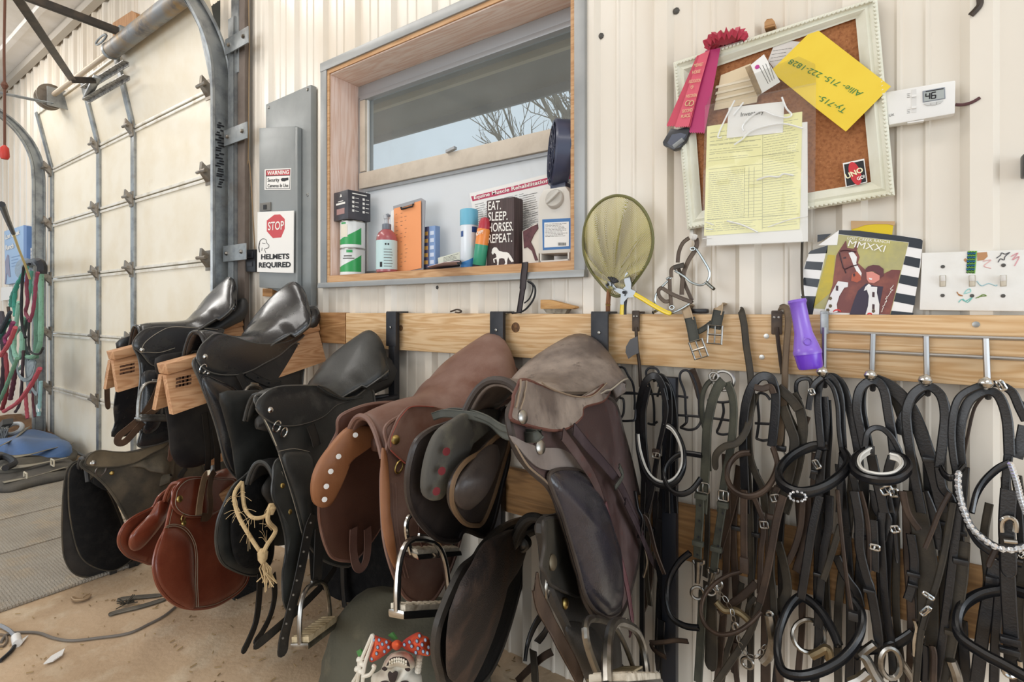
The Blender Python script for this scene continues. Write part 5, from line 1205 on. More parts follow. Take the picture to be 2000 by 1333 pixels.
b.st('rein', [(600, 0), (572, 250), (585, 500), (605, 800), (650, 1100), (660, 1345)], 50, SB, .1, ZK); b.st('rein', [(690, 20), (650, 250), (625, 450), (615, 700), (620, 900)], 44, SB, .08, ZK); b.st('rein', [(545, 0), (560, 120), (600, 200), (560, 330)], 90, SB, .09, ZK)
b.buckle((672, 265), 46, 40, 20, CHROME, .1, ZK); b.st('billet', [(672, 290), (680, 400), (690, 500)], 26, SB, .1, ZK, re=True)
b.ring('bit_ring', (640, 1200), 105, STEEL, .12, ZK, thk=.0055, tilt=(.4, 0), sq=.6); b.rod('bit_mouthpiece', [(435, 1140), (470, 1170), (520, 1270), (570, 1345)], .010, STEEL, .13, ZK); b.rod('bit_cheek', [(430, 1145), (480, 1100), (530, 1065)], .008, STEEL, .13, ZK)
b.rod('bit_mouthpiece', [(360, 1340), (430, 1310), (490, 1262)], .010, STEEL, .13, ZK)
b.band('noseband', [(380, 1150), (480, 1110), (560, 1100), (660, 1075), (740, 1030), (800, 985)], 80, SB, z=ZK, d0=.09, d1=.1, th=.008)
B5_ = b
# ---- B6
b = Br('black bridle with bundled laced reins on the ball hook beside the crystal browband', 'bridle', ZI, (985, 900), .10)
b.st('crown_strap', [(950, 1340), (895, 1050), (868, 860), (858, 720), (890, 620), (950, 565), (1010, 560), (1075, 620), (1098, 740), (1082, 900), (1062, 1060)], 52); b.st('crown_strap', [(1000, 555), (1085, 620), (1125, 740), (1135, 860)], 32, d=.085); b.st('crown_strap', [(970, 575), (900, 640), (835, 740), (800, 850)], 46, d=.085)
b.st('cheek_strap', [(1060, 1060), (1080, 1180), (1130, 1250), (1150, 1340)], 50, d=.11); b.band('keeper_loop', [(1070, 1060), (1100, 1110), (1150, 1120), (1215, 1050)], 44, SB, d0=.11, d1=.15, th=.007)
b.st('rein', [(725, 0), (760, 150), (840, 270)], 44, SBR, .13, ZK); b.st('rein', [(800, 0), (850, 250), (895, 500), (900, 750), (900, 1000), (905, 1345)], 120, SO, .09, ZK); b.st('rein', [(780, 300), (805, 480), (795, 640), (760, 760)], 56, SB, .1, ZK); b.keeper((800, 580), 76, 30, SB, .105, ZK); b.keeper((795, 655), 60, 22, SB, .105, ZK)
b.st('rein', [(870, 0), (930, 150), (960, 280), (950, 400)], 60, SB, .085, ZK); b.st('rein', [(1075, 80), (1020, 400), (960, 650), (890, 830), (850, 1000), (820, 1345)], 40, SO, .13, ZK); b.st('rein', [(1115, 80), (1070, 500), (1020, 900), (985, 1150), (950, 1345)], 50, SB, .12, ZK)
b.st('rein', [(1145, 350), (1130, 600), (1090, 850), (1050, 1080), (990, 1345)], 80, SO, .11, ZK); b.keeper((1128, 490), 84, 40, SB, .125, ZK); b.keeper((1060, 985), 70, 34, SO, .125, ZK)
b.st('curb_strap', [(1055, 10), (985, 140), (930, 280), (880, 400)], 28, SBR, .14, ZK); b.buckle((905, 730), 60, 20, -30, CHROME, .14, ZK); b.buckle((885, 835), 24, 76, -35, CHROME, .14, ZK)
b.st('billet', [(930, 720), (890, 850), (860, 960)], 42, SB, .13, ZK); b.rod('bit_cheek', [(815, 900), (830, 960), (812, 1050), (815, 1150)], .006, CHROME, .12, ZK); b.rod('bit_cheek', [(848, 990), (840, 1150), (830, 1345)], .009, CHROME, .12, ZK); b.rod('bit_cheek', [(1060, 1180), (1090, 1260), (1110, 1345)], .009, STEEL, .12, ZK)
b.band('noseband', [(700, 1170), (790, 1300), (800, 1345)], 60, leather('cream_padding', '#b5a896', '#8d7f6d', .4, .7, .7, coat=0), z=ZK, d0=.1, d1=.12, th=.01); b.st('noseband', [(880, 1080), (885, 1200), (880, 1345)], 40, SB, .13, ZK); b.st('noseband', [(930, 1080), (945, 1150), (940, 1345)], 36, SBR, .135, ZK)
B6_ = b
# ---- B7
b = Br('black bridle with crystal studded browband and horseshoe buckles on the last ball hook', 'bridle', ZI, (1360, 900), .10)
b.st('crown_strap', [(1175, 1130), (1150, 1000), (1138, 860), (1150, 720), (1190, 620), (1290, 560), (1400, 540), (1480, 560)], 40, d=.115); b.st('crown_strap', [(1200, 1050), (1188, 930), (1196, 780), (1245, 650), (1330, 590), (1400, 592), (1450, 650), (1485, 780), (1496, 980)], 52)
b.st('crown_strap', [(1340, 610), (1280, 690), (1240, 850), (1212, 990)], 16, SBR, .08); b.st('throat_lash', [(1470, 560), (1520, 600), (1560, 690), (1600, 770)], 48, d=.12); b.buckle((1445, 550), 30, 56, 25, CHROME, .125)
b.st('rein', [(1590, 800), (1570, 900), (1540, 1000)], 60, SB, .09); b.st('rein', [(1490, 980), (1475, 1150), (1470, 1340)], 44, SB, .09); b.st('rein', [(1540, 640), (1600, 680)], 30, SB, .1)
b.band('browband', [(1500, 1030), (1420, 1070), (1340, 1145), (1290, 1230), (1262, 1340)], 50, leather('patent_black', '#17171a', '#232327', .4, .7, .2, coat=.6), d0=.12, d1=.16, th=.008); b.band('browband', [(1180, 220), (1240, 340), (1330, 420), (1430, 470), (1560, 510)], 60, leather('patent_black', '', ''), z=ZK, d0=.1, d1=.12, th=.008)
Pb = [W(*ZI(q), .17) for q in ((1180, 1085), (1176, 1160), (1190, 1250), (1215, 1340))]+[W(*ZK(q), .18) for q in ((1145, 120), (1195, 240), (1280, 325), (1380, 388), (1480, 405), (1580, 385))]
mk('crystal_band', *strap_vf(Pb, .012, .005, nrm=(-.25, -1, .2)), SB, b.o)
bb = MB(); Q = resample(cr(Pb, 10), 40, closed=False)
for i, q in enumerate(Q): bb.add(lathe_vf([(.001, -.004), (.0055 if i % 2 else .004, 0), (.001, .005)], q+V((0, -.004, 0)), 7, (0, -1, .1)))
bb.mk('crystal_row', BLING, b.o)
Q = resample(cr([W(*ZI(q), .16) for q in ((1505, 1040), (1540, 1140), (1570, 1260), (1600, 1340))], 8), 16, closed=False); bb = MB()
for i, q in enumerate(Q): bb.add(lathe_vf([(.001, -.004), (.005, 0), (.001, .005)], q, 7, (0, -1, .1)))
bb.mk('crystal_row', BLING, b.o)
b.st('cheek_strap', [(1465, -10), (1450, 250), (1462, 450), (1465, 600)], 88, SB, .14, ZK, re=True); b.st('cheek_strap', [(1450, 350), (1462, 700), (1480, 1000), (1488, 1200)], 84, SB, .13, ZK)
def shoe(c, s_, up):
    P = [W(*ZK((c[0]+dx*s_, c[1]+dy*s_*up)), .155) for dx, dy in ((-50, 45), (-52, 0), (-40, -38), (0, -55), (40, -38), (52, 0), (48, 45))]
    o = mk('horseshoe_buckle', *tube_vf(P, .004, 7, sm=5), CHROME, b.o)
shoe((1463, 240), 1, 1); shoe((1487, 1235), 1.1, -1); b.rod('buckle_bar', [(1430, 345), (1525, 355)], .004, CHROME, .155, ZK)
b.keeper((1475, 1045), 110, 50, SB, .14, ZK); b.keeper((1470, 1115), 110, 40, SB, .145, ZK)
b.band('noseband', [(1590, 720), (1500, 695), (1420, 690), (1260, 722), (1145, 800), (1102, 920), (1140, 1030), (1290, 1135), (1440, 1215), (1590, 1300)], 76, SB, z=ZK, d0=.09, d1=.2, th=.014)
b.st('rein', [(1375, 480), (1335, 700), (1290, 950), (1240, 1345)], 74, SB, .08, ZK); b.st('rein', [(1405, 640), (1375, 1000), (1362, 1345)], 54, SB, .085, ZK); b.st('rein', [(1140, 900), (1150, 1100), (1170, 1345)], 60, SB, .07, ZK); b.keeper((1345, 620), 70, 50, SB, .085, ZK)
b.st('billet', [(1380, 400), (1340, 480), (1320, 530)], 34, SBR, .12, ZK, re=True); b.st('rein', [(1530, 0), (1545, 250), (1560, 480)], 40, SB, .09, ZK); b.buckle((1558, 430), 30, 60, -20, CHROME, .12, ZK)
B7_ = b
# more reins and cheek straps hanging behind
rr = random.Random(21)
for b_, xs in ((B1_, (1255, 1275, 1292, 1302)), (B3_, (1420, 1440, 1462, 1480, 1500)), (B4_, (1530, 1560, 1588, 1612, 1640)), (B5_, (1662, 1685, 1704, 1722, 1742)), (B6_, (1768, 1790, 1812, 1835)), (B7_, (1865, 1885, 1930, 1962, 1990))):
    for k, x in enumerate(xs):
        y0 = rr.uniform(880, 985); y1 = rr.choice((1345, 1345, 1345, rr.uniform(1200, 1320))); a = rr.uniform(-26, 26); w_ = rr.uniform(10, 19); dd = rr.uniform(.05, .072)
        pts = [(x+rr.uniform(-6, 6), y0), (x+a*.3+rr.uniform(-8, 8), y0*.7+y1*.3), (x+a*.7+rr.uniform(-10, 10), y0*.35+y1*.65), (x+a, y1)]
        b_.st('rein', pts, w_, rr.choice((SB, SB, SO, SBR)), dd, ID, re=(y1 < 1340))
        if k % 2: b_.keeper((x+a*.3, y0*.7+y1*.3), w_+4, 8, SB, dd+.003, ID)
# leftover hanging leathers low between the bridles and the front saddle
b = Br('dark folded straps low behind the front low saddle and the steel post', 'strap', ZF, (760, 900), .10, name='strap_bundle')
b.band('loop', [(700, 1180), (720, 1050), (770, 920), (830, 840), (870, 870), (850, 960), (790, 1040)], 60, SB, z=ZF, d0=.08, d1=.14, th=.006)
b.st('strap', [(760, 1100), (770, 1220), (775, 1345)], 76, SO, .14, ZF); b.st('strap', [(640, 1330), (740, 1230), (830, 1150), (900, 1110)], 50, SBR, .12, ZF)
# girth buckles over the board
t = thing('girth_strap', 'tan backed girth folded over the board with two roller buckles', 'girth', W(*ZH((600, 150)), .06))
TANW = mat('tan_webbing', '#b09a7e', .8, var='#9b8468', vscale=30); GE = leather('girth_end', '#33342f', '#4d4d45', .4, .7, .6, coat=0)
mk('webbing', *strap_vf([W(*ZH(q[:2]), q[2]) for q in ((540, 70, .0), (505, 62, .045), (515, 100, .062), (530, 150, .065))], .024, .006, nrm=(-.3, -1, .4)), TANW, t)
mk('webbing', *strap_vf([W(*ZH(q[:2]), q[2]) for q in ((735, 62, .0), (712, 60, .045), (705, 85, .062), (700, 110, .064))], .026, .006, nrm=(-.3, -1, .4)), TANW, t)
mk('elastic_end', *strap_vf([W(*ZH(q), .067) for q in ((530, 130), (545, 200), (560, 280))], .026, .006, nrm=(0, -1, 0)), GE, t)
mk('elastic_end', *strap_vf([W(*ZH(q), .067) for q in ((712, 85), (700, 140), (688, 200))], .026, .006, nrm=(0, -1, 0)), GE, t)
mk('elastic_end', *strap_vf([W(*ZH(q), .063) for q in ((580, 220), (630, 190), (670, 160))], .014, .005, nrm=(0, -1, 0)), GE, t)
for c, a in (((585, 325), 20), ((686, 235), -3)):
    p = W(*ZH(c), .072); an = math.radians(a); u = V((math.cos(an), 0, math.sin(an)))*.0165; v_ = V((-math.sin(an), 0, math.cos(an)))*.022
    bb = MB(); bb.add(tube_vf([p+u+v_, p+u-v_, p-u-v_, p-u+v_], .003, 6, closed=True)); bb.add(tube_vf([p+u, p-u], .0028, 6)); bb.add(tube_vf([p+v_, p-v_*.9], .002, 6))
    bb.mk('roller_buckle', STEEL, t)
mk('cap', *box_vf(W(*ZH((580, 80)), .02).x-.02, W(*ZH((580, 80)), .02).x+.03, -.045, -.022, 1.114, 1.126), BLACKPL, t, bevel=.005)
mk('hanging_end', *strap_vf([W(*ZH(q[:2]), q[2]) for q in ((540, 450, .03), (575, 540, .03), (600, 630, .03))], .02, .004, nrm=(0, -1, 0)), SBR, t)
# purple torch
t = thing('flashlight', 'purple plastic flashlight hung on a cord beside the chrome rack', 'flashlight', W(*ZI((250, 420)), .09))
PUR = mat('purple_plastic', '#8f6ad6', .3, var='#7a52c2', vscale=14, coat=.3); PURD = mat('purple_deep', '#7442cf', .25, coat=.4)
a0, a1 = W(*ZI((178, 15)), .10), W(*ZI((262, 435)), .10); ax = a1-a0; Lf = ax.length; ks = Lf/.155
mk('barrel', *lathe_vf([(.006, 0), (.0175, .001), (.019, .006), (.0165, .012), (.0165, .05), (.018, .075), (.024, .1), (.0265, .112), (.028, .114), (.028, .121)], a0, 24, ax), PUR, t)
mk('lens_head', *lathe_vf([(.0272, .121), (.0265, .125), (.0245, .148), (.0225, .153), (.018, .154)], a0, 24, ax), PURD, t)
pb_ = W(*ZI((268, 265)), .075) ; pb2 = a0.lerp(a1, .62)+V((.006, -.021, 0))
mk('switch', *lathe_vf([(.009, 0), (.009, .003), (.007, .005), (.006, .003)], pb2, 16, (.25, -1, 0)), PUR, t)
mk('cord', *tube_vf([W(1567, 470, .02), W(1566, 520, .03), W(1568, 575, .07), W(1574, 592, .1)], .003, 6, sm=4), mat('dark_cord', '#40392f', .8), t)
mk('screw_eye', *tube_vf([W(*ZI((325, 430)), .07), W(*ZI((332, 455)), .07)], .003, 5), BRASS, t)
# screws in the board
for q in scb[:3]:
    p = W(*q, .045); mk('screw', *lathe_vf([(.006, 0), (.006, .0015), (.002, .002)], p, 10, (0, -1, 0)), STEEL, label='screw head in the pine board %s' % {1497: 'between the draped straps', 1488: 'under the screw between the draped straps', 1906: 'above the chrome rack'}[q[0]], cat='screw')
# ================================================================ THINGS ON AND IN THE WALL
def wbox(name, quad, d, th, m, parent=None, bevel=.0, **k):
    """Box standing on the wall: front face quad in pixels at distance d, th deep."""
    v, f = prism_vf([W(x, y, d) for x, y in quad], (0, th, 0)); return mk(name, v, f, m, parent, bevel=bevel, **k)
def lines(name, quad, n, d, m, parent, hpx=1.2, rag=.25, seed=1, gap=0.0):
    """Rows of fine print inside a pixel quad (tl, tr, br, bl)."""
    r = random.Random(seed); tl, tr_, br, bl = [V((*q, 0)) for q in quad]; b = MB()
    for i in range(n):
        t = (i+.5)/n; a = tl.lerp(bl, t); c = tr_.lerp(br, t); s = 0.0
        while s < 1-rag*r.random():
            e = min(1, s+r.uniform(.04, .16)); p, q = a.lerp(c, s), a.lerp(c, e)
            b.add(prism_vf([W(p.x, p.y-hpx/2, d), W(q.x, q.y-hpx/2, d), W(q.x, q.y+hpx/2, d), W(p.x, p.y+hpx/2, d)], (0, .0003, 0))); s = e+r.uniform(.012, .03)+gap
    return b.mk(name, m, parent, smooth=False)
# ---- electrical panel
EG = mat('panel_grey', '#8f9291', .42, .12, var='#808483', vscale=4, coat=.1)
ZP = Zm(460, 300, 4.1625)
ep = thing('electrical_panel', 'tall grey electrical box with a hinged door on the white wall', 'electrical panel', W(555, 560, .04))
wbox('cover', [(519, 204), (607, 165), (607, 598), (519, 560)], .035, .03, EG, ep, bevel=.003)
wbox('door', [(506, 250), (577, 246), (577, 566), (506, 562)], .055, .02, EG, ep, bevel=.004)
wbox('hinge_rail', [(577, 248), (581, 248), (581, 566), (577, 566)], .058, .02, EG, ep, bevel=.001)
wbox('latch', [(507.5, 397), (528, 395), (528, 411), (507.5, 413)], .060, .006, mat('latch_grey', '#77736c', .4, .3), ep, bevel=.001); wbox('latch_slot', [(514, 400.5), (519.5, 400), (519.5, 409), (514, 409.5)], .0625, .004, INK, ep)
for q in ((525, 210), (601, 175), (601, 381)): mk('screw', *lathe_vf([(.008, 0), (.007, .003), (.002, .004)], W(*q, .035), 10, (0, -1, 0)), STEEL, ep)
SIGNW = mat('sign_white', '#efece6', .45); SRED = mat('sign_red', '#c9474c', .5)
ws = thing('warning_sign', 'small white warning sticker about cameras on the grey electrical box door', 'sign', W(543, 371, .057))
wbox('backing', [(517, 331), (568.5, 328.5), (567, 371), (516.5, 371)], .0568, .0015, SIGNW, ws)
wbox('border', [(519, 333), (567, 330.5), (565.8, 369), (518.8, 369)], .0572, .0004, INK, ws); wbox('field', [(520.2, 345), (566, 343), (564.8, 368), (520, 368)], .0576, .0004, SIGNW, ws)
wbox('red_band', [(520.2, 333.8), (566, 331.4), (565.9, 341.8), (520.2, 343)], .0578, .0004, SRED, ws)
wtext('lettering', 'WARNING', (522, 341.8), (564.5, 339.8), 7.0, .058, WHITEINK, ws, bold=.025)
wtext('lettering', 'Security', (522.5, 355.5), (545.5, 354.5), 7.0, .058, INK, ws, bold=.012); wtext('lettering', 'Cameras In Use', (522.5, 366.2), (563, 365.5), 6.6, .058, INK, ws, bold=.012)
wpoly('camera_icon', [(548, 350), (551, 348), (557, 348), (563, 347), (563, 352), (558, 353), (556, 354.5), (550, 354)], .0583, .0004, INK, ws)
st = thing('stop_sign', 'white helmets required sign with a red stop octagon hung on the electrical box', 'sign', W(538, 533, .07))
wbox('board', [(503, 414.5), (573.5, 411.5), (572.5, 533.5), (502, 531.5)], .068, .004, SIGNW, st)
oc = [(536, 419.5), (547, 419), (556, 428), (556, 447), (549, 464), (533, 465.5), (521, 452), (521, 431)]
wpoly('red_octagon', oc, .0684, .0006, SRED, st)
wtext('lettering', 'STOP', (523.5, 450), (554.5, 448), 16, .0686, WHITEINK, st, bold=.015)
wtext('lettering', 'HELMETS', (510, 506.5), (565, 505.5), 9.6, .0686, INK, st, bold=.035); wtext('lettering', 'REQUIRED', (505.5, 522.5), (568, 521.8), 9.6, .0686, INK, st, bold=.035)
b = MB()
for pts in ([(507, 472), (512, 467), (519, 468), (521, 475), (525, 479), (524, 484), (518, 486)], [(508, 470), (506, 480), (507, 492)], [(512, 475), (518, 476)], [(516, 486), (519, 494)], [(512, 484), (511, 490)]): scr(b, pts, .0688, .0012)
scr(b, [(507, 474), (505.5, 484), (507, 493)], .0688, .0026)
b.mk('horse_sketch', INK, st)
rm = thing('door_remote', 'small black wall remote hung beside the helmets required sign', 'remote', W(487, 530, .03))
wbox('case', [(479, 488), (498, 487), (499, 532), (480, 531)], .04, .035, BLACKPL, rm, bevel=.005); wbox('button', [(480, 492), (493, 491), (493, 504), (481, 505)], .044, .006, mat('dark_grey_plastic', '#34353a', .5), rm, bevel=.003); wbox('button', [(481, 511), (492, 511), (492, 521), (482, 521)], .044, .006, mat('dark_grey_plastic', ''), rm, bevel=.003)
t = thing('string_loop', 'thin brown string hung in a loop from a wall screw beside the door track', 'string', W(485, 480, .03))
STR = mat('string_brown', '#8a7458', .9)
mk('string', *tube_vf([W(x, y, .03) for x, y in ((475, 490), (474, 440), (478, 370), (485, 312), (490, 350), (494, 420), (497, 470), (498, 488))], .003, 5, sm=4), STR, t)
mk('string', *tube_vf([W(x, y, .03) for x, y in ((485, 312), (486, 200), (487, 80), (485, -20))], .003, 5, sm=4), STR, t)
wpoly('wood_scrap', [(513, 564), (532, 564), (531, 580), (513, 579)], .03, .03, PINED, label='small wood scrap on the wall below the electrical box', cat='wood scrap')

# ---- things on the window sill
def onsill(px, py, z=WZ0): return FL(px, py, z)
def cyl(name, c, prof, m, parent, seg=28): return mk(name, *lathe_vf(prof, c, seg), m, parent, angle=math.radians(40))
def wrap_vf(c, r, a0, a1, zlo, zhi, n=20):
    v = []; f = []
    for i in range(n+1):
        t = i/n; a = a0+(a1-a0)*t; e = V((math.cos(a)*r, math.sin(a)*r, 0))
        v += [V(c)+e+V((0, 0, zlo(t))), V(c)+e+V((0, 0, zhi(t)))]
    for i in range(n): f.append((2*i, 2*i+2, 2*i+3, 2*i+1))
    return v, f
GRN = mat('label_green', '#2f9e52', .35); CANW = mat('can_white', '#e4e6e4', .3)
xc = W(687, 530, -.04).x; can0 = V((xc, .045, WZ0)); R = .0525
def can(z, h, label, txt):
    c = can0+V((0, 0, z)); t = thing('supplement_can', label, 'can', c, 'cans on the window sill')
    cyl('body', c, [(R*.97, 0), (R, .003), (R, .006), (R*.985, .008), (R*.985, h-.008), (R, h-.006), (R, h-.002), (R*.96, h), (R*.9, h-.003)], CANW, t)
    a = math.atan2(-1.425, 1.3); 
    mk('green_wave', *wrap_vf(c, R*.992, a-1.3, a+.9, lambda q: .014, lambda q: h*(.30+.45*q**1.5)), GRN, t)
    mk('rim', *lathe_vf([(R*1.01, h-.006), (R*1.02, h-.003), (R*1.0, h)], c, 28, cap=False), STEEL, t)
    return c, a, t
c, a, t = can(0, .115, 'lower green and white can of the stack at the sill end', 0)
mk('green_tab', *wrap_vf(c, R*.993, a-.35, a+.15, lambda q: .095, lambda q: .106), GRN, t)
for k, (w0, w1, zz) in enumerate(((-.6, .1, .078), (-.7, .3, .068))): mk('lettering', *wrap_vf(c, R*.994, a+w0, a+w1, lambda q: zz, lambda q: zz+.005), PRINT, t)
c, a, t = can(.116, .115, 'upper green and white can with paper tag under the black box', 0)
mk('paper_tag', *wrap_vf(c, R*1.0, a-1.0, a-.25, lambda q: .045, lambda q: .098), mat('cream_tag', '#e6dfcd', .7), t); mk('green_tab', *wrap_vf(c, R*.993, a-.9, a-.4, lambda q: .1, lambda q: .107), GRN, t)
bx = thing('cardboard_box', 'black product box with pale icons on top of the can stack', 'box', can0+V((0, 0, .232)))
BOXB = mat('box_black', '#3d3c42', .35, var='#4d4a50', vscale=14); an = math.radians(-6)
u = V((math.cos(an), math.sin(an), 0)); w_ = V((-math.sin(an), math.cos(an), 0)); cc = can0+V((-.003, .0, .232+.062))
mk('carton', *obox_vf(cc, u*.055, w_*.055, V((0, 0, .061))), BOXB, bx, bevel=.003)
fr = cc+u*.0555; lf_ = cc-w_*.0555
b = MB()
for i in range(2):
    for j in range(4): b.add(obox_vf(fr+w_*(-.03+.05*i)+V((0, 0, .03-.018*j)), u*.0004, w_*.005, V((0, 0, .005)))); b.add(obox_vf(fr+w_*(-.012+.05*i)+V((0, 0, .03-.018*j)), u*.0004, w_*.008, V((0, 0, .0012))))
b.add(obox_vf(fr+V((0, 0, .048)), u*.0004, w_*.035, V((0, 0, .002)))); b.mk('icon_print', WHITEINK, bx)
b = MB(); b.add(prism_vf([lf_+u*x+V((0, 0, z)) for x, z in ((-.005, .036), (.011, .036), (.003, .05))], w_*-.0006)); b.add(obox_vf(lf_+V((0, 0, .008)), u*.035, w_*.0005, V((0, 0, .004)))); b.add(obox_vf(lf_+V((0, 0, .018)), u*.02, w_*.0005, V((0, 0, .0015)))); b.mk('logo_print', WHITEINK, bx)
b = MB(); b.add(obox_vf(lf_+V((0, 0, -.025)), u*.03, w_*.0005, V((0, 0, .012)))); b.mk('pink_script', mat('dull_pink_print', '#a9837f', .6), bx)
# pump bottle
c = onsill(728, 531); c = V((c.x, .01, WZ0)); t = thing('pump_bottle', 'pump bottle with pale blue label and reddish liquid on the sill', 'bottle', c); r = .041
cyl('body', c, [(r*.9, 0), (r, .004), (r, .128), (r*.96, .142), (r*.78, .158), (r*.45, .17), (.014, .174)], mat('red_liquid', '#a85a5e', .25, coat=.4), t)
mk('label_wrap', *lathe_vf([(r*1.01, .012), (r*1.01, .126)], c, 28, cap=False), mat('pale_blue_label', '#c2dcdc', .45), t)
a = math.atan2(-1.39, 1.35)
for k in range(14): mk('print', *wrap_vf(c, r*1.02, a-.2, a+.55+.15*((k*7) % 3)/3, lambda q: .022+.0055*k, lambda q: .0245+.0055*k, 6), PRINT, t) if k % 2 == 0 else None
mk('print', *wrap_vf(c, r*1.02, a-.6, a-.35, lambda q: .02, lambda q: .04, 4), INK, t); mk('print', *wrap_vf(c, r*1.02, a-.1, a+.05, lambda q: .106, lambda q: .113, 4), INK, t); mk('print', *wrap_vf(c, r*1.02, a+.15, a+.3, lambda q: .106, lambda q: .113, 4), INK, t)
GP = mat('grey_pump', '#6f7680', .4); cyl('collar', c, [(.017, .17), (.018, .172), (.018, .192), (.014, .194)], GP, t)
cyl('pump_stem', c, [(.009, .19), (.009, .212), (.012, .214), (.012, .228), (.005, .231)], mat('clear_grey', '#b5b9bd', .3), t)
mk('spout', *tube_vf([c+V((-.012, 0, .226)), c+V((.012, -.004, .228)), c+V((.024, -.008, .222))], .0055, 8), GP, t)
# clipboard with orange sheet
def sill_sheet(q, d): return [W(x, y, d) for x, y in q]
t = thing('clipboard', 'clipboard holding an orange sheet stood upright on the sill', 'clipboard', W(798, 533, -.05))
wbox('board', [(768, 403), (822, 387), (830, 392), (826, 531), (770, 535)], -.055, .004, mat('clip_grey', '#9b9ca0', .5), t)
wbox('white_sheet', [(764, 412), (770, 410), (772, 534), (762, 536)], -.052, .001, PAPER, t)
wbox('orange_sheet', [(769, 408), (822, 392), (823, 524), (771, 535)], -.050, .001, mat('orange_paper', '#f0a06a', .7), t)
mk('clip', *tube_vf([W(x, y, -.044) for x, y in ((783, 405), (784, 409), (806, 403), (807, 398))], .0035, 6), INK, t)
wbox('clip_plate', [(782, 402), (808, 394), (808, 398), (782, 406)], -.047, .003, mat('clip_grey', ''), t)
b = MB(); rr = random.Random(6)
for k in range(14):
    for x in (772+rr.uniform(0, 1), 780+rr.uniform(0, 3), 789+rr.uniform(0, 2)):
        if rr.random() < .75: scr(b, [(x, 420+k*8-(x-770)*.25), (x+rr.uniform(2, 5), 419+k*8-(x-770)*.25)], -.0492, .0006)
b.mk('handwriting', PRINT, t)
# small boxes behind
for (q, colr, lab, stripe) in (([(826, 444), (838, 441), (838, 518), (826, 520)], '#4b4a66', 'narrow dark blue and yellow box next to the clipboard', '#c99a4a'), ([(838, 442), (850, 441), (852, 446), (851, 516), (838, 518)], '#7f9cc8', 'narrow light blue packet next to the dark blue box', '#cdd8ea')):
    p = W(*q[-1], -.07); t = thing('medicine_box', lab, 'box', V((p.x+.01, .07, WZ0)))
    z_ = W(*q[0], -.07).z; x0_ = W(*q[0], -.07).x; x1_ = W(*q[1], -.07).x
    mk('carton', *box_vf(x0_, x1_, .07, .098, WZ0, z_), mat('carton'+colr, colr, .45), t, bevel=.002)
    b = MB()
    for k in range(5): b.add(box_vf(x0_+.006, x1_-.006, .0693, .0696, WZ0+.03+.028*k, WZ0+.045+.028*k))
    b.mk('print', mat('print'+stripe, stripe, .5), t)
# papers
t = thing('paper_pile', 'loose papers and a pink leaflet lying on the sill next to the spray can', 'papers', W(865, 522, -.03))
wbox('card', [(855, 504), (898, 492), (898, 508), (856, 516)], -.08, .001, mat('pale_green_card', '#dcdfcf', .7), t); lines('print', [(866, 503), (896, 494), (896, 505), (866, 513)], 4, -.0795, PRINT, t, .8)
def flat(name, pts, z, m, parent, th=.0015): return mkpoly(name, [FL(x, y, z) for x, y in pts], (0, 0, -th), m, parent)
flat('pink_leaflet', [(835, 521), (868, 512), (898, 510), (896, 516), (850, 525)], WZ0+.012, mat('pink_leaf', '#d5bfc3', .7), t)
mk('sunglasses', *tube_vf([FL(824, 526, WZ0+.012), FL(845, 524, WZ0+.016), FL(870, 518, WZ0+.02), FL(892, 512, WZ0+.028), FL(897, 513, WZ0+.01)], .008, 8, sm=4), BLACKPL, t); mk('sunglasses', *tube_vf([FL(826, 528, WZ0+.01), FL(860, 522, WZ0+.01), FL(897, 518, WZ0+.012)], .006, 8, sm=4), BLACKPL, t)
# spray can
c = onsill(905, 523.5); c = V((c.x, .035, WZ0)); t = thing('spray_can', 'white aerosol can with light blue cap on the sill', 'spray can', c); r = .032
cyl('body', c, [(r*.92, 0), (r, .004), (r, .15), (r*.97, .156)], mat('aerosol_white', '#dfe6ec', .25, coat=.3), t); cyl('cap', c, [(r*1.02, .152), (r*1.02, .205), (r*.95, .209)], mat('cap_blue', '#6cb3cd', .4), t)
a = math.atan2(-1.41, 1.2); mk('blue_wave', *wrap_vf(c, r*1.01, a-1.2, a+1.2, lambda q: .002, lambda q: .02+.035*q*q), mat('label_blue', '#3f83c4', .35), t); mk('badge', *wrap_vf(c, r*1.01, a+.3, a+1.1, lambda q: .125, lambda q: .145), mat('badge_blue', '#2c4f8a', .4), t); mk('badge', *wrap_vf(c, r*1.01, a-1.1, a-.7, lambda q: .11, lambda q: .13), mat('badge_blue', ''), t)
# repellent bottle leaning on the block
c = onsill(921, 521); c = V((c.x, .02, WZ0)); ax = V((.17, .0, 1)).normalized(); t = thing('repellent_bottle', 'orange and green insect repellent bottle with red cap leaning on the dark block', 'bottle', c); r = .023
mk('body', *lathe_vf([(r*.85, .0), (r, .006), (r, .075)], c+V((0, 0, .004)), 24, ax), mat('repel_green', '#3e9d7c', .3), t); mk('sleeve', *lathe_vf([(r, .075), (r, .125), (r*.9, .13)], c+V((0, 0, .004)), 24, ax, cap=False), mat('repel_orange', '#ee8f42', .3), t)
mk('cap', *lathe_vf([(r*.9, .128), (r*.85, .15), (r*.6, .165), (.004, .17)], c+V((0, 0, .004)), 24, ax), mat('repel_red', '#b5313f', .35), t); mk('base', *lathe_vf([(r*.95, -.006), (r, .002)], c+V((0, 0, .006)), 24, ax), BLACKPL, t)
text('lettering', 'OFF!', c+ax*.108+V((-.012, -.024, 0)), c+ax*.114+V((.016, -.0215, 0)), .013, mat('off_blue', '#f2e6d8', .4), t, up=ax, bold=.03)
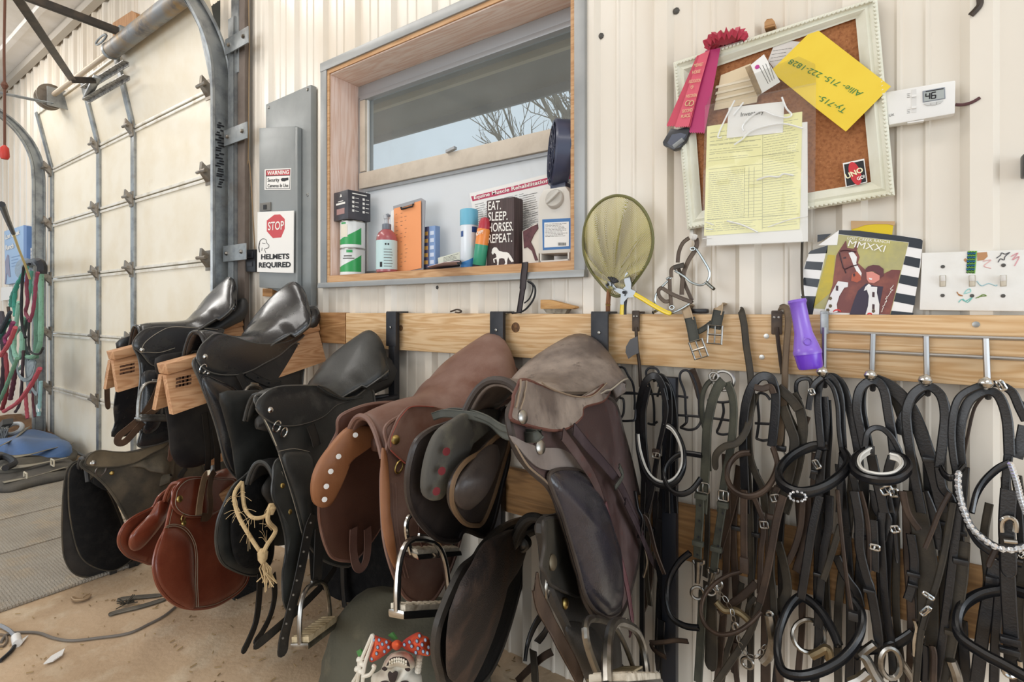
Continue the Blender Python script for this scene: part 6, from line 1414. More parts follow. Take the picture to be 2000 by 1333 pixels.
# block sign
def blk_pt(x, y): return W(x, y, -.03)
t = thing('block_sign', 'dark brown wooden block sign with white capitals and a white horse on the sill', 'sign', W(985, 522, -.03))
BLKW = wood('dark_block', '#4c3b3a', '#3f302f', '#5a4846', 'z', 1.4, .6, knots=False)
wbox('block', [(950.5, 392), (1004, 384), (1004, 519.5), (950.5, 523.5)], -.03, .055, BLKW, t, bevel=.003)
for s_, y, x1, dy in (('EAT.', 411, 980, -2.0), ('SLEEP.', 432, 993, -2.5), ('HORSES.', 453, 1004, -2.5), ('REPEAT.', 475, 1002, -2.5)):
    wtext('lettering', s_, (953.5, y), (x1-1.5, y+dy), 17, -.0295, WHITEINK, t, bold=.012)
ZW = Zm(860, 220, 3.92)
hp = [(392, 1075), (398, 1045), (412, 1032), (430, 1034), (450, 1060), (480, 1068), (510, 1070), (525, 1080), (540, 1100), (562, 1140), (545, 1146), (528, 1125), (520, 1105), (512, 1130), (510, 1165), (492, 1182), (482, 1176), (498, 1150), (490, 1120), (470, 1115), (450, 1120), (446, 1150), (444, 1182), (432, 1184), (436, 1150), (430, 1122), (412, 1125), (418, 1150), (408, 1150), (404, 1122), (430, 1108), (426, 1085), (412, 1075), (402, 1090)]
wpoly('horse_silhouette', ZW.l(hp), -.0285, .001, WHITEINK, t)
# poster against the glass
t = thing('muscle_poster', 'poster with a red title band leaning on the glass behind the block sign', 'poster', W(1000, 500, -.11))
q = [(917, 378), (1140, 322), (1180, 520), (945, 520)]
wpoly('sheet', q, -.11, .0008, PAPER, t)
wpoly('red_band', [(920, 384), (1140, 330), (1142, 343), (923, 393.5)], -.1095, .0003, mat('crimson_band', '#b8395a', .5), t)
wtext('lettering', 'Equine Muscle Rehabilitation Guide', (926, 389.5), (1112, 346.5), 7.2, -.1092, WHITEINK, t, bold=.02)
lines('print', [(927, 398), (1050, 370), (1052, 480), (945, 505)], 26, -.1092, PRINT, t, .7, gap=.01); lines('print', [(1022, 380), (1050, 374), (1052, 460), (1025, 470)], 20, -.1091, PRINT, t, .7)
# horse figure picture
t = thing('horse_picture', 'cut out picture of a dark maned white horse leaning between block and jug', 'picture', W(1035, 515, -.06))
wpoly('card', [(1020, 452), (1048, 436), (1052, 450), (1052, 514), (1021, 514)], -.06, .003, mat('cream_card', '#e9e2d6', .6), t)
wpoly('mane', ZW.l([(632, 910), (660, 895), (700, 872), (745, 855), (748, 885), (715, 935), (690, 990), (715, 1040), (730, 1090), (745, 1130), (725, 1135), (700, 1060), (665, 1030), (640, 1040)]), -.0565, .003, mat('dark_mane', '#6a3f44', .6, var='#4a2a30', vscale=40), t)
# jug
c = onsill(1083, 513); xj = W(1083, 500, -.05).x
t = thing('plastic_jug', 'pale plastic jug with a blue label and a large screw cap on the sill', 'jug', V((xj, .05, WZ0)))
JUG = mat('jug_plastic', '#d4cfc6', .4)
x0j, x1j = W(1052, 500, -.005).x, W(1116, 500, -.005).x
def jz(y): return W(1083, y, -.005).z
v, f = prism_vf([(x0j, -.0, jz(511)), (x1j, -.0, jz(513)), (x1j, -.0, jz(400)), (x1j-.004, 0, jz(380)), (x1j-.018, 0, jz(367)), (x0j+.018, 0, jz(367)), (x0j+.004, 0, jz(382)), (x0j, 0, jz(400))], (0, .085, 0))
v = [V(q)+V((0, 0, WZ0+.028-jz(511))) if q[2] < jz(500) else V(q) for q in v]
mk('body', v, f, JUG, t, bevel=.008)
for xx in (x0j+.006, x1j-.012): mk('foot', *box_vf(xx, xx+.006, .002, .083, WZ0, WZ0+.03), JUG, t, bevel=.002)
mk('foot', *box_vf(x0j+.006, x1j-.006, .002, .006, WZ0, WZ0+.007), JUG, t)
cp = W(1083, 389, .004); CAPM = mat('cap_plastic', '#c2bdb4', .4); axc = V((.1, -1, .25)).normalized()
mk('cap', *lathe_vf([(.030, -.01), (.030, .008), (.027, .012), (.024, .010), (.001, .010)], cp+V((0, .004, 0)), 28, axc), CAPM, t)
mk('cap_grip', *obox_vf(cp+axc*.014, V((.022, 0, .016)), V((.0025, 0, -.0035)), axc*.005), CAPM, t, bevel=.002)
wbox('blue_label', [(1059, 429), (1115, 426), (1115, 486), (1060, 489)], .0005, .001, mat('jug_blue', '#2f6aa6', .4), t); wbox('white_field', [(1063, 435), (1111, 433), (1111, 481), (1063, 484)], .001, .0008, PAPER, t); lines('print', [(1065, 437), (1108, 435), (1108, 462), (1065, 464)], 10, .0013, PRINT, t, .8)
b = MB()
for k in range(9): b.add(prism_vf([W(1090+k*1.8, 474, .0014), W(1091+k*1.8, 474, .0014), W(1091+k*1.8, 480, .0014), W(1090+k*1.8, 480, .0014)], (0, .0003, 0)))
b.mk('barcode', INK, t)
# small round fan, edge on
t = thing('desk_fan', 'small round dark fan seen edge on standing on the pale jug', 'fan', W(1092, 365, -.04))
fc = W(1094, 300, -.045); fax = V((-.80, -.62, .05)).normalized(); FANM = mat('fan_navy', '#3d4258', .35, coat=.2); R_ = .104
FO = V((.0, .018, 0))
mk('shroud', *lathe_vf([(R_*.93, -.026), (R_, -.022), (R_, .022), (R_*.95, .028), (R_*.9, .026), (R_*.9, -.024)], fc, 40, fax, cap=False), FANM, t)
u_ = fax.orthogonal().normalized(); w2 = fax.cross(u_)
b = MB()
for k in range(3): b.add(tube_vf(ring_pts(fc+fax*.03, u_*R_*(.3+.25*k), w2*R_*(.3+.25*k), 28), .0014, 5, closed=True)); b.add(tube_vf(ring_pts(fc-fax*.028, u_*R_*(.3+.25*k), w2*R_*(.3+.25*k), 28), .0014, 5, closed=True))
for k in range(10):
    a = 2*math.pi*k/10; e = u_*math.cos(a)+w2*math.sin(a)
    for sg in (.03, -.028): b.add(tube_vf([fc+fax*sg+e*.016, fc+fax*sg*.95+e*R_*.94], .0012, 5))
b.mk('grille', FANM, t)
mk('hub', *lathe_vf([(.001, -.02), (.02, -.018), (.02, .02), (.001, .022)], fc, 20, fax), FANM, t)
for k in range(4):
    a = 2*math.pi*k/4+.3; e = u_*math.cos(a)+w2*math.sin(a); g = fax.cross(e)
    v = [fc+e*.018+g*.01+fax*.01, fc+e*.018-g*.01-fax*.01, fc+e*R_*.85-g*.035-fax*.012, fc+e*R_*.85+g*.035+fax*.012]
    mk('blade', v+[p+fax*.002 for p in v], [(0, 1, 2, 3), (7, 6, 5, 4), (0, 4, 5, 1), (1, 5, 6, 2), (2, 6, 7, 3), (3, 7, 4, 0)], FANM, t)
mk('foot', *box_vf(fc.x-.025, fc.x+.03, fc.y-.02, fc.y+.03, jz(367)-.001, fc.z-R_+.006), FANM, t, bevel=.003)

# ---- strap on the window corner, brush, hook eye
t = thing('poll_strap', 'dark padded strap with thin cord loop propped on the board under the window corner', 'strap', W(1020, 612, .05))
ZS = Zm(1000, 500, 9.52)
mk('strap', *strap_vf([W(*ZS(q), .05) for q in ((130, 1060), (170, 800), (200, 600), (215, 400), (240, 200), (240, 120))], .022, .012, nrm=(-.2, -1, 0), wf=lambda s: .9 if s < .4 else 1.15), leather('purple_black_strap', '#3f383a', '#544a4b', .4, .75, .6, coat=0), t)
mk('cord', *tube_vf([W(*ZS(q), .055) for q in ((290, 470), (370, 510), (430, 600), (420, 750), (340, 900), (200, 1030), (0, 1070))], .003, 6, sm=5), INK, t); mk('cord', *tube_vf([W(*ZS(q), .05) for q in ((300, 490), (380, 540), (380, 660), (320, 800), (230, 880))], .0022, 6, sm=5), INK, t)
t = thing('wooden_brush', 'small worn wooden brush back lying on the board under the window corner', 'brush', W(1088, 611, .03))
mk('back', *prism_vf([W(*ZS(q), .045) for q in ((525, 820), (640, 815), (740, 830), (1060, 915), (1160, 940), (1165, 970), (1100, 990), (880, 985), (600, 990), (525, 985))], (0, .03, 0)), wood('brush_wood', '#c79a62', '#b5854e', '#d6b080', 'x', 3, .7, knots=False), t, bevel=.002)
mk('bristle_base', *prism_vf([W(*ZS(q), .043) for q in ((580, 990), (1040, 985), (980, 1075), (640, 1062))], (0, .025, 0)), mat('grey_bristle', '#8f8676', .9, var='#5e5548', vscale=60), t)
t = thing('screw_hook', 'small dark screw eye lying on the board under the middle of the window', 'hook', W(891, 611, .03))
mk('wire', *tube_vf([W(x, y, .035) for x, y in ((880, 609), (886, 607), (892, 605), (898, 606), (901, 609), (896, 611), (889, 610))], .003, 6, sm=4), BROWNMETAL, t)
mk('wall_hook', *tube_vf([W(x, y, .02) for x, y in ((1896, 30), (1906, 20), (1914, 8), (1912, -12))], .006, 6, sm=4), BROWNMETAL, label='brown hook near the wall top above the thermostat', cat='hook')
def wscrew(x, y, lab): mk('wall_screw', *lathe_vf([(.009, 0), (.009, .003), (.005, .006), (.001, .007)], W(x, y, .0), 8, (0, -1, 0)), mat('screw_grey', '#55524e', .5, .5), label=lab, cat='screw')
wscrew(1321, 22, 'dark screw head in the white wall above the red ribbon'); wscrew(1174, 71, 'dark screw head in the white wall beside the window casing'); wscrew(853, 562, 'dark screw head in the wall under the window sill')
mk('wood_peg', *prism_vf([W(x, y, .03) for x, y in ((1493, 55), (1493, 44), (1498, 37), (1508, 36), (1513, 42), (1513, 50))], (0, .03, 0)), PINED, label='wood peg end above the cork board frame', cat='peg')

# ---- landing net
t = thing('landing_net', 'olive mesh landing net propped against the white wall', 'net', W(*ZN((300, 1190)), .05))
hoop = [(400, 188), (500, 215), (590, 290), (655, 400), (690, 560), (665, 720), (600, 840), (520, 950), (455, 1020), (390, 1062), (320, 1040), (235, 950), (150, 840), (100, 720), (85, 580), (105, 430), (165, 310), (250, 230), (330, 195)]
def nd(y): return .045+.05*(1062-y)/870
HP = cr([W(*ZN(q), nd(q[1])) for q in hoop], 4, True)
mk('hoop', *tube_vf(HP, .0042, 8, closed=True), mat('olive_hoop', '#6c6a3f', .5), t)
def netmat():
    m = bpy.data.materials.new('net_mesh'); m.use_nodes = True; nt = m.node_tree; nt.nodes.clear(); N = nt.nodes.new; L = nt.links
    tc = N('ShaderNodeTexCoord'); w = []
    for ax, rot in ((0, .785), (1, -.785)):
        mp = N('ShaderNodeMapping'); mp.inputs['Rotation'].default_value = (0, rot, 0); L.new(tc.outputs['Object'], mp.inputs['Vector'])
        wv = N('ShaderNodeTexWave'); wv.wave_type = 'BANDS'; wv.bands_direction = 'X'; wv.inputs['Scale'].default_value = 95; wv.inputs['Distortion'].default_value = 1.0; L.new(mp.outputs[0], wv.inputs['Vector']); w.append(wv)
    mx = N('ShaderNodeMath'); mx.operation = 'MAXIMUM'; L.new(w[0].outputs['Fac'], mx.inputs[0]); L.new(w[1].outputs['Fac'], mx.inputs[1])
    gt = N('ShaderNodeMath'); gt.operation = 'GREATER_THAN'; gt.inputs[1].default_value = .70; L.new(mx.outputs[0], gt.inputs[0])
    t_ = N('ShaderNodeBsdfTransparent'); d = N('ShaderNodeBsdfDiffuse'); d.inputs[0].default_value = lin('#b3a968')
    x = N('ShaderNodeMixShader'); o = N('ShaderNodeOutputMaterial'); L.new(gt.outputs[0], x.inputs[0]); L.new(t_.outputs[0], x.inputs[1]); L.new(d.outputs[0], x.inputs[2]); L.new(x.outputs[0], o.inputs[0]); return m
NETM = netmat(); tip = W(*ZN((350, 960)), .035); v = []; f = []; n = len(HP); K = 9
for k in range(K+1):
    s_ = k/K
    for i, p in enumerate(HP):
        fold = (math.sin(i*.62+1.6*math.sin(i*.23)+s_*1.5)+.6*math.sin(i*.29+2)+.35*math.sin(i*1.1+s_*3))*.024*math.sin(math.pi*min(1, s_*1.1))
        q = p.lerp(tip, s_**1.1*.93)+V((fold*.7, -fold*.9-.018*math.sin(math.pi*s_), 0))
        q.y = min(q.y, -.024)
        v.append(q)
for k in range(K):
    for i in range(n): f.append((k*n+i, k*n+(i+1) % n, (k+1)*n+(i+1) % n, (k+1)*n+i))
mk('mesh_bag', v, f, NETM, t, angle=3)
mk('handle', *tube_vf([W(*ZN((310, 1000)), .05), W(*ZN((300, 1130)), .04), W(*ZN((300, 1215)), .03)], .0065, 10), wood('handle_wood', '#9a6a4a', '#7f5236', '#b0805e', 'z', 3, .5, knots=False), t)
mk('ferrule', *tube_vf([W(*ZN((301, 1128)), .04), W(*ZN((300, 1140)), .039)], .0072, 10), BRASS, t)
# ---- hole punch pliers
t = thing('punch_pliers', 'revolving punch pliers with yellow handles leaning in front of the net', 'pliers', W(*ZN((440, 1200)), .07))
YEL = mat('yellow_grip', '#ecd02a', .4, coat=.2); PST = mat('plier_steel', '#8d9092', .36, .9)
def zpoly(nm, pts, d, th, m, bev=.002): v, f = prism_vf([W(*ZN(q), d) for q in pts], (0, th, 0)); return mk(nm, v, f, m, t, bevel=bev)
mkpoly('jaw', [W(*ZN(q), .075) for q in ((448, 870), (465, 852), (485, 880), (500, 950), (498, 1000), (540, 1020), (530, 1070), (470, 1075), (440, 1110), (438, 1135), (405, 1135), (410, 1060), (420, 1005), (452, 975), (440, 930))], (0, .008, 0), PST, t)
mkpoly('jaw', [W(*ZN(q), .081) for q in ((330, 940), (370, 990), (420, 1000), (450, 1015), (440, 1060), (400, 1040), (350, 1010), (310, 995))], (0, .007, 0), PST, t)
mk('punch_wheel', *lathe_vf([(.009, -.006), (.0095, 0), (.0095, .006), (.004, .007)], W(*ZN((312, 962)), .08), 20, (-.2, -1, 0)), PST, t); mk('wheel_hub', *lathe_vf([(.0045, 0), (.0045, .009), (.001, .010)], W(*ZN((312, 962)), .08), 14, (-.2, -1, 0)), INK, t)
b = MB()
for k in range(6):
    a = .3+k*.3; b.add(tube_vf([W(*ZN((350, 945)), .074), W(*ZN((350+math.cos(a)*75-30, 945-math.sin(a)*50)), .07)], .003, 6))
b.mk('punch_tubes', BLACKMETAL, t)
mk('pivot', *lathe_vf([(.004, 0), (.004, .003), (.002, .004)], W(*ZN((438, 1028)), .082), 12, (0, -1, 0)), BLACKMETAL, t)
mk('handle', *strap_vf([W(*ZN(q), .075) for q in ((530, 1045), (600, 1085), (690, 1140), (790, 1195), (850, 1215))], .0115, .008, nrm=(0, -1, 0), round_end=True), YEL, t)
mk('handle', *strap_vf([W(*ZN(q), .072) for q in ((425, 1130), (422, 1170), (420, 1222))], .0105, .008, nrm=(0, -1, 0)), YEL, t)
mk('lever_edge', *strap_vf([W(*ZN(q), .07) for q in ((462, 1070), (452, 1140), (450, 1222))], .004, .008, nrm=(0, -1, 0)), BLACKMETAL, t)
# ---- spurs
t = thing('riding_spurs', 'pair of thin steel spurs with brown straps hung from a hook under the cork board', 'spurs', W(*ZN((960, 800)), .04))
SPS = leather('spur_strap', '#5a4c42', '#75675a', .4, .75, .6, coat=0); SPW = mat('spur_steel', '#9aa0a0', .25, 1.0)
def zs(nm, pts, w, m=SPS, d=.05, th=.004): mk(nm, *strap_vf([W(*ZN(q), d) for q in pts], pxm(W(*ZN(pts[0]), d), w/4.444), th, nrm=(-.2, -1, .1)), m, t)
mk('wall_hook', *tube_vf([W(*ZN(q[:2]), q[2]) for q in ((1030, 480, .02), (1030, 540, .05), (1045, 560, .065), (1060, 530, .07))], .006, 6, sm=4), WHITE, t)
zs('strap', [(1005, 555), (950, 600), (915, 680), (905, 770)], 36); zs('strap', [(1065, 560), (1072, 610), (1050, 670), (1000, 750), (960, 850), (945, 950), (940, 1050)], 42, d=.055)
zs('strap', [(960, 790), (890, 805), (850, 830), (850, 900)], 34, d=.06); zs('strap', [(905, 800), (935, 880), (985, 1000), (1030, 1100)], 32); zs('strap', [(835, 910), (838, 1000), (845, 1090), (850, 1160)], 34, SPS, .06)
zs('strap', [(770, 985), (740, 1010), (745, 1060), (790, 1105), (830, 1105)], 34, d=.06); zs('strap', [(770, 990), (850, 1040), (940, 1080), (1030, 1115)], 34, d=.064); zs('buckle_strap', [(870, 815), (920, 800), (960, 790)], 44, leather('spur_dark', '#3a342f', '#4a443d', .4, .7, .5, coat=0), .066)
for pts in ([(1015, 645), (1060, 650), (1130, 750), (1180, 850), (1160, 935), (1100, 965), (1020, 940), (960, 890), (880, 840)], [(805, 915), (840, 895), (830, 920), (740, 1010), (708, 1090), (730, 1170), (820, 1212), (920, 1180), (1040, 1105)]):
    mk('heel_band', *strap_vf([W(*ZN(q), .058) for q in pts], .0055, .003, nrm=(0, -1, .2), sm=8), SPW, t)
for a_, b_ in (((1150, 940), (1220, 1000)), ((735, 1180), (690, 1205))): mk('neck', *tube_vf([W(*ZN(a_), .06), W(*ZN(b_), .075)], .0042, 8), SPW, t)
b = MB(); b.add(tube_vf(ring_pts(W(*ZN((855, 1160)), .065), (.006, 0, 0), (0, 0, .005), 10), .0012, 5, closed=True)); b.add(tube_vf(ring_pts(W(*ZN((1035, 650)), .062), (.006, 0, 0), (0, 0, .004), 10), .0012, 5, closed=True)); b.mk('buckle', SPW, t)

# ---- cork board
FRM = mat('frame_cream', '#e3e2d2', .45, var='#d6d3bd', vscale=9, var2='#a98b62', v2scale=5, v2lo=.72, v2hi=1.0)
CORK = mat('cork', '#a96f45', .9, var='#8a5531', vscale=130, vlo=.45, vhi=.65, var2='#c98f60', v2scale=220, v2lo=.6, v2hi=.7, bump=.3, bscale=300)
cbd = thing('cork_board', 'cork notice board in an ornate cream frame hung crooked on the wall', 'cork board', W(1530, 420, .03))
OC = [(1315, 122), (1713, -6), (1748, 382), (1342, 449)]; IC = [(1351, 147), (1671, 36), (1701, 356), (1371, 412)]
MC_ = [tuple(o[k]*.62+i[k]*.38 for k in (0, 1)) for o, i in zip(OC, IC)]
wpoly('cork_sheet', [(1345, 140), (1676, 28), (1706, 362), (1366, 420)], .03, .006, CORK, cbd)
for i in range(4):
    j = (i+1) % 4
    rows = [[W(*OC[i], .022), W(*OC[j], .022)], [W(*OC[i], .046), W(*OC[j], .046)], [W(*[OC[i][k]*.85+IC[i][k]*.15 for k in (0, 1)], .052), W(*[OC[j][k]*.85+IC[j][k]*.15 for k in (0, 1)], .052)], [W(*MC_[i], .046), W(*MC_[j], .046)], [W(*[OC[i][k]*.45+IC[i][k]*.55 for k in (0, 1)], .050), W(*[OC[j][k]*.45+IC[j][k]*.55 for k in (0, 1)], .050)], [W(*[OC[i][k]*.12+IC[i][k]*.88 for k in (0, 1)], .040), W(*[OC[j][k]*.12+IC[j][k]*.88 for k in (0, 1)], .040)], [W(*IC[i], .038), W(*IC[j], .038)], [W(*IC[i], .028), W(*IC[j], .028)]]
    v = [p for r in rows for p in r]; f = [(2*k, 2*k+1, 2*k+3, 2*k+2) for k in range(len(rows)-1)]
    mk('frame_side', v, f, FRM, cbd, angle=.35)
    b = MB(); a, c = [W(*[OC[q][k]*.86+IC[q][k]*.14 for k in (0, 1)], .053) for q in (i, j)]; nb = int((c-a).length/.0085)
    for k in range(nb): b.add(lathe_vf([(.0005, -.0042), (.0032, -.002), (.0032, .002), (.0005, .0042)], a.lerp(c, (k+.5)/nb), 6, (c-a).normalized()+V((.35, -.35, .35))))
    b.mk('bead_moulding', FRM, cbd)
# manila envelope, papers
t = thing('manila_envelope', 'cream envelope pinned on the cork board behind the business card', 'envelope', W(1440, 180, .04))
ENV = mat('manila', '#e2cfae', .7); wpoly('sheet', [(1408, 147), (1466, 124), (1482, 175), (1478, 200), (1394, 216)], .0395, .001, ENV, t)
for k in range(3): wpoly('fold', [(1398, 168+k*12), (1472, 152+k*12), (1474, 155+k*12), (1397, 173+k*12)], .0405+.0005*k, .0006, mat('manila_light', '#efe2ca', .6), t)
t = thing('lined_note', 'white lined note half under the yellow envelope on the cork board', 'note', W(1525, 120, .038))
wpoly('sheet', [(1513, 85), (1545, 80), (1566, 82), (1540, 110), (1512, 135), (1500, 118)], .0365, .0008, mat('grey_white_paper', '#d9d3cd', .7), t); lines('print', [(1510, 96), (1550, 90), (1535, 118), (1503, 124)], 4, .037, PRINT, t, .6)
t = thing('yellow_envelope', 'yellow envelope with green handwriting pinned upside down on the cork board', 'envelope', W(1630, 200, .054))
YEN = mat('yellow_paper', '#eacb3c', .65, var='#e3c02f', vscale=5); wpoly('sheet', [(1578, 67), (1599, 60), (1740, 169), (1652, 257), (1593, 211), (1505, 139)], .056, .0015, YEN, t)
GI = mat('green_ink', '#2f7c3c', .6)
wtext('handwriting', 'Allie- 715- 222-1828', (1687, 181), (1545, 115), 10, .0562, GI, t, shear=.15); wtext('handwriting', 'Ty-715-', (1654, 213), (1602, 185), 10, .0562, GI, t, shear=.15)
t = thing('business_card', 'white business card with a pink dot pinned over the envelopes', 'card', W(1495, 170, .058))
wpoly('card', [(1466, 127), (1492, 106), (1524, 160), (1487, 183)], .059, .0008, PAPER, t); wpoly('photo_strip', [(1455, 132), (1466, 127), (1488, 180), (1480, 190), (1472, 172)], .0594, .0008, mat('brown_photo', '#9b8463', .6, var='#6e5a40', vscale=60), t)
mk('pink_dot', *lathe_vf([(.005, 0), (.005, .0006)], W(1479, 131, .0592), 14, (0, -1, 0)), mat('magenta', '#b8358a', .4), t)
for k in range(4): wpoly('print', [(1483+k*6, 131-k*3), (1484+k*6, 130-k*3), (1501+k*4, 163-k*3), (1500+k*4, 164-k*3)], .0592, .0002, PRINT, t)
# card with red oval
t = thing('playing_card', 'black game card with a red oval tucked in the frame corner of the cork board', 'card', W(1668, 362, .045))
wpoly('card', [(1646, 319), (1688, 310), (1694, 356), (1652, 366)], .0445, .0008, PAPER, t); wpoly('face', [(1648.5, 321.5), (1686.5, 313.5), (1692, 355), (1654, 364)], .0449, .0004, INK, t)
o = [(1670+math.cos(a)*10*1.0-math.sin(a)*18*.45, 339-math.sin(a)*22-math.cos(a)*5) for a in [2*math.pi*i/20 for i in range(20)]]
wpoly('red_oval', o, .0452, .0003, mat('card_red', '#c5202b', .4), t); wtext('lettering', 'UNO', (1653.5, 350), (1687, 335), 10, .0455, mat('card_cream', '#f2e8c0', .4), t, bold=.03); wtext('lettering', 'GO!', (1675, 353), (1690, 347.5), 6.5, .0457, WHITEINK, t, bold=.03)
# clear sleeve with form
t = thing('document_sleeve', 'clear plastic sleeve holding a yellow form hung over the cork board', 'document sleeve', W(1480, 478, .06))
wpoly('white_page', [(1384, 262), (1577, 238), (1578, 472), (1380, 480)], .058, .0008, PAPER, t)
FORM = mat('form_yellow', '#f0ecb0', .65); PRF = mat('form_print', '#a9a78c', .7); wpoly('yellow_form', [(1381, 247), (1567, 218), (1562, 448), (1375, 461)], .0592, .0006, FORM, t)
lines('print', [(1388, 256), (1480, 242), (1480, 306), (1385, 314)], 7, .0595, PRF, t, .9, seed=2); lines('print', [(1492, 242), (1560, 230), (1557, 440), (1490, 447)], 42, .0595, PRF, t, .8, seed=3); lines('print', [(1385, 336), (1452, 329), (1451, 424), (1381, 431)], 24, .0595, PRF, t, .9, .05, seed=4); lines('print', [(1381, 434), (1488, 427), (1487, 446), (1379, 455)], 5, .0595, PRF, t, .9, seed=5)
b = MB()
for p, q in (((1384, 315), (1560, 296)), ((1384, 331), (1490, 320)), ((1490, 244), (1489, 448)), ((1454, 328), (1453, 426)), ((1463, 327), (1462, 426)), ((1473, 326), (1472, 425)), ((1381, 430), (1560, 418)), ((1386, 268), (1486, 256)), ((1386, 283), (1486, 272)), ((1386, 298), (1486, 287))): b.add(tube_vf([W(*p, .0596), W(*q, .0596)], .0004, 4))
for k in range(14): b.add(tube_vf([W(1453, 336+k*6.5, .0596), W(1488, 333+k*6.5, .0596)], .0003, 4))
b.mk('form_lines', PRF, t)
wpoly('white_note', [(1423, 210), (1532, 198), (1529, 259), (1419, 270)], .0606, .0006, PAPER, t); wtext('handwriting', 'Inventory', (1447, 228), (1492, 222), 8, .0609, INK, t)
v = []; f = []; NX, NY = 14, 18; rr = random.Random(9); cq = [(1377, 206), (1594, 161), (1591, 473), (1370, 483)]
for j in range(NY+1):
    for i in range(NX+1):
        a, c_ = i/NX, j/NY; x = (cq[0][0]*(1-a)+cq[1][0]*a)*(1-c_)+(cq[3][0]*(1-a)+cq[2][0]*a)*c_; y = (cq[0][1]*(1-a)+cq[1][1]*a)*(1-c_)+(cq[3][1]*(1-a)+cq[2][1]*a)*c_
        v.append(W(x, y, .0635+rr.uniform(0, .003)*(1 if 0 < i < NX else .2)))
for j in range(NY):
    for i in range(NX): f.append((j*(NX+1)+i, j*(NX+1)+i+1, (j+1)*(NX+1)+i+1, (j+1)*(NX+1)+i))
mk('clear_sheet', v, f, clearmat('clear_sleeve', '#fbfbfa', 0, .04, '#f4f4f2', .10), t, angle=3)
wpoly('clear_flap', [(1392, 175), (1560, 110), (1592, 125), (1594, 165), (1378, 208)], .0625, .0005, clearmat('clear_flap', '#f8f8f7', 0, .05), t)
GLARE = mat('painted_glare_crease', '#f3f3f1', .12, coat=1.0, alpha=.8)  # creases follow the sleeve's glare; their white colour stands in for reflections
for pts in ([(1435, 196), (1415, 235), (1402, 267), (1410, 268)], [(1452, 200), (1432, 225)], [(1527, 190), (1536, 212), (1546, 224), (1536, 230), (1512, 226), (1488, 217), (1466, 228), (1450, 246), (1452, 256)], [(1434, 283), (1450, 272), (1464, 258), (1490, 248), (1530, 242), (1568, 251)], [(1478, 352), (1500, 345), (1520, 346), (1530, 340), (1550, 343)], [(1420, 432), (1450, 440), (1480, 454)]): b = MB(); scr(b, pts, .066, .0020); b.mk('glare_crease', GLARE, t)
for pts in ([(1378, 434), (1395, 440)], [(1377, 447), (1392, 449)], [(1372, 467), (1390, 465)], [(1500, 444), (1540, 430), (1578, 422)]): b = MB(); scr(b, pts, .066, .0012); b.mk('glare_crease', GLARE, t)
# ribbon
t = thing('prize_ribbon', 'red and magenta second place ribbon with a gathered rosette on the frame corner', 'ribbon', W(1350, 245, .06))
RIB = mat('ribbon_red', '#c23a54', .4, var='#b02f4c', vscale=8, sheen=.3); RIBM = mat('ribbon_magenta', '#b01f62', .4, sheen=.3); ZR = Zm(1260, 40, 4.759)
def rtail(nm, tl, tr_, br, bl, m, d0, d1, zig):
    top = [W(*ZR(tl), d0), W(*ZR(tr_), d0)]; P = [top[0], top[1]]
    n = zig; Bz = []
    for k in range(n*2+1):
        s_ = k/(n*2); x = br[0]+(bl[0]-br[0])*s_; y = br[1]+(bl[1]-br[1])*s_+(14 if k % 2 else 0); Bz.append(W(*ZR((x, y)), d1))
    mkpoly(nm, [top[0]]+[top[1]]+Bz, (0, .0012, 0), m, t)
rtail('tail', (560, 280), (700, 255), (555, 1040), (410, 1035), RIBM, .058, .060, 7)
rtail('tail', (480, 330), (585, 290), (420, 980), (200, 975), RIB, .061, .066, 10)
rtail('centre_tail', (505, 320), (600, 275), (405, 980), (278, 985), mat('ribbon_coral', '#d2566a', .4), .064, .069, 7)
for s_, (x, y), w in (('MIDWEST', (455, 435), 85), ('HORSE', (438, 500), 75), ('ASSOCIATION', (405, 585), 110), ('OF', (428, 640), 28), ('WISCONSIN', (378, 722), 102), ('SECOND', (345, 860), 95), ('PLACE', (335, 910), 82)):
    wtext('lettering', s_, ZR((x, y)), ZR((x+w, y-14)), 6.2, .0705, mat('gold_print', '#d9b98e', .5), t, bold=.01)
b = MB()
for cx in (395, 430): b.add(tube_vf(ring_pts(W(*ZR((cx, 770)), .0705), V((.006, 0, .001)), V((0, 0, .006)), 12), .0012, 5, closed=True))
b.mk('horseshoe_print', mat('gold_print', ''), t)
v = []; f = []; rc = W(*ZR((750, 205)), .062); ex = (W(*ZR((940, 110)), .062)-W(*ZR((550, 225)), .062))/2; ey = V((-.004, -.034, .006)); n = 48
for k, (s_, h_) in enumerate(((.45, .004), (.7, .009), (1.0, .005), (.8, -.004))):
    for i in range(n):
        a = 2*math.pi*i/n; r_ = s_*(1+.12*math.sin(i*2.6)*(k > 0)); v.append(rc+ex*math.cos(a)*r_+ey*math.sin(a)*r_+V((0, -.45, 1))*(h_+.006*math.sin(i*2.6+1)*(k > 0)))
for k in range(3):
    for i in range(n): f.append((k*n+i, k*n+(i+1) % n, (k+1)*n+(i+1) % n, (k+1)*n+i))
f.append(tuple(range(n)))
mk('rosette', v, f, RIB, t, angle=1.2)
bt = mk('button', *lathe_vf([(.022, 0), (.021, .003), (.019, .004)], V((0, 0, 0)), 24, (0, 0, 1)), mat('gold_disc', '#d8c39d', .4), t)
for vv in bt.data.vertices:
    l = vv.co+ORG[t]; x, y, z = l; vv.co = rc+ex*.52*(x/.022)+ey*.5*(y/.022)+V((0, -.45, 1)).normalized()*(.012+z)-ORG[t]
t = thing('black_clip', 'black and grey plastic carabiner clip hung below the red ribbon', 'clip', W(1322, 285, .05))
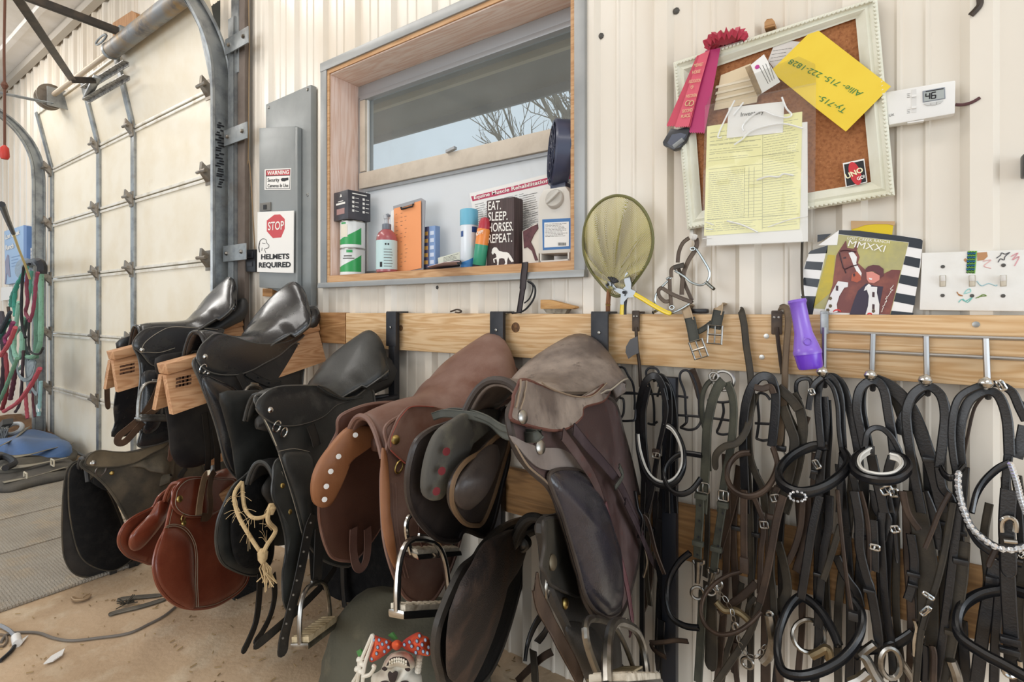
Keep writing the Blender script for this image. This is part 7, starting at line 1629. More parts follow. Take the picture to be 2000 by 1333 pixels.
mk('body', *prism_vf([W(*ZR(q), .062) for q in ((235, 1000), (300, 1010), (395, 985), (415, 1020), (390, 1090), (330, 1180), (265, 1205), (165, 1160), (160, 1130))], (0, .022, 0)), mat('clip_black', '#2b2c31', .35, coat=.2), t, bevel=.004)
mkpoly('inset', [W(*ZR(q), .0635) for q in ((250, 1060), (330, 1045), (385, 1060), (330, 1140), (250, 1170), (205, 1140))], (0, .002, 0), mat('clip_slate', '#4d5160', .35), t); mk('slot', *tube_vf([W(*ZR((265, 1175)), .064), W(*ZR((355, 1105)), .064)], .006, 8), mat('clip_grey2', '#8c8f90', .4), t)

# ---- thermostat
ZT = Zm(1700, 100, 4.443)
t = thing('thermostat', 'white thermostat with grey display beside the cork board', 'thermostat', W(1800, 235, .03))
wbox('case', ZT.l([(128, 355), (740, 250), (735, 540), (158, 642)]), .042, .022, WHITE, t, bevel=.003)
wbox('display_bezel', ZT.l([(452, 345), (648, 310), (652, 412), (455, 445)]), .0435, .003, mat('bezel_grey', '#8a9098', .4), t, bevel=.0008); wbox('display', ZT.l([(465, 358), (640, 326), (641, 408), (467, 436)]), .0442, .0006, mat('lcd_grey', '#a9afac', .3), t)
b = MB()
def seg(x, y, s_, h, on):
    S_ = {'a': ((0, 0), (1, 0)), 'b': ((1, 0), (1, 1)), 'c': ((1, 1), (1, 2)), 'd': ((0, 2), (1, 2)), 'e': ((0, 1), (0, 2)), 'f': ((0, 0), (0, 1)), 'g': ((0, 1), (1, 1))}
    for k in on:
        (p, q) = S_[k]; P = [W(*ZT((x+s_*r[0]-.05*h*r[1], y+h*r[1]-.16*s_*r[0])), .0446) for r in (p, q)]; b.add(tube_vf(P, .0010, 4))
seg(482, 368, 34, 26, 'fgbc'); seg(532, 360, 36, 26, 'afgedc')
b.add(tube_vf([W(*ZT((480, 352)), .0446), W(*ZT((635, 325)), .0446)], .0009, 4)); b.mk('digits', INK, t)
for q in ([(462, 455), (515, 444), (522, 470), (490, 472)], [(524, 444), (576, 435), (570, 466), (528, 470)], [(580, 434), (635, 425), (610, 452), (574, 464)]): wbox('button', ZT.l(q), .0438, .002, mat('button_grey', '#c2c2bf', .4), t, bevel=.0005)
for y0 in (335, 435): wbox('slider', ZT.l([(357, y0), (398, y0-7), (400, y0+95), (358, y0+100)]), .0426, .0012, mat('slider_white', '#d8d6d2', .4), t); wbox('slider_knob', ZT.l([(357, y0+45), (399, y0+38), (400, y0+58), (358, y0+64)]), .045, .003, WHITE, t)
lines('print', ZT.l([(318, 365), (348, 360), (348, 405), (318, 410)]), 3, .0425, PRINT, t, .7); lines('print', ZT.l([(318, 505), (348, 500), (348, 540), (318, 545)]), 3, .0425, PRINT, t, .7)
wtext('lettering', 'UX', ZT((162, 570)), ZT((207, 560)), 4.6, .0425, INK, t)
wbox('tab', ZT.l([(318, 615), (465, 592), (465, 606), (320, 628)]), .040, .012, WHITE, t, bevel=.001)
mk('wire', *tube_vf([W(*ZT(q), .02) for q in ((735, 465), (800, 466), (880, 445), (950, 405))], .0032, 6, sm=4), mat('maroon_wire', '#59383a', .6), t)
# ---- switch plate
ZQ = Zm(1540, 400, 4.348)
t = thing('switch_plate', 'white triple light switch plate with stickers and scribbles on the wall', 'light switch', W(1900, 605, .02))
PLT = mat('plate_white', '#e8e6e1', .4, var='#dcd8d0', vscale=9)
wbox('plate', [(1801, 494), (2015, 487), (2015, 609), (1796, 606)], .026, .008, PLT, t, bevel=.002)
for i, x in enumerate((1310, 1560, 1825)):
    y = 650-i*1.0
    wbox('switch_slot', ZQ.l([(x-28, y-48), (x+28, y-52), (x+28, y+46), (x-28, y+50)]), .0264, .001, mat('slot_tan', '#b6ad9c', .6), t)
    v, f = prism_vf([W(*ZQ((x-18, y-46)), .040), W(*ZQ((x+22, y-50)), .040), W(*ZQ((x+24, y+0)), .036), W(*ZQ((x-16, y+2)), .036)], (0, .012, 0)); mk('toggle', v, f, WHITE, t, bevel=.0015)
    v, f = prism_vf([W(*ZQ((x-18, y-4)), .034), W(*ZQ((x+22, y-8)), .034), W(*ZQ((x+22, y+40)), .028), W(*ZQ((x-18, y+44)), .028)], (0, .006, 0)); mk('toggle', v, f, mat('toggle_cream', '#ddd6c6', .4), t, bevel=.001)
for q in ((1310, 527), (1825, 515), (1308, 772), (1558, 774), (1822, 775)): mk('screw', *lathe_vf([(.0035, 0), (.0035, .001), (.001, .0014)], W(*ZQ(q), .026), 12, (0, -1, 0)), mat('screw_grey', ''), t)
tape = thing('zigzag_sticker', 'green and blue zigzag sticker stuck over the middle of the switch plate', 'sticker', W(1898, 530, .027)); tq = [(1525, 393), (1602, 393), (1585, 585), (1512, 580)]
wpoly('backing', ZQ.l(tq), .0268, .0005, mat('sticker_green', '#77b04a', .5), tape)
b = MB()
for k in range(11):
    y = 400+k*17; P = [(1520+(x*(70))-(k*1.2), y+(12 if j % 2 else 0)) for j, x in enumerate([i/6 for i in range(7)])]
    b.add(tube_vf([W(*ZQ(q), .0272) for q in P], .0007, 4))
b.mk('zigzag_print', INK, tape)
b = MB()
for k in range(5):
    y = 408+k*34; P = [(1520+(x*(70))-(k*2.4), y+(12 if j % 2 else 0)) for j, x in enumerate([i/6 for i in range(7)])]; b.add(tube_vf([W(*ZQ(q), .0271) for q in P], .0010, 4))
b.mk('zigzag_print', mat('sticker_blue', '#3f8fc4', .5), tape)
wpoly('torn_patch', ZQ.l([(1600, 408), (1685, 402), (1692, 440), (1660, 470), (1605, 478)]), .0266, .0004, mat('tan_patch', '#b98a62', .8), t)
wpoly('torn_patch', ZQ.l([(1487, 470), (1500, 455), (1525, 470), (1525, 495), (1500, 485)]), .0266, .0004, mat('tan_patch', ''), t)
for cl, pts in (('#5f5f62', [(1765, 455), (1800, 430), (1810, 410), (1840, 420), (1880, 405), (1840, 440), (1830, 470), (1800, 460), (1780, 490)]), ('#7fc0b8', [(1445, 830), (1470, 805), (1500, 820), (1540, 800), (1560, 790), (1520, 830), (1480, 800)]), ('#6f8a3f', [(1590, 795), (1630, 780), (1680, 775), (1650, 765), (1610, 790)]), ('#9ad0cc', [(1490, 760), (1510, 730), (1540, 715), (1545, 740), (1500, 755)]), ('#a8c8cf', [(1600, 650), (1640, 690), (1700, 670), (1760, 690), (1770, 680)]), ('#e3b8b4', [(1650, 480), (1720, 470), (1660, 520), (1720, 540)]), ('#d9a0a6', [(1890, 440), (1950, 410), (1900, 470), (1960, 440), (1920, 520)]), ('#b07a4a', [(1430, 740), (1450, 770), (1480, 775), (1440, 760)])):
    b = MB(); scr(b, ZQ.l(pts), .0264, .0009); b.mk('scribble', mat('crayon'+cl, cl, .7), t)
# ---- ranch picture poster
ZO = Zm(1560, 420, 6.06); d = .024
t = thing('ranch_poster', 'striped border poster of a rider and a brown horse propped behind the board', 'poster', W(1685, 614, d))
BK = mat('poster_black', '#1c2028', .3, coat=.2); PW_ = mat('poster_white', '#eceae8', .4)
def op_(nm, pts, k, m, par=None): return wpoly(nm, ZO.l(pts), d+.0004*k, .0004, m, par or t)
wpoly('sheet', ZO.l([(476, 178), (1000, 238), (1390, 268), (1468, 305), (1440, 620), (1340, 1182), (70, 1182), (20, 950), (50, 640), (130, 440), (340, 355), (450, 357)]), d, .002, PW_, t)
op_('top_band', [(476, 180), (720, 188), (930, 215), (1200, 248), (1440, 285), (1468, 305), (1458, 405), (1296, 378), (1305, 325), (470, 228)], 1, BK)
for y0, y1, s_ in ((485, 520, 0), (705, 745, 1), (922, 962, 2), (1135, 1160, 3)):
    xl = 1305-(y0-325)*.257; xr = 1462-(y0-300)*.11-(0 if y0 < 900 else 10)
    h = 110 if s_ < 3 else 60
    op_('stripe', [(xl, y0), (xr, y1), (xr-14, y1+h), (xl-26, y0+h-8)], 1, BK)
for (a, b_, c_, d_) in (((345, 360), (335, 455), (110, 462), (140, 425)), ((288, 560), (268, 658), (68, 640), (90, 548)), ((248, 762), (222, 860), (40, 830), (60, 742)), ((205, 965), (165, 1180), (70, 1182), (25, 960))): op_('stripe', [a, b_, c_, d_], 1, BK)
PG = mat('photo_olive', '#b0a972', .4, var='#c9bf62', vscale=16, vlo=.45, vhi=.75, var2='#97916a', v2scale=9, v2lo=.5, v2hi=.7, coat=.2)
op_('photo', [(470, 232), (1300, 328), (1085, 1182), (165, 1106), (345, 360), (452, 357)], 1, PG)
op_('photo', [(345, 470), (430, 480), (400, 900), (180, 1090), (200, 980)], 2, mat('photo_yellow', '#c3ad35', .4, var='#a39a4a', vscale=22))
HB = mat('photo_horse', '#70352f', .4, var='#96523f', vscale=18, coat=.2); HD = mat('photo_dark', '#3f2028', .4)
op_('horse_body', [(480, 420), (560, 300), (575, 390), (650, 400), (720, 300), (690, 420), (722, 500), (700, 570), (800, 660), (1000, 700), (1100, 650), (1208, 655), (1080, 1180), (300, 1150), (360, 960), (400, 830), (430, 600), (445, 480)], 3, HB)
op_('blaze', [(590, 450), (640, 430), (690, 500), (680, 570), (745, 690), (735, 750), (700, 700), (650, 600), (620, 520)], 4, PW_)
op_('muzzle', [(630, 700), (690, 670), (735, 720), (740, 770), (690, 800), (620, 780)], 5, mat('photo_muzzle', '#b0553a', .4))
op_('nostril', [(640, 700), (665, 690), (670, 720), (650, 735)], 6, HD)
op_('eye', [(525, 505), (560, 495), (560, 515), (530, 520)], 6, HD)
b = MB()
for pts in ([(480, 440), (510, 560), (540, 640), (620, 610), (700, 590)], [(490, 430), (560, 420), (680, 440)], [(540, 640), (560, 690)]): scr(b, ZO.l(pts), d+.0026, .0011)
b.mk('bridle_print', HD, t)
op_('jacket', [(800, 810), (900, 840), (1000, 850), (960, 1050), (955, 1180), (600, 1180), (660, 1000), (700, 900)], 5, mat('photo_jacket', '#32243a', .4))
op_('rider_face', [(800, 680), (870, 670), (960, 720), (955, 770), (890, 810), (830, 800), (805, 760)], 6, mat('photo_skin', '#d98a7d', .4))
op_('helmet', [(790, 640), (820, 610), (880, 592), (950, 598), (1005, 640), (1005, 720), (960, 745), (960, 700), (880, 668), (790, 660)], 7, mat('photo_helmet', '#5f2d33', .4))
op_('mouth', [(830, 745), (870, 752), (865, 770), (835, 765)], 7, PW_)
op_('collar', [(790, 850), (830, 815), (860, 840), (800, 890), (770, 900)], 6, PW_)
SHW = mat('shoe_print', '#e4e2e2', .4)
op_('horseshoe_print', [(465, 785), (585, 800), (580, 855), (540, 862), (480, 960), (450, 1060), (460, 1150), (330, 1170), (300, 1150), (330, 1060), (380, 940)], 8, SHW)
op_('horseshoe_print', [(800, 845), (930, 855), (925, 920), (955, 1060), (950, 1180), (790, 1180), (820, 1080), (830, 960), (810, 900)], 8, SHW)
for q in ((455, 870), (885, 945), (885, 1090)): op_('nail_slot', [(q[0]-14, q[1]-34), (q[0]+14, q[1]-30), (q[0]+12, q[1]+30), (q[0]-16, q[1]+26)], 9, HD)
for q in ((375, 990), (375, 1080), (345, 1130), (885, 1140)):
    op_('flower_print', [(q[0]-18, q[1]-18), (q[0]+10, q[1]-22), (q[0]+22, q[1]), (q[0]+4, q[1]+22), (q[0]-20, q[1]+12)], 9, mat('flower_dark', '#5c4a2a', .4))
for q in ((455, 1150, 50), (840, 1178, 30)): op_('rose_print', [(q[0]+math.cos(a)*q[2], q[1]-abs(math.sin(a))*q[2]*.7+18*(math.sin(a) < 0)) for a in [2*math.pi*i/12 for i in range(12)]], 9, mat('rose_red', '#cf2a2a', .4))
wtext('lettering', 'LOST CREEK RANCH', ZO((575, 288)), ZO((1072, 340)), 5.2, d+.004, WHITEINK, t, bold=.005); wtext('lettering', 'MMXXI', ZO((580, 370)), ZO((1010, 440)), 12.5, d+.004, WHITEINK, t)
b = MB(); rr = random.Random(8)
for k in range(16): x = 1120-k*9; y = 830+k*20; scr(b, ZO.l([(x, y), (x+rr.uniform(-20, 25), y+rr.uniform(-10, 25)), (x-10, y+20)]), d+.0042, .0005)
b.mk('signature', WHITEINK, t)
op_('folded_corner', [(476, 182), (455, 357), (340, 358), (230, 360)], 4, mat('poster_back', '#f2f0ed', .5))
wpoly('black_card', ZO.l([(222, 236), (390, 222), (300, 290), (220, 325)]), .022, .0012, BK, label='black card scrap behind the folded corner of the ranch poster', cat='card')
t = thing('yellow_folder', 'torn cardboard flap with yellow inside sticking up behind the ranch poster', 'folder', W(1700, 460, .022))
wpoly('yellow_sheet', ZO.l([(625, 100), (1125, 100), (1105, 240), (700, 240), (625, 180)]), .0215, .001, mat('folder_yellow', '#d9bd17', .6), t)
wpoly('cardboard_flap', ZO.l([(618, 70), (1140, 76), (1135, 128), (1050, 108), (900, 108), (780, 122), (700, 150), (620, 172)]), .0225, .001, mat('cardboard', '#c2a077', .8), t)
mk('black_fitting', *box_vf(W(1999, 318, .03).x, W(2012, 318, .03).x, -.03, -.004, W(1999, 345, .03).z, W(1999, 300, .03).z), BLACKPL, bevel=.003, label='dark plastic fitting cut by the picture edge below the thermostat', cat='fitting')
# ================================================================ FAR END AND FLOOR
RUB = mat('dusty_rubber', '#aea69a', .9, var='#958b7e', vscale=2.5, var2='#c0aa8c', v2scale=4, v2lo=.5, v2hi=.75)
def ribmat():
    m = RUB; nt = m.node_tree; N = nt.nodes.new; L = nt.links; b = nt.nodes['Principled BSDF']
    tc = N('ShaderNodeTexCoord'); w = N('ShaderNodeTexWave'); w.bands_direction = 'Y'; w.inputs['Scale'].default_value = 30; w.inputs['Distortion'].default_value = 5; w.inputs['Detail Scale'].default_value = 6; L.new(tc.outputs['Object'], w.inputs['Vector'])
    bp = N('ShaderNodeBump'); bp.inputs['Strength'].default_value = .9; bp.inputs['Distance'].default_value = .004; L.new(w.outputs['Fac'], bp.inputs['Height']); L.new(bp.outputs['Normal'], b.inputs['Normal'])
ribmat()
for i, (xa, xb, lab) in enumerate(((-3.235, -2.64, 'rubber floor mat closest to the bare dirt floor'), (-3.765, -3.25, 'rubber floor mat in the middle of the three'), (-4.35, -3.78, 'rubber floor mat next to the folded blue blanket'))):
    mk('rubber_mat', *box_vf(xa, xb, -3.2, -.28, .001, .013), RUB, bevel=.004, label=lab, cat='floor mat', group='rubber floor mats')
b = MB(); rr = random.Random(4)
# dirt berm along the wall end
v = []; f = []; NX, NY = 26, 10
for j in range(NY+1):
    for i in range(NX+1):
        x = -7.2+i/NX*1.9; y = -.02-j/NY*1.1; v.append((x, y, .002+.16*math.sin(math.pi*i/NX)*math.cos(j/NY*1.57)*(.6+.6*rr.random())))
for j in range(NY):
    for i in range(NX): f.append((j*(NX+1)+i, j*(NX+1)+i+1, (j+1)*(NX+1)+i+1, (j+1)*(NX+1)+i))
mk('dirt_heap', v, f, mat('brown_dirt', '#7a5c40', .95, var='#5a4230', vscale=9, bump=.6, bscale=40), kind='stuff', label='brown dirt and hay swept along the wall past the door', cat='dirt')
# blue sign
t = thing('ranch_sign', 'pale blue ranch sign with raised white letters on the end wall', 'sign', W(30, 555, .06)); ZL = Zm(0, 440, 5.55)
wbox('board', [(8, 452), (46, 440), (46, 551), (10, 556)], .05, .04, mat('sign_blue', '#9dbce0', .5), t, bevel=.004); wbox('board_edge', [(46, 440), (52, 442), (52, 549), (46, 551)], .05, .04, mat('sign_blue_dark', '#5f82b8', .5), t)
wtext('lettering', 'Lost Creek', (10.5, 468), (39, 457), 9, .053, WHITEINK, t, bold=.04, th=.004); wtext('lettering', 'Ranch', (11, 489), (27, 484), 9, .053, WHITEINK, t, bold=.04)
lines('print', [(22, 500), (38, 496), (38, 520), (22, 524)], 4, .0525, mat('faint_blue', '#86a6cf', .6), t, 1.5)
wpoly('horse_print', ZL.l([(80, 320), (95, 330), (100, 440), (112, 560), (98, 565), (75, 520), (60, 640), (50, 640), (60, 480), (52, 400)]), .0526, .001, mat('sign_mauve', '#8f8fa8', .6), t)
t = thing('notice_sign', 'small white notice sheet on the end wall beside the door track', 'sign', W(70, 505, .02))
wbox('sheet', [(56, 485), (84, 483), (84, 510), (56, 513)], .024, .002, SIGNW, t); wtext('lettering', 'NOTICE', (60, 494), (77, 493), 5, .0245, mat('notice_blue', '#7d86a8', .6), t); lines('print', [(59, 497), (80, 496), (80, 506), (59, 508)], 3, .0245, PRINT, t, 1.2)
t = thing('riding_whip', 'long whip with dark handle and pale yellow shaft leaning past the blue sign', 'whip', W(48, 515, .4))
mk('handle', *tube_vf([W(3, 399, .7), W(14, 428, .62), W(26, 456, .55)], .016, 8, rf=lambda s: 1-.3*s), BLACKPL, t)
mk('shaft', *tube_vf([W(26, 456, .55), W(36, 485, .47), W(50, 520, .38), W(58, 545, .34)], .007, 8), mat('whip_yellow', '#c9b983', .5), t)
mk('clear_disc', *lathe_vf([(.09, 0), (.085, .01), (.02, .012)], W(47, 525, .2), 24, (.4, -1, .1)), clearmat('clear_disc', '#e9eef0', 0, .1, '#cfd6da', .3), label='clear plastic disc hung behind the teal ropes', cat='disc')
hk = thing('rope_hook', 'dark forked hook holding the teal and maroon ropes', 'hook', W(70, 520, .2)); mk('bar', *tube_vf([W(50, 522, .08), W(60, 514, .2), W(74, 512, .3), (W(82, 520, .3)), W(82, 534, .3)], .03, 8, sm=4), BLACKMETAL, hk); mk('prong', *tube_vf([W(71, 507, .3), W(71, 518, .3)], .02, 8), BLACKMETAL, hk)
bd = wbox('hook_board', [(2, 562), (24, 560), (24, 585), (2, 588)], .04, .03, SIGNW, label='white board with hooks on the end wall below the blue sign', cat='board')
ROPES = [  # px paths, width px, colour, d, name, label
 ([(52, 522), (40, 545), (32, 560), (28, 590), (30, 618)], 7, '#3f9484', .25, 'lead_rope', 'bright teal braided lead rope hung from the forked hook'),
 ([(62, 530), (60, 545), (58, 570), (52, 600)], 6, '#579a8a', .3, 'lead_rope', 'short teal rope inside the maroon braids'),
 ([(58, 516), (47, 522), (43, 560), (42, 610), (44, 640), (50, 660)], 5, '#25262b', .32, 'halter', 'black strap halter looped over the forked hook'),
 ([(54, 533), (52, 560), (54, 590), (50, 610), (57, 625)], 6, '#7b3a4c', .33, 'lead_rope', 'maroon braided lead rope knotted at its end'),
 ([(74, 532), (70, 555), (68, 580), (64, 610), (58, 628)], 6, '#8a3f55', .34, 'lead_rope', 'maroon and grey braided rope next to the door track'),
 ([(38, 590), (30, 640), (27, 680), (34, 700), (42, 690), (44, 650)], 8, '#8fc0ac', .3, 'lead_rope', 'pale green thick rope loop hung low from the hook'),
 ([(48, 620), (44, 660), (46, 690), (62, 698), (76, 680), (80, 640), (80, 530)], 8, '#7fae96', .28, 'lead_rope', 'sage green rope loop beside the door track'),
 ([(57, 622), (56, 670), (60, 688), (76, 692), (84, 680)], 4, '#2b2c2e', .33, 'halter', 'black rope loop around the sage green rope'),
 ([(30, 640), (18, 670), (2, 695)], 8, '#b9545f', .45, 'lead_rope', 'coral red rope hung slanting toward the picture edge'),
 ([(78, 720), (62, 750), (36, 785), (8, 804)], 8, '#b34d5a', .4, 'lead_rope', 'long coral red rope slanting down to the dirt'),
 ([(34, 700), (22, 730), (8, 765), (-4, 790)], 7, '#6d9a82', .42, 'lead_rope', 'dull green rope slanting down behind the coral rope'),
 ([(20, 610), (10, 630), (0, 650)], 7, '#2f3a44', .4, 'lead_rope', 'dark navy rope by the white hook board'),
 ([(18, 625), (8, 645), (-4, 665)], 6, '#2f6b66', .38, 'lead_rope', 'dark teal rope under the navy rope'),
 ([(26, 630), (18, 650), (10, 660), (12, 672)], 7, '#93406a', .36, 'halter', 'magenta halter strap bunched by the coral rope'),
 ([(50, 770), (52, 800), (54, 818)], 6, '#a94d5a', .3, 'lead_rope', 'short coral rope end hanging near the floor'),
 ([(46, 685), (44, 720), (42, 760), (38, 790), (30, 805)], 5, '#4a3a3f', .3, 'lead_rope', 'dark braided rope hanging behind the coral rope'),
 ([(80, 745), (78, 780), (76, 812)], 6, '#8fb8bd', .3, 'lead_rope', 'pale blue rope end hanging beside the door track'),
 ([(66, 740), (64, 780), (68, 815)], 4, '#5a2f3a', .3, 'lead_rope', 'thin dark red strap hanging beside the pale blue rope'),
 ([(10, 690), (14, 730), (12, 770), (4, 800)], 7, '#8d3a42', .25, 'lead_rope', 'dark red lead hanging close to the picture edge'),
 ([(33, 560), (24, 580), (22, 600)], 8, '#43897c', .22, 'lead_rope', 'teal rope coil gathered at the white hook board'),
 ([(40, 640), (24, 665), (22, 700), (36, 722), (52, 700)], 6, '#6f8f8a', .24, 'lead_rope', 'grey green rope loop low behind the pale green loop'),
 ([(56, 620), (48, 650), (50, 680), (58, 700), (64, 730)], 6, '#3c4a4c', .27, 'halter', 'slate halter strap between the green rope loops'),
 ([(30, 720), (26, 750), (20, 780)], 8, '#5b2f3c', .3, 'halter', 'plum halter bunch below the pale green loop'),
 ([(66, 560), (70, 600), (72, 650), (70, 700)], 9, '#5f8a78', .24, 'lead_rope', 'thick muted green rope straight down by the door track'),
 ([(16, 600), (20, 630), (22, 660)], 5, '#4a3b34', .26, 'lead_rope', 'brown braided rope beside the white hook board'),
 ([(2, 610), (6, 640), (2, 670)], 9, '#4d4a52', .2, 'halter', 'grey halter bunch at the picture edge under the hook board'),
 ([(4, 660), (8, 700), (6, 740), (2, 780)], 8, '#3a2f38', .22, 'halter', 'dark halter straps bunched at the picture edge'),
]
for k, (pts, w, colr, d_, nm, lab) in enumerate(ROPES):
    P = [W(x, y, d_) for x, y in pts]; m = mat('rope'+colr, colr, .8, var='#3a3a3a', vscale=50, vlo=.55, vhi=.9, bump=.6, bscale=120)
    mk(nm, *tube_vf(P, pxm(P[0], w)/2, 8, sm=6, rf=lambda s: 1+.12*math.sin(s*40)), m, label=lab, cat='rope' if nm == 'lead_rope' else 'halter', group='ropes and halters on the end wall')
t = thing('fly_mask', 'grey blue fly mask with straps hanging under the green ropes', 'fly mask', W(62, 760, .25)); FM = mat('mask_grey', '#8b979d', .8, var='#6d7a80', vscale=20)
mk('mesh_face', *pad_vf([(50, 700), (70, 704), (74, 730), (68, 762), (55, 768), (50, 740)], lambda a, b_, h: W(a, b_, .25+h), .01, .05, 5, 32), FM, t)
mk('strap', *strap_vf([W(x, y, .32) for x, y in ((36, 700), (34, 725), (46, 742), (62, 735), (70, 706))], .03, .006, sm=6), FM, t); mk('strap', *strap_vf([W(x, y, .31) for x, y in ((60, 755), (72, 770), (74, 740))], .03, .006, sm=6), FM, t)
mk('white_cup', *strap_vf([W(75, 790, .3), W(76, 805, .3)], .05, .02), mat('cup_blue_white', '#dbe3e3', .5), label='white paddle end hanging low beside the door track', cat='paddle')
# broom
t = thing('broom', 'grey bristled broom head lying against the dirt at the picture edge', 'broom', W(6, 860, .5)); b = MB(); rr = random.Random(3)
for k in range(60):
    a = FL(rr.uniform(2, 18), 830+rr.uniform(-8, 8), .22); e = FL(rr.uniform(-14, 12), 872+rr.uniform(-6, 6), .04); b.add(tube_vf([a, e], .004, 4))
b.mk('bristles', mat('broom_grey', '#8c8d8b', .9, var='#63645f', vscale=30), t); mk('ferrule', *obox_vf(FL(11, 829, .23), (.07, 0, .03), (0, .03, 0), (0, 0, .02)), mat('broom_block', '#5d5c59', .7), t)
mk('hose_coil', *tube_vf(ring_pts(FL(26, 838, .16), (.1, .02, 0), (.02, .03, .04), 24), .016, 8, closed=True), mat('hose_grey', '#c3c6c8', .5), label='coiled pale hose lying on the dirt heap', cat='hose')
# blankets
def cloth(name, outl, h, m, parent, seed, n=48, lump=.03):
    r = random.Random(seed); ph = [r.uniform(0, 6) for _ in range(8)]
    def fn(a, b_, hh):
        p = FL(a, b_, 0); q = .5+.5*math.sin(p.x*9+ph[0]+2*math.sin(p.y*7+ph[1])); s_ = .5+.5*math.sin(p.y*17+ph[2]+p.x*5)
        return V((p.x, p.y, .012+hh*(.75+.5*q*.6+.3*s_)))
    return mk(name, *pad_vf(outl, fn, h*.6, h*.5, 7, n, power=4), m, parent, angle=1.3)
t = thing('folded_blanket', 'heap of folded horse blankets in blue and charcoal beside the rubber mats', 'blanket', FL(70, 930))
CH = mat('charcoal_canvas', '#4b4844', .85, var='#5f5a52', vscale=7, bump=.2, bscale=200); BL = mat('blue_nylon', '#45689a', .6, var='#3a5a88', vscale=6, sheen=.2); TNW = mat('grey_webbing', '#9a9384', .8)
cloth('lower_fold', [(-60, 955), (10, 968), (70, 955), (140, 938), (150, 920), (120, 900), (60, 895), (-40, 905)], .045, CH, t, 1)
cloth('middle_fold', [(-60, 930), (10, 940), (80, 925), (146, 905), (148, 893), (110, 885), (40, 882), (-40, 890)], .075, mat('olive_canvas', '#57534b', .85, var='#6a655b', vscale=7), t, 2)
cloth('blue_fold', [(-60, 905), (0, 905), (30, 915), (70, 918), (138, 905), (130, 885), (100, 868), (60, 868), (10, 885), (-40, 890)], .12, BL, t, 3)
for pts, h in (([(2, 912), (26, 896), (44, 880), (54, 870)], .15), ([(0, 928), (50, 922), (100, 908), (140, 896)], .115), ([(0, 940), (60, 934), (130, 918)], .085), ([(6, 962), (60, 950), (130, 930)], .06)):
    mk('webbing', *strap_vf([FL(x, y, 0)+V((0, 0, h)) for x, y in pts], .04, .006, nrm=(0, -.5, 1)), TNW, t)
for q, h in (((110, 930), .085), ((58, 950), .06)):
    p = FL(*q, 0)+V((0, -.02, h+.01)); mk('buckle', *tube_vf([p+V((-.03, 0, .02)), p+V((.03, 0, .02)), p+V((.03, 0, -.02)), p+V((-.03, 0, -.02))], .005, 6, closed=True), mat('cream_buckle', '#cfc6b2', .5), t)
mk('painted_hollow_shade', *tube_vf([FL(x, y, .13) for x, y in ((-20, 900), (10, 893), (28, 905), (10, 915))], .02, 8, sm=4), INK, t)  # black tube standing in for the shade inside the fold
# floor odds and ends
def fline(name, pts, r, m, lab, cat, **k): return mk(name, *tube_vf([FL(x, y, r+.001) for x, y in pts], r, 7, sm=6), m, label=lab, cat=cat, **k)
fline('floor_cable', [(2, 1255), (14, 1240), (40, 1236), (75, 1237), (105, 1247), (140, 1252), (190, 1247), (250, 1238), (290, 1220), (320, 1204), (345, 1184)], .0045, mat('grey_cable', '#6e675f', .6), 'thin grey cable winding across the dirt floor', 'cable')
t = thing('plug_lead', 'black lead with a white connector on the dirt floor at the picture edge', 'cable', FL(33, 1250))
mk('cord', *tube_vf([FL(x, y, .008) for x, y in ((0, 1222), (18, 1232), (30, 1245))], .006, 7, sm=5), mat('grey_lead', '#8d9096', .5), t); mk('cord', *tube_vf([FL(x, y, .007) for x, y in ((32, 1255), (22, 1272), (0, 1292))], .006, 7, sm=5), INK, t)
mk('connector', *tube_vf([FL(31, 1244, .012), FL(34, 1258, .012)], .013, 10), WHITE, t); mk('tape_tail', *prism_vf([FL(40, 1252, .006), FL(56, 1242, .006), FL(40, 1262, .006)], (0, 0, .002)), PAPER, t)
fline('cord_loop', [(0, 1240), (10, 1242), (14, 1252), (8, 1262), (0, 1264)], .004, mat('brown_cable', '#6b5a48', .6), 'small brown cord loop on the floor at the picture edge', 'cord')
mkpoly('paper_scrap', [FL(x, y, .008) for x, y in ((85, 1299), (100, 1284), (118, 1274), (127, 1269), (122, 1281), (104, 1293))], (0, 0, .004), PAPER, label='torn white paper scrap on the bare dirt floor', cat='paper')
for pts, lab in (([(212, 1202), (230, 1196), (280, 1184), (325, 1170)], 'dark strap lying closest to the chestnut saddle flap on the floor'), ([(229, 1172), (260, 1168), (318, 1163)], 'thinner dark strap lying behind another strap on the dirt')):
    mk('floor_strap', *strap_vf([FL(x, y, .006) for x, y in pts], .026, .006, nrm=(0, 0, 1), round_end=2), leather('floor_strap_grey', '#5a564f', '#7a7264', .4, .7, .8, coat=0), label=lab, cat='strap')
mk('hoof_trimming', *strap_vf([FL(x, y, .01) for x, y in ((141, 1167), (150, 1172), (165, 1170), (176, 1162))], .02, .008, nrm=(0, .4, 1), wf=lambda s: .5+math.sin(s*3.14)), mat('tan_trim', '#a98f70', .8), label='curved tan hoof trimming on the dirt floor', cat='hoof trimming')
b = MB(); rr = random.Random(5); pc = FL(246, 1180, .01)
for k in range(30): e = V((rr.uniform(-1, 1), rr.uniform(-1, 1), rr.uniform(0, .7))).normalized()*rr.uniform(.015, .04); b.add(tube_vf([pc, pc+e], .002, 4))
b.mk('hair_tuft', mat('dark_hair', '#3f3a30', .9), kind='stuff', label='small dark hair tuft between the two floor straps', cat='hair')
mk('hoof_block', *box_vf(W(470, 1150, .30).x-.07, W(470, 1150, .30).x+.07, -.36, -.22, .0, .16), mat('black_brush', '#1c1c1c', .9, bump=1, bscale=90), label='black scrubbing block standing behind the chestnut saddle flap', cat='block')
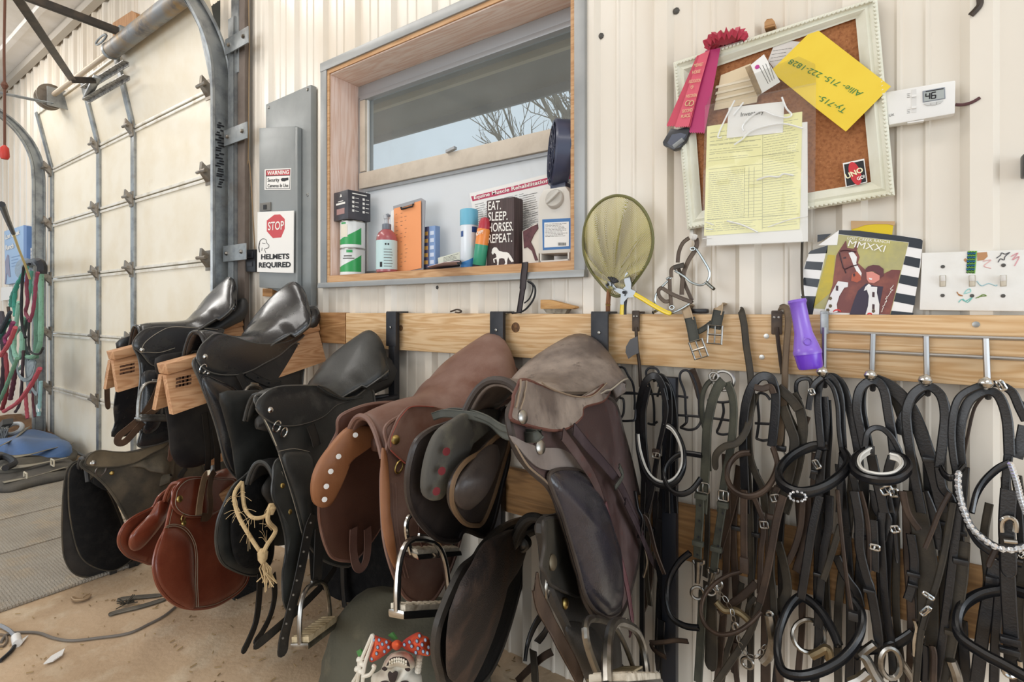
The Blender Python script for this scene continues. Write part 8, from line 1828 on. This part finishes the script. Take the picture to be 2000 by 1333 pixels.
# canvas heap with the skull decoration
CAN = mat('olive_tarp', '#5a5749', .9, var='#46453a', vscale=5, var2='#77705c', v2scale=9, v2lo=.6, v2hi=.8, bump=.3, bscale=120)
cen = FL(800, 1333, .0); c0 = V((W(790, 1250, .30).x, -.30, 0)); v = []; f = []; NA, NR = 40, 9
for j in range(NR+1):
    for i in range(NA):
        a = 2*math.pi*i/NA; ph = j/NR*math.pi/2; w = 1+.06*math.sin(3*a+1)+.04*math.sin(7*a+j)
        v.append(c0+V((math.cos(a)*math.cos(ph)**.6*.29*w, math.sin(a)*math.cos(ph)**.6*.2*w, .25*math.sin(ph)*(1+.07*math.sin(2*a+.6)))))
for j in range(NR):
    for i in range(NA): f.append((j*NA+i, j*NA+(i+1) % NA, (j+1)*NA+(i+1) % NA, (j+1)*NA+i))
mk('canvas_bag', v, f, CAN, label='slumped olive canvas bag on the floor behind the skull', cat='bag', angle=1.4)
SK = mat('bone_white', '#e6e0d2', .5, var='#c9bda6', vscale=14); SKD = mat('skull_dark', '#2f2320', .8)
ds = .56; sk_c = W(778, 1310, ds); sc_ = pxm(sk_c, 1.0); ZU = Zm(620, 1060, 4.88)
t = thing('skull_decoration', 'upside down white plastic skull with polka dot bow against the canvas bag', 'decoration', V((sk_c.x, sk_c.y, 0)))
def sp(q, dd=0.0): return W(*ZU(q), ds+dd)
def skpad(nm, pts, th, bl, m, dd=0): 
    v, f = pad_vf(pts, lambda a, b_, h: W(*ZU((a, b_)), ds+dd+h), th, bl, 6, 40); return mk(nm, v, f, m, t, angle=1.2)
skpad('skull', [(640, 1130), (700, 1060), (790, 1035), (870, 1050), (930, 1100), (940, 1200), (985, 1240), (1000, 1330), (1010, 1450), (930, 1620), (780, 1680), (620, 1620), (520, 1450), (510, 1320), (520, 1260), (600, 1220)], .02, .045, SK)
skpad('jaw', [(655, 1120), (710, 1060), (790, 1035), (860, 1050), (915, 1100), (925, 1190), (860, 1215), (760, 1190), (660, 1210), (620, 1190)], .03, .04, SK, .02)
skpad('mouth', [(655, 1180), (700, 1105), (780, 1090), (850, 1110), (885, 1190), (850, 1160), (770, 1150), (690, 1165)], .004, .004, SKD, .082)
for k in range(8):
    x = 690+k*22; y = 1112+abs(k-3.5)**2*2.2
    for r_ in (0, 1): 
        v, f = pad_vf([(x-9, y-12+r_*30), (x+9, y-12+r_*30), (x+9, y+14+r_*26), (x-9, y+14+r_*26)], lambda a, b_, h: W(*ZU((a, b_)), ds+.086+h), .004, .003, 4, 12); mk('tooth', v, f, SK, t, angle=1.2)
skpad('nose_cavity', [(670, 1260), (690, 1228), (715, 1245), (745, 1225), (768, 1245), (745, 1320), (715, 1350), (685, 1320)], .003, .002, SKD, .066)
for cx in (640, 830): skpad('eye_socket', [(cx-60, 1370), (cx-30, 1325), (cx+30, 1322), (cx+65, 1370), (cx+40, 1430), (cx-40, 1430)], .003, .002, SKD, .066)
for q in ((640, 1210), (860, 1215)): skpad('cheek_hole', [(q[0]-28, q[1]-5), (q[0], q[1]-25), (q[0]+28, q[1]), (q[0], q[1]+18)], .003, .002, SKD, .06)
b = MB()
for k in range(5): b.add(lathe_vf([(.001, -.006), (.007, -.003), (.007, .003), (.001, .006)], sp((975-k*4, 1100+k*30), .04), 8, (.3, 0, 1)))
b.mk('neck_bones', SK, t)
BOW = mat('bow_orange', '#dd5a26', .7, var='#c73a3a', vscale=14); BD = mat('bow_dot', '#8aa7bd', .7); BDR = mat('bow_dot_ring', '#7d2f3a', .7)
lw = [(530, 890), (600, 905), (700, 940), (720, 985), (700, 1030), (600, 1105), (510, 1145), (495, 1100), (530, 1000)]; rw = [(800, 975), (840, 920), (960, 855), (1000, 885), (1060, 910), (1078, 990), (1080, 1070), (1030, 1085), (900, 1055), (820, 1010)]
skpad('bow_wing', lw, .006, .03, BOW, .04); skpad('bow_wing', rw, .006, .03, BOW, .04); skpad('bow_knot', [(710, 960), (760, 930), (800, 950), (805, 990), (760, 1030), (715, 1010)], .01, .02, BOW, .06)
rr = random.Random(12)
for q in ((575, 1000), (590, 930), (640, 1040), (620, 970), (565, 1060), (660, 950), (680, 1000), (520, 1110), (540, 930), (900, 990), (950, 940), (1000, 975), (1030, 930), (1060, 1000), (960, 1010), (1010, 1040), (1050, 1055), (880, 950), (940, 1050), (975, 890), (830, 975)):
    o = mk('polka_dot', *lathe_vf([(.0045, 0), (.0045, .0012)], sp(q, .076 if q[0] not in (520, 540, 1060) else .06), 10, (.1, -1, .1)), BDR, t); mk('polka_dot', *lathe_vf([(.003, 0), (.003, .0012)], sp(q, .0775 if q[0] not in (520, 540, 1060) else .0615), 10, (.1, -1, .1)), BD, t)
hb = thing('skeleton_hand', 'white plastic skeleton hand beside the upside down skull', 'decoration', sp((430, 1330)))
for pts in ([(380, 1330), (400, 1230), (420, 1120), (470, 1000), (520, 890), (530, 930), (500, 1020), (460, 1130), (440, 1230), (430, 1330)], [(340, 1330), (390, 1240), (400, 1140), (440, 1100)], [(430, 1280), (500, 1260), (545, 1190), (530, 1180)]):
    mk('bone_finger', *tube_vf([sp(q, .06) for q in pts], .0042, 7, sm=5), SK, hb)
for q in ((400, 1120), (430, 1160), (380, 1210), (420, 1230)): mk('knuckle', *lathe_vf([(.001, -.008), (.006, -.004), (.006, .004), (.001, .008)], sp(q, .06), 8, (1, 0, .3)), SK, hb)
mk('white_card', *prism_vf([sp((1070, 945), .02), sp((1130, 955), .02), sp((1130, 1000), .02), sp((1070, 990), .02)], (0, .002, 0)), PAPER, label='white paper tag end beside the polka dot bow', cat='tag')
for q, lab in (([(670, 885), (710, 860), (755, 925), (720, 930)], 'green fabric leaf behind the polka dot bow'), ([(370, 1040), (410, 1020), (430, 1060), (390, 1095)], 'green fabric leaf beside the skeleton hand')): mkpoly('fabric_leaf', [sp(k, .03) for k in q], (0, .004, 0), mat('leaf_green', '#4f8a4a', .7), label=lab, cat='leaf')
mk('red_strap', *strap_vf([W(x, y, .3) for x, y in ((640, 1250), (646, 1290), (650, 1340))], .02, .004), mat('red_webbing', '#b4323c', .7), label='red webbing strip hanging between dark billets near the floor', cat='strap')
# ================================================================ LIGHT, CAMERA
def area(name, loc, tgt, sx, sy, power, col=(1, 1, 1)):
    l = bpy.data.lights.new(name, 'AREA'); l.shape = 'RECTANGLE'; l.size = sx; l.size_y = sy; l.energy = power; l.color = col
    o = bpy.data.objects.new(name, l); C.objects.link(o); o.location = loc
    o.rotation_euler = (V(tgt)-V(loc)).to_track_quat('-Z', 'Y').to_euler(); return o
# the arena lamps under the ceiling and the open doorway across the room
area('ceiling_lamp', (-2.3, -1.25, 3.32), (-1.6, -.25, .6), 2.6, .35, 23, (1, .97, .93))
area('ceiling_lamp', (-5.3, -1.3, 3.32), (-4.6, -.3, .8), 2.4, .35, 30, (1, .97, .93))
area('ceiling_lamp', (.9, -1.5, 3.3), (.3, 0, .9), 1.4, .35, 9, (1, .98, .96))
area('doorway_daylight', (-2.4, -6.5, 1.7), (-1.4, 0, .9), 3.6, 3.0, 110, (.95, .97, 1))
area('doorway_daylight', (4.6, -1.75, 1.3), (-.4, -.45, .8), 3.0, 2.5, 85, (.88, .94, 1))
w = bpy.data.worlds.new('sky'); bpy.context.scene.world = w; w.use_nodes = True
nt = w.node_tree; bg = nt.nodes['Background']; bg.inputs[0].default_value = (.80, .91, 1.0, 1); bg.inputs[1].default_value = 1.05
cam = bpy.data.cameras.new('camera'); co = bpy.data.objects.new('camera', cam); C.objects.link(co)
cam.sensor_width = 36; cam.lens = 36*F/2000; cam.shift_y = -(666.5-HY)/2000; cam.clip_start = .05
co.location = CAM; co.rotation_euler = (math.pi/2, 0, YAW)
sc = bpy.context.scene; sc.camera = co
sc.view_settings.view_transform = 'Standard'; sc.view_settings.look = 'None'; sc.view_settings.gamma = 1.0; sc.view_settings.exposure = 0.0
sc.view_settings.use_curve_mapping = False
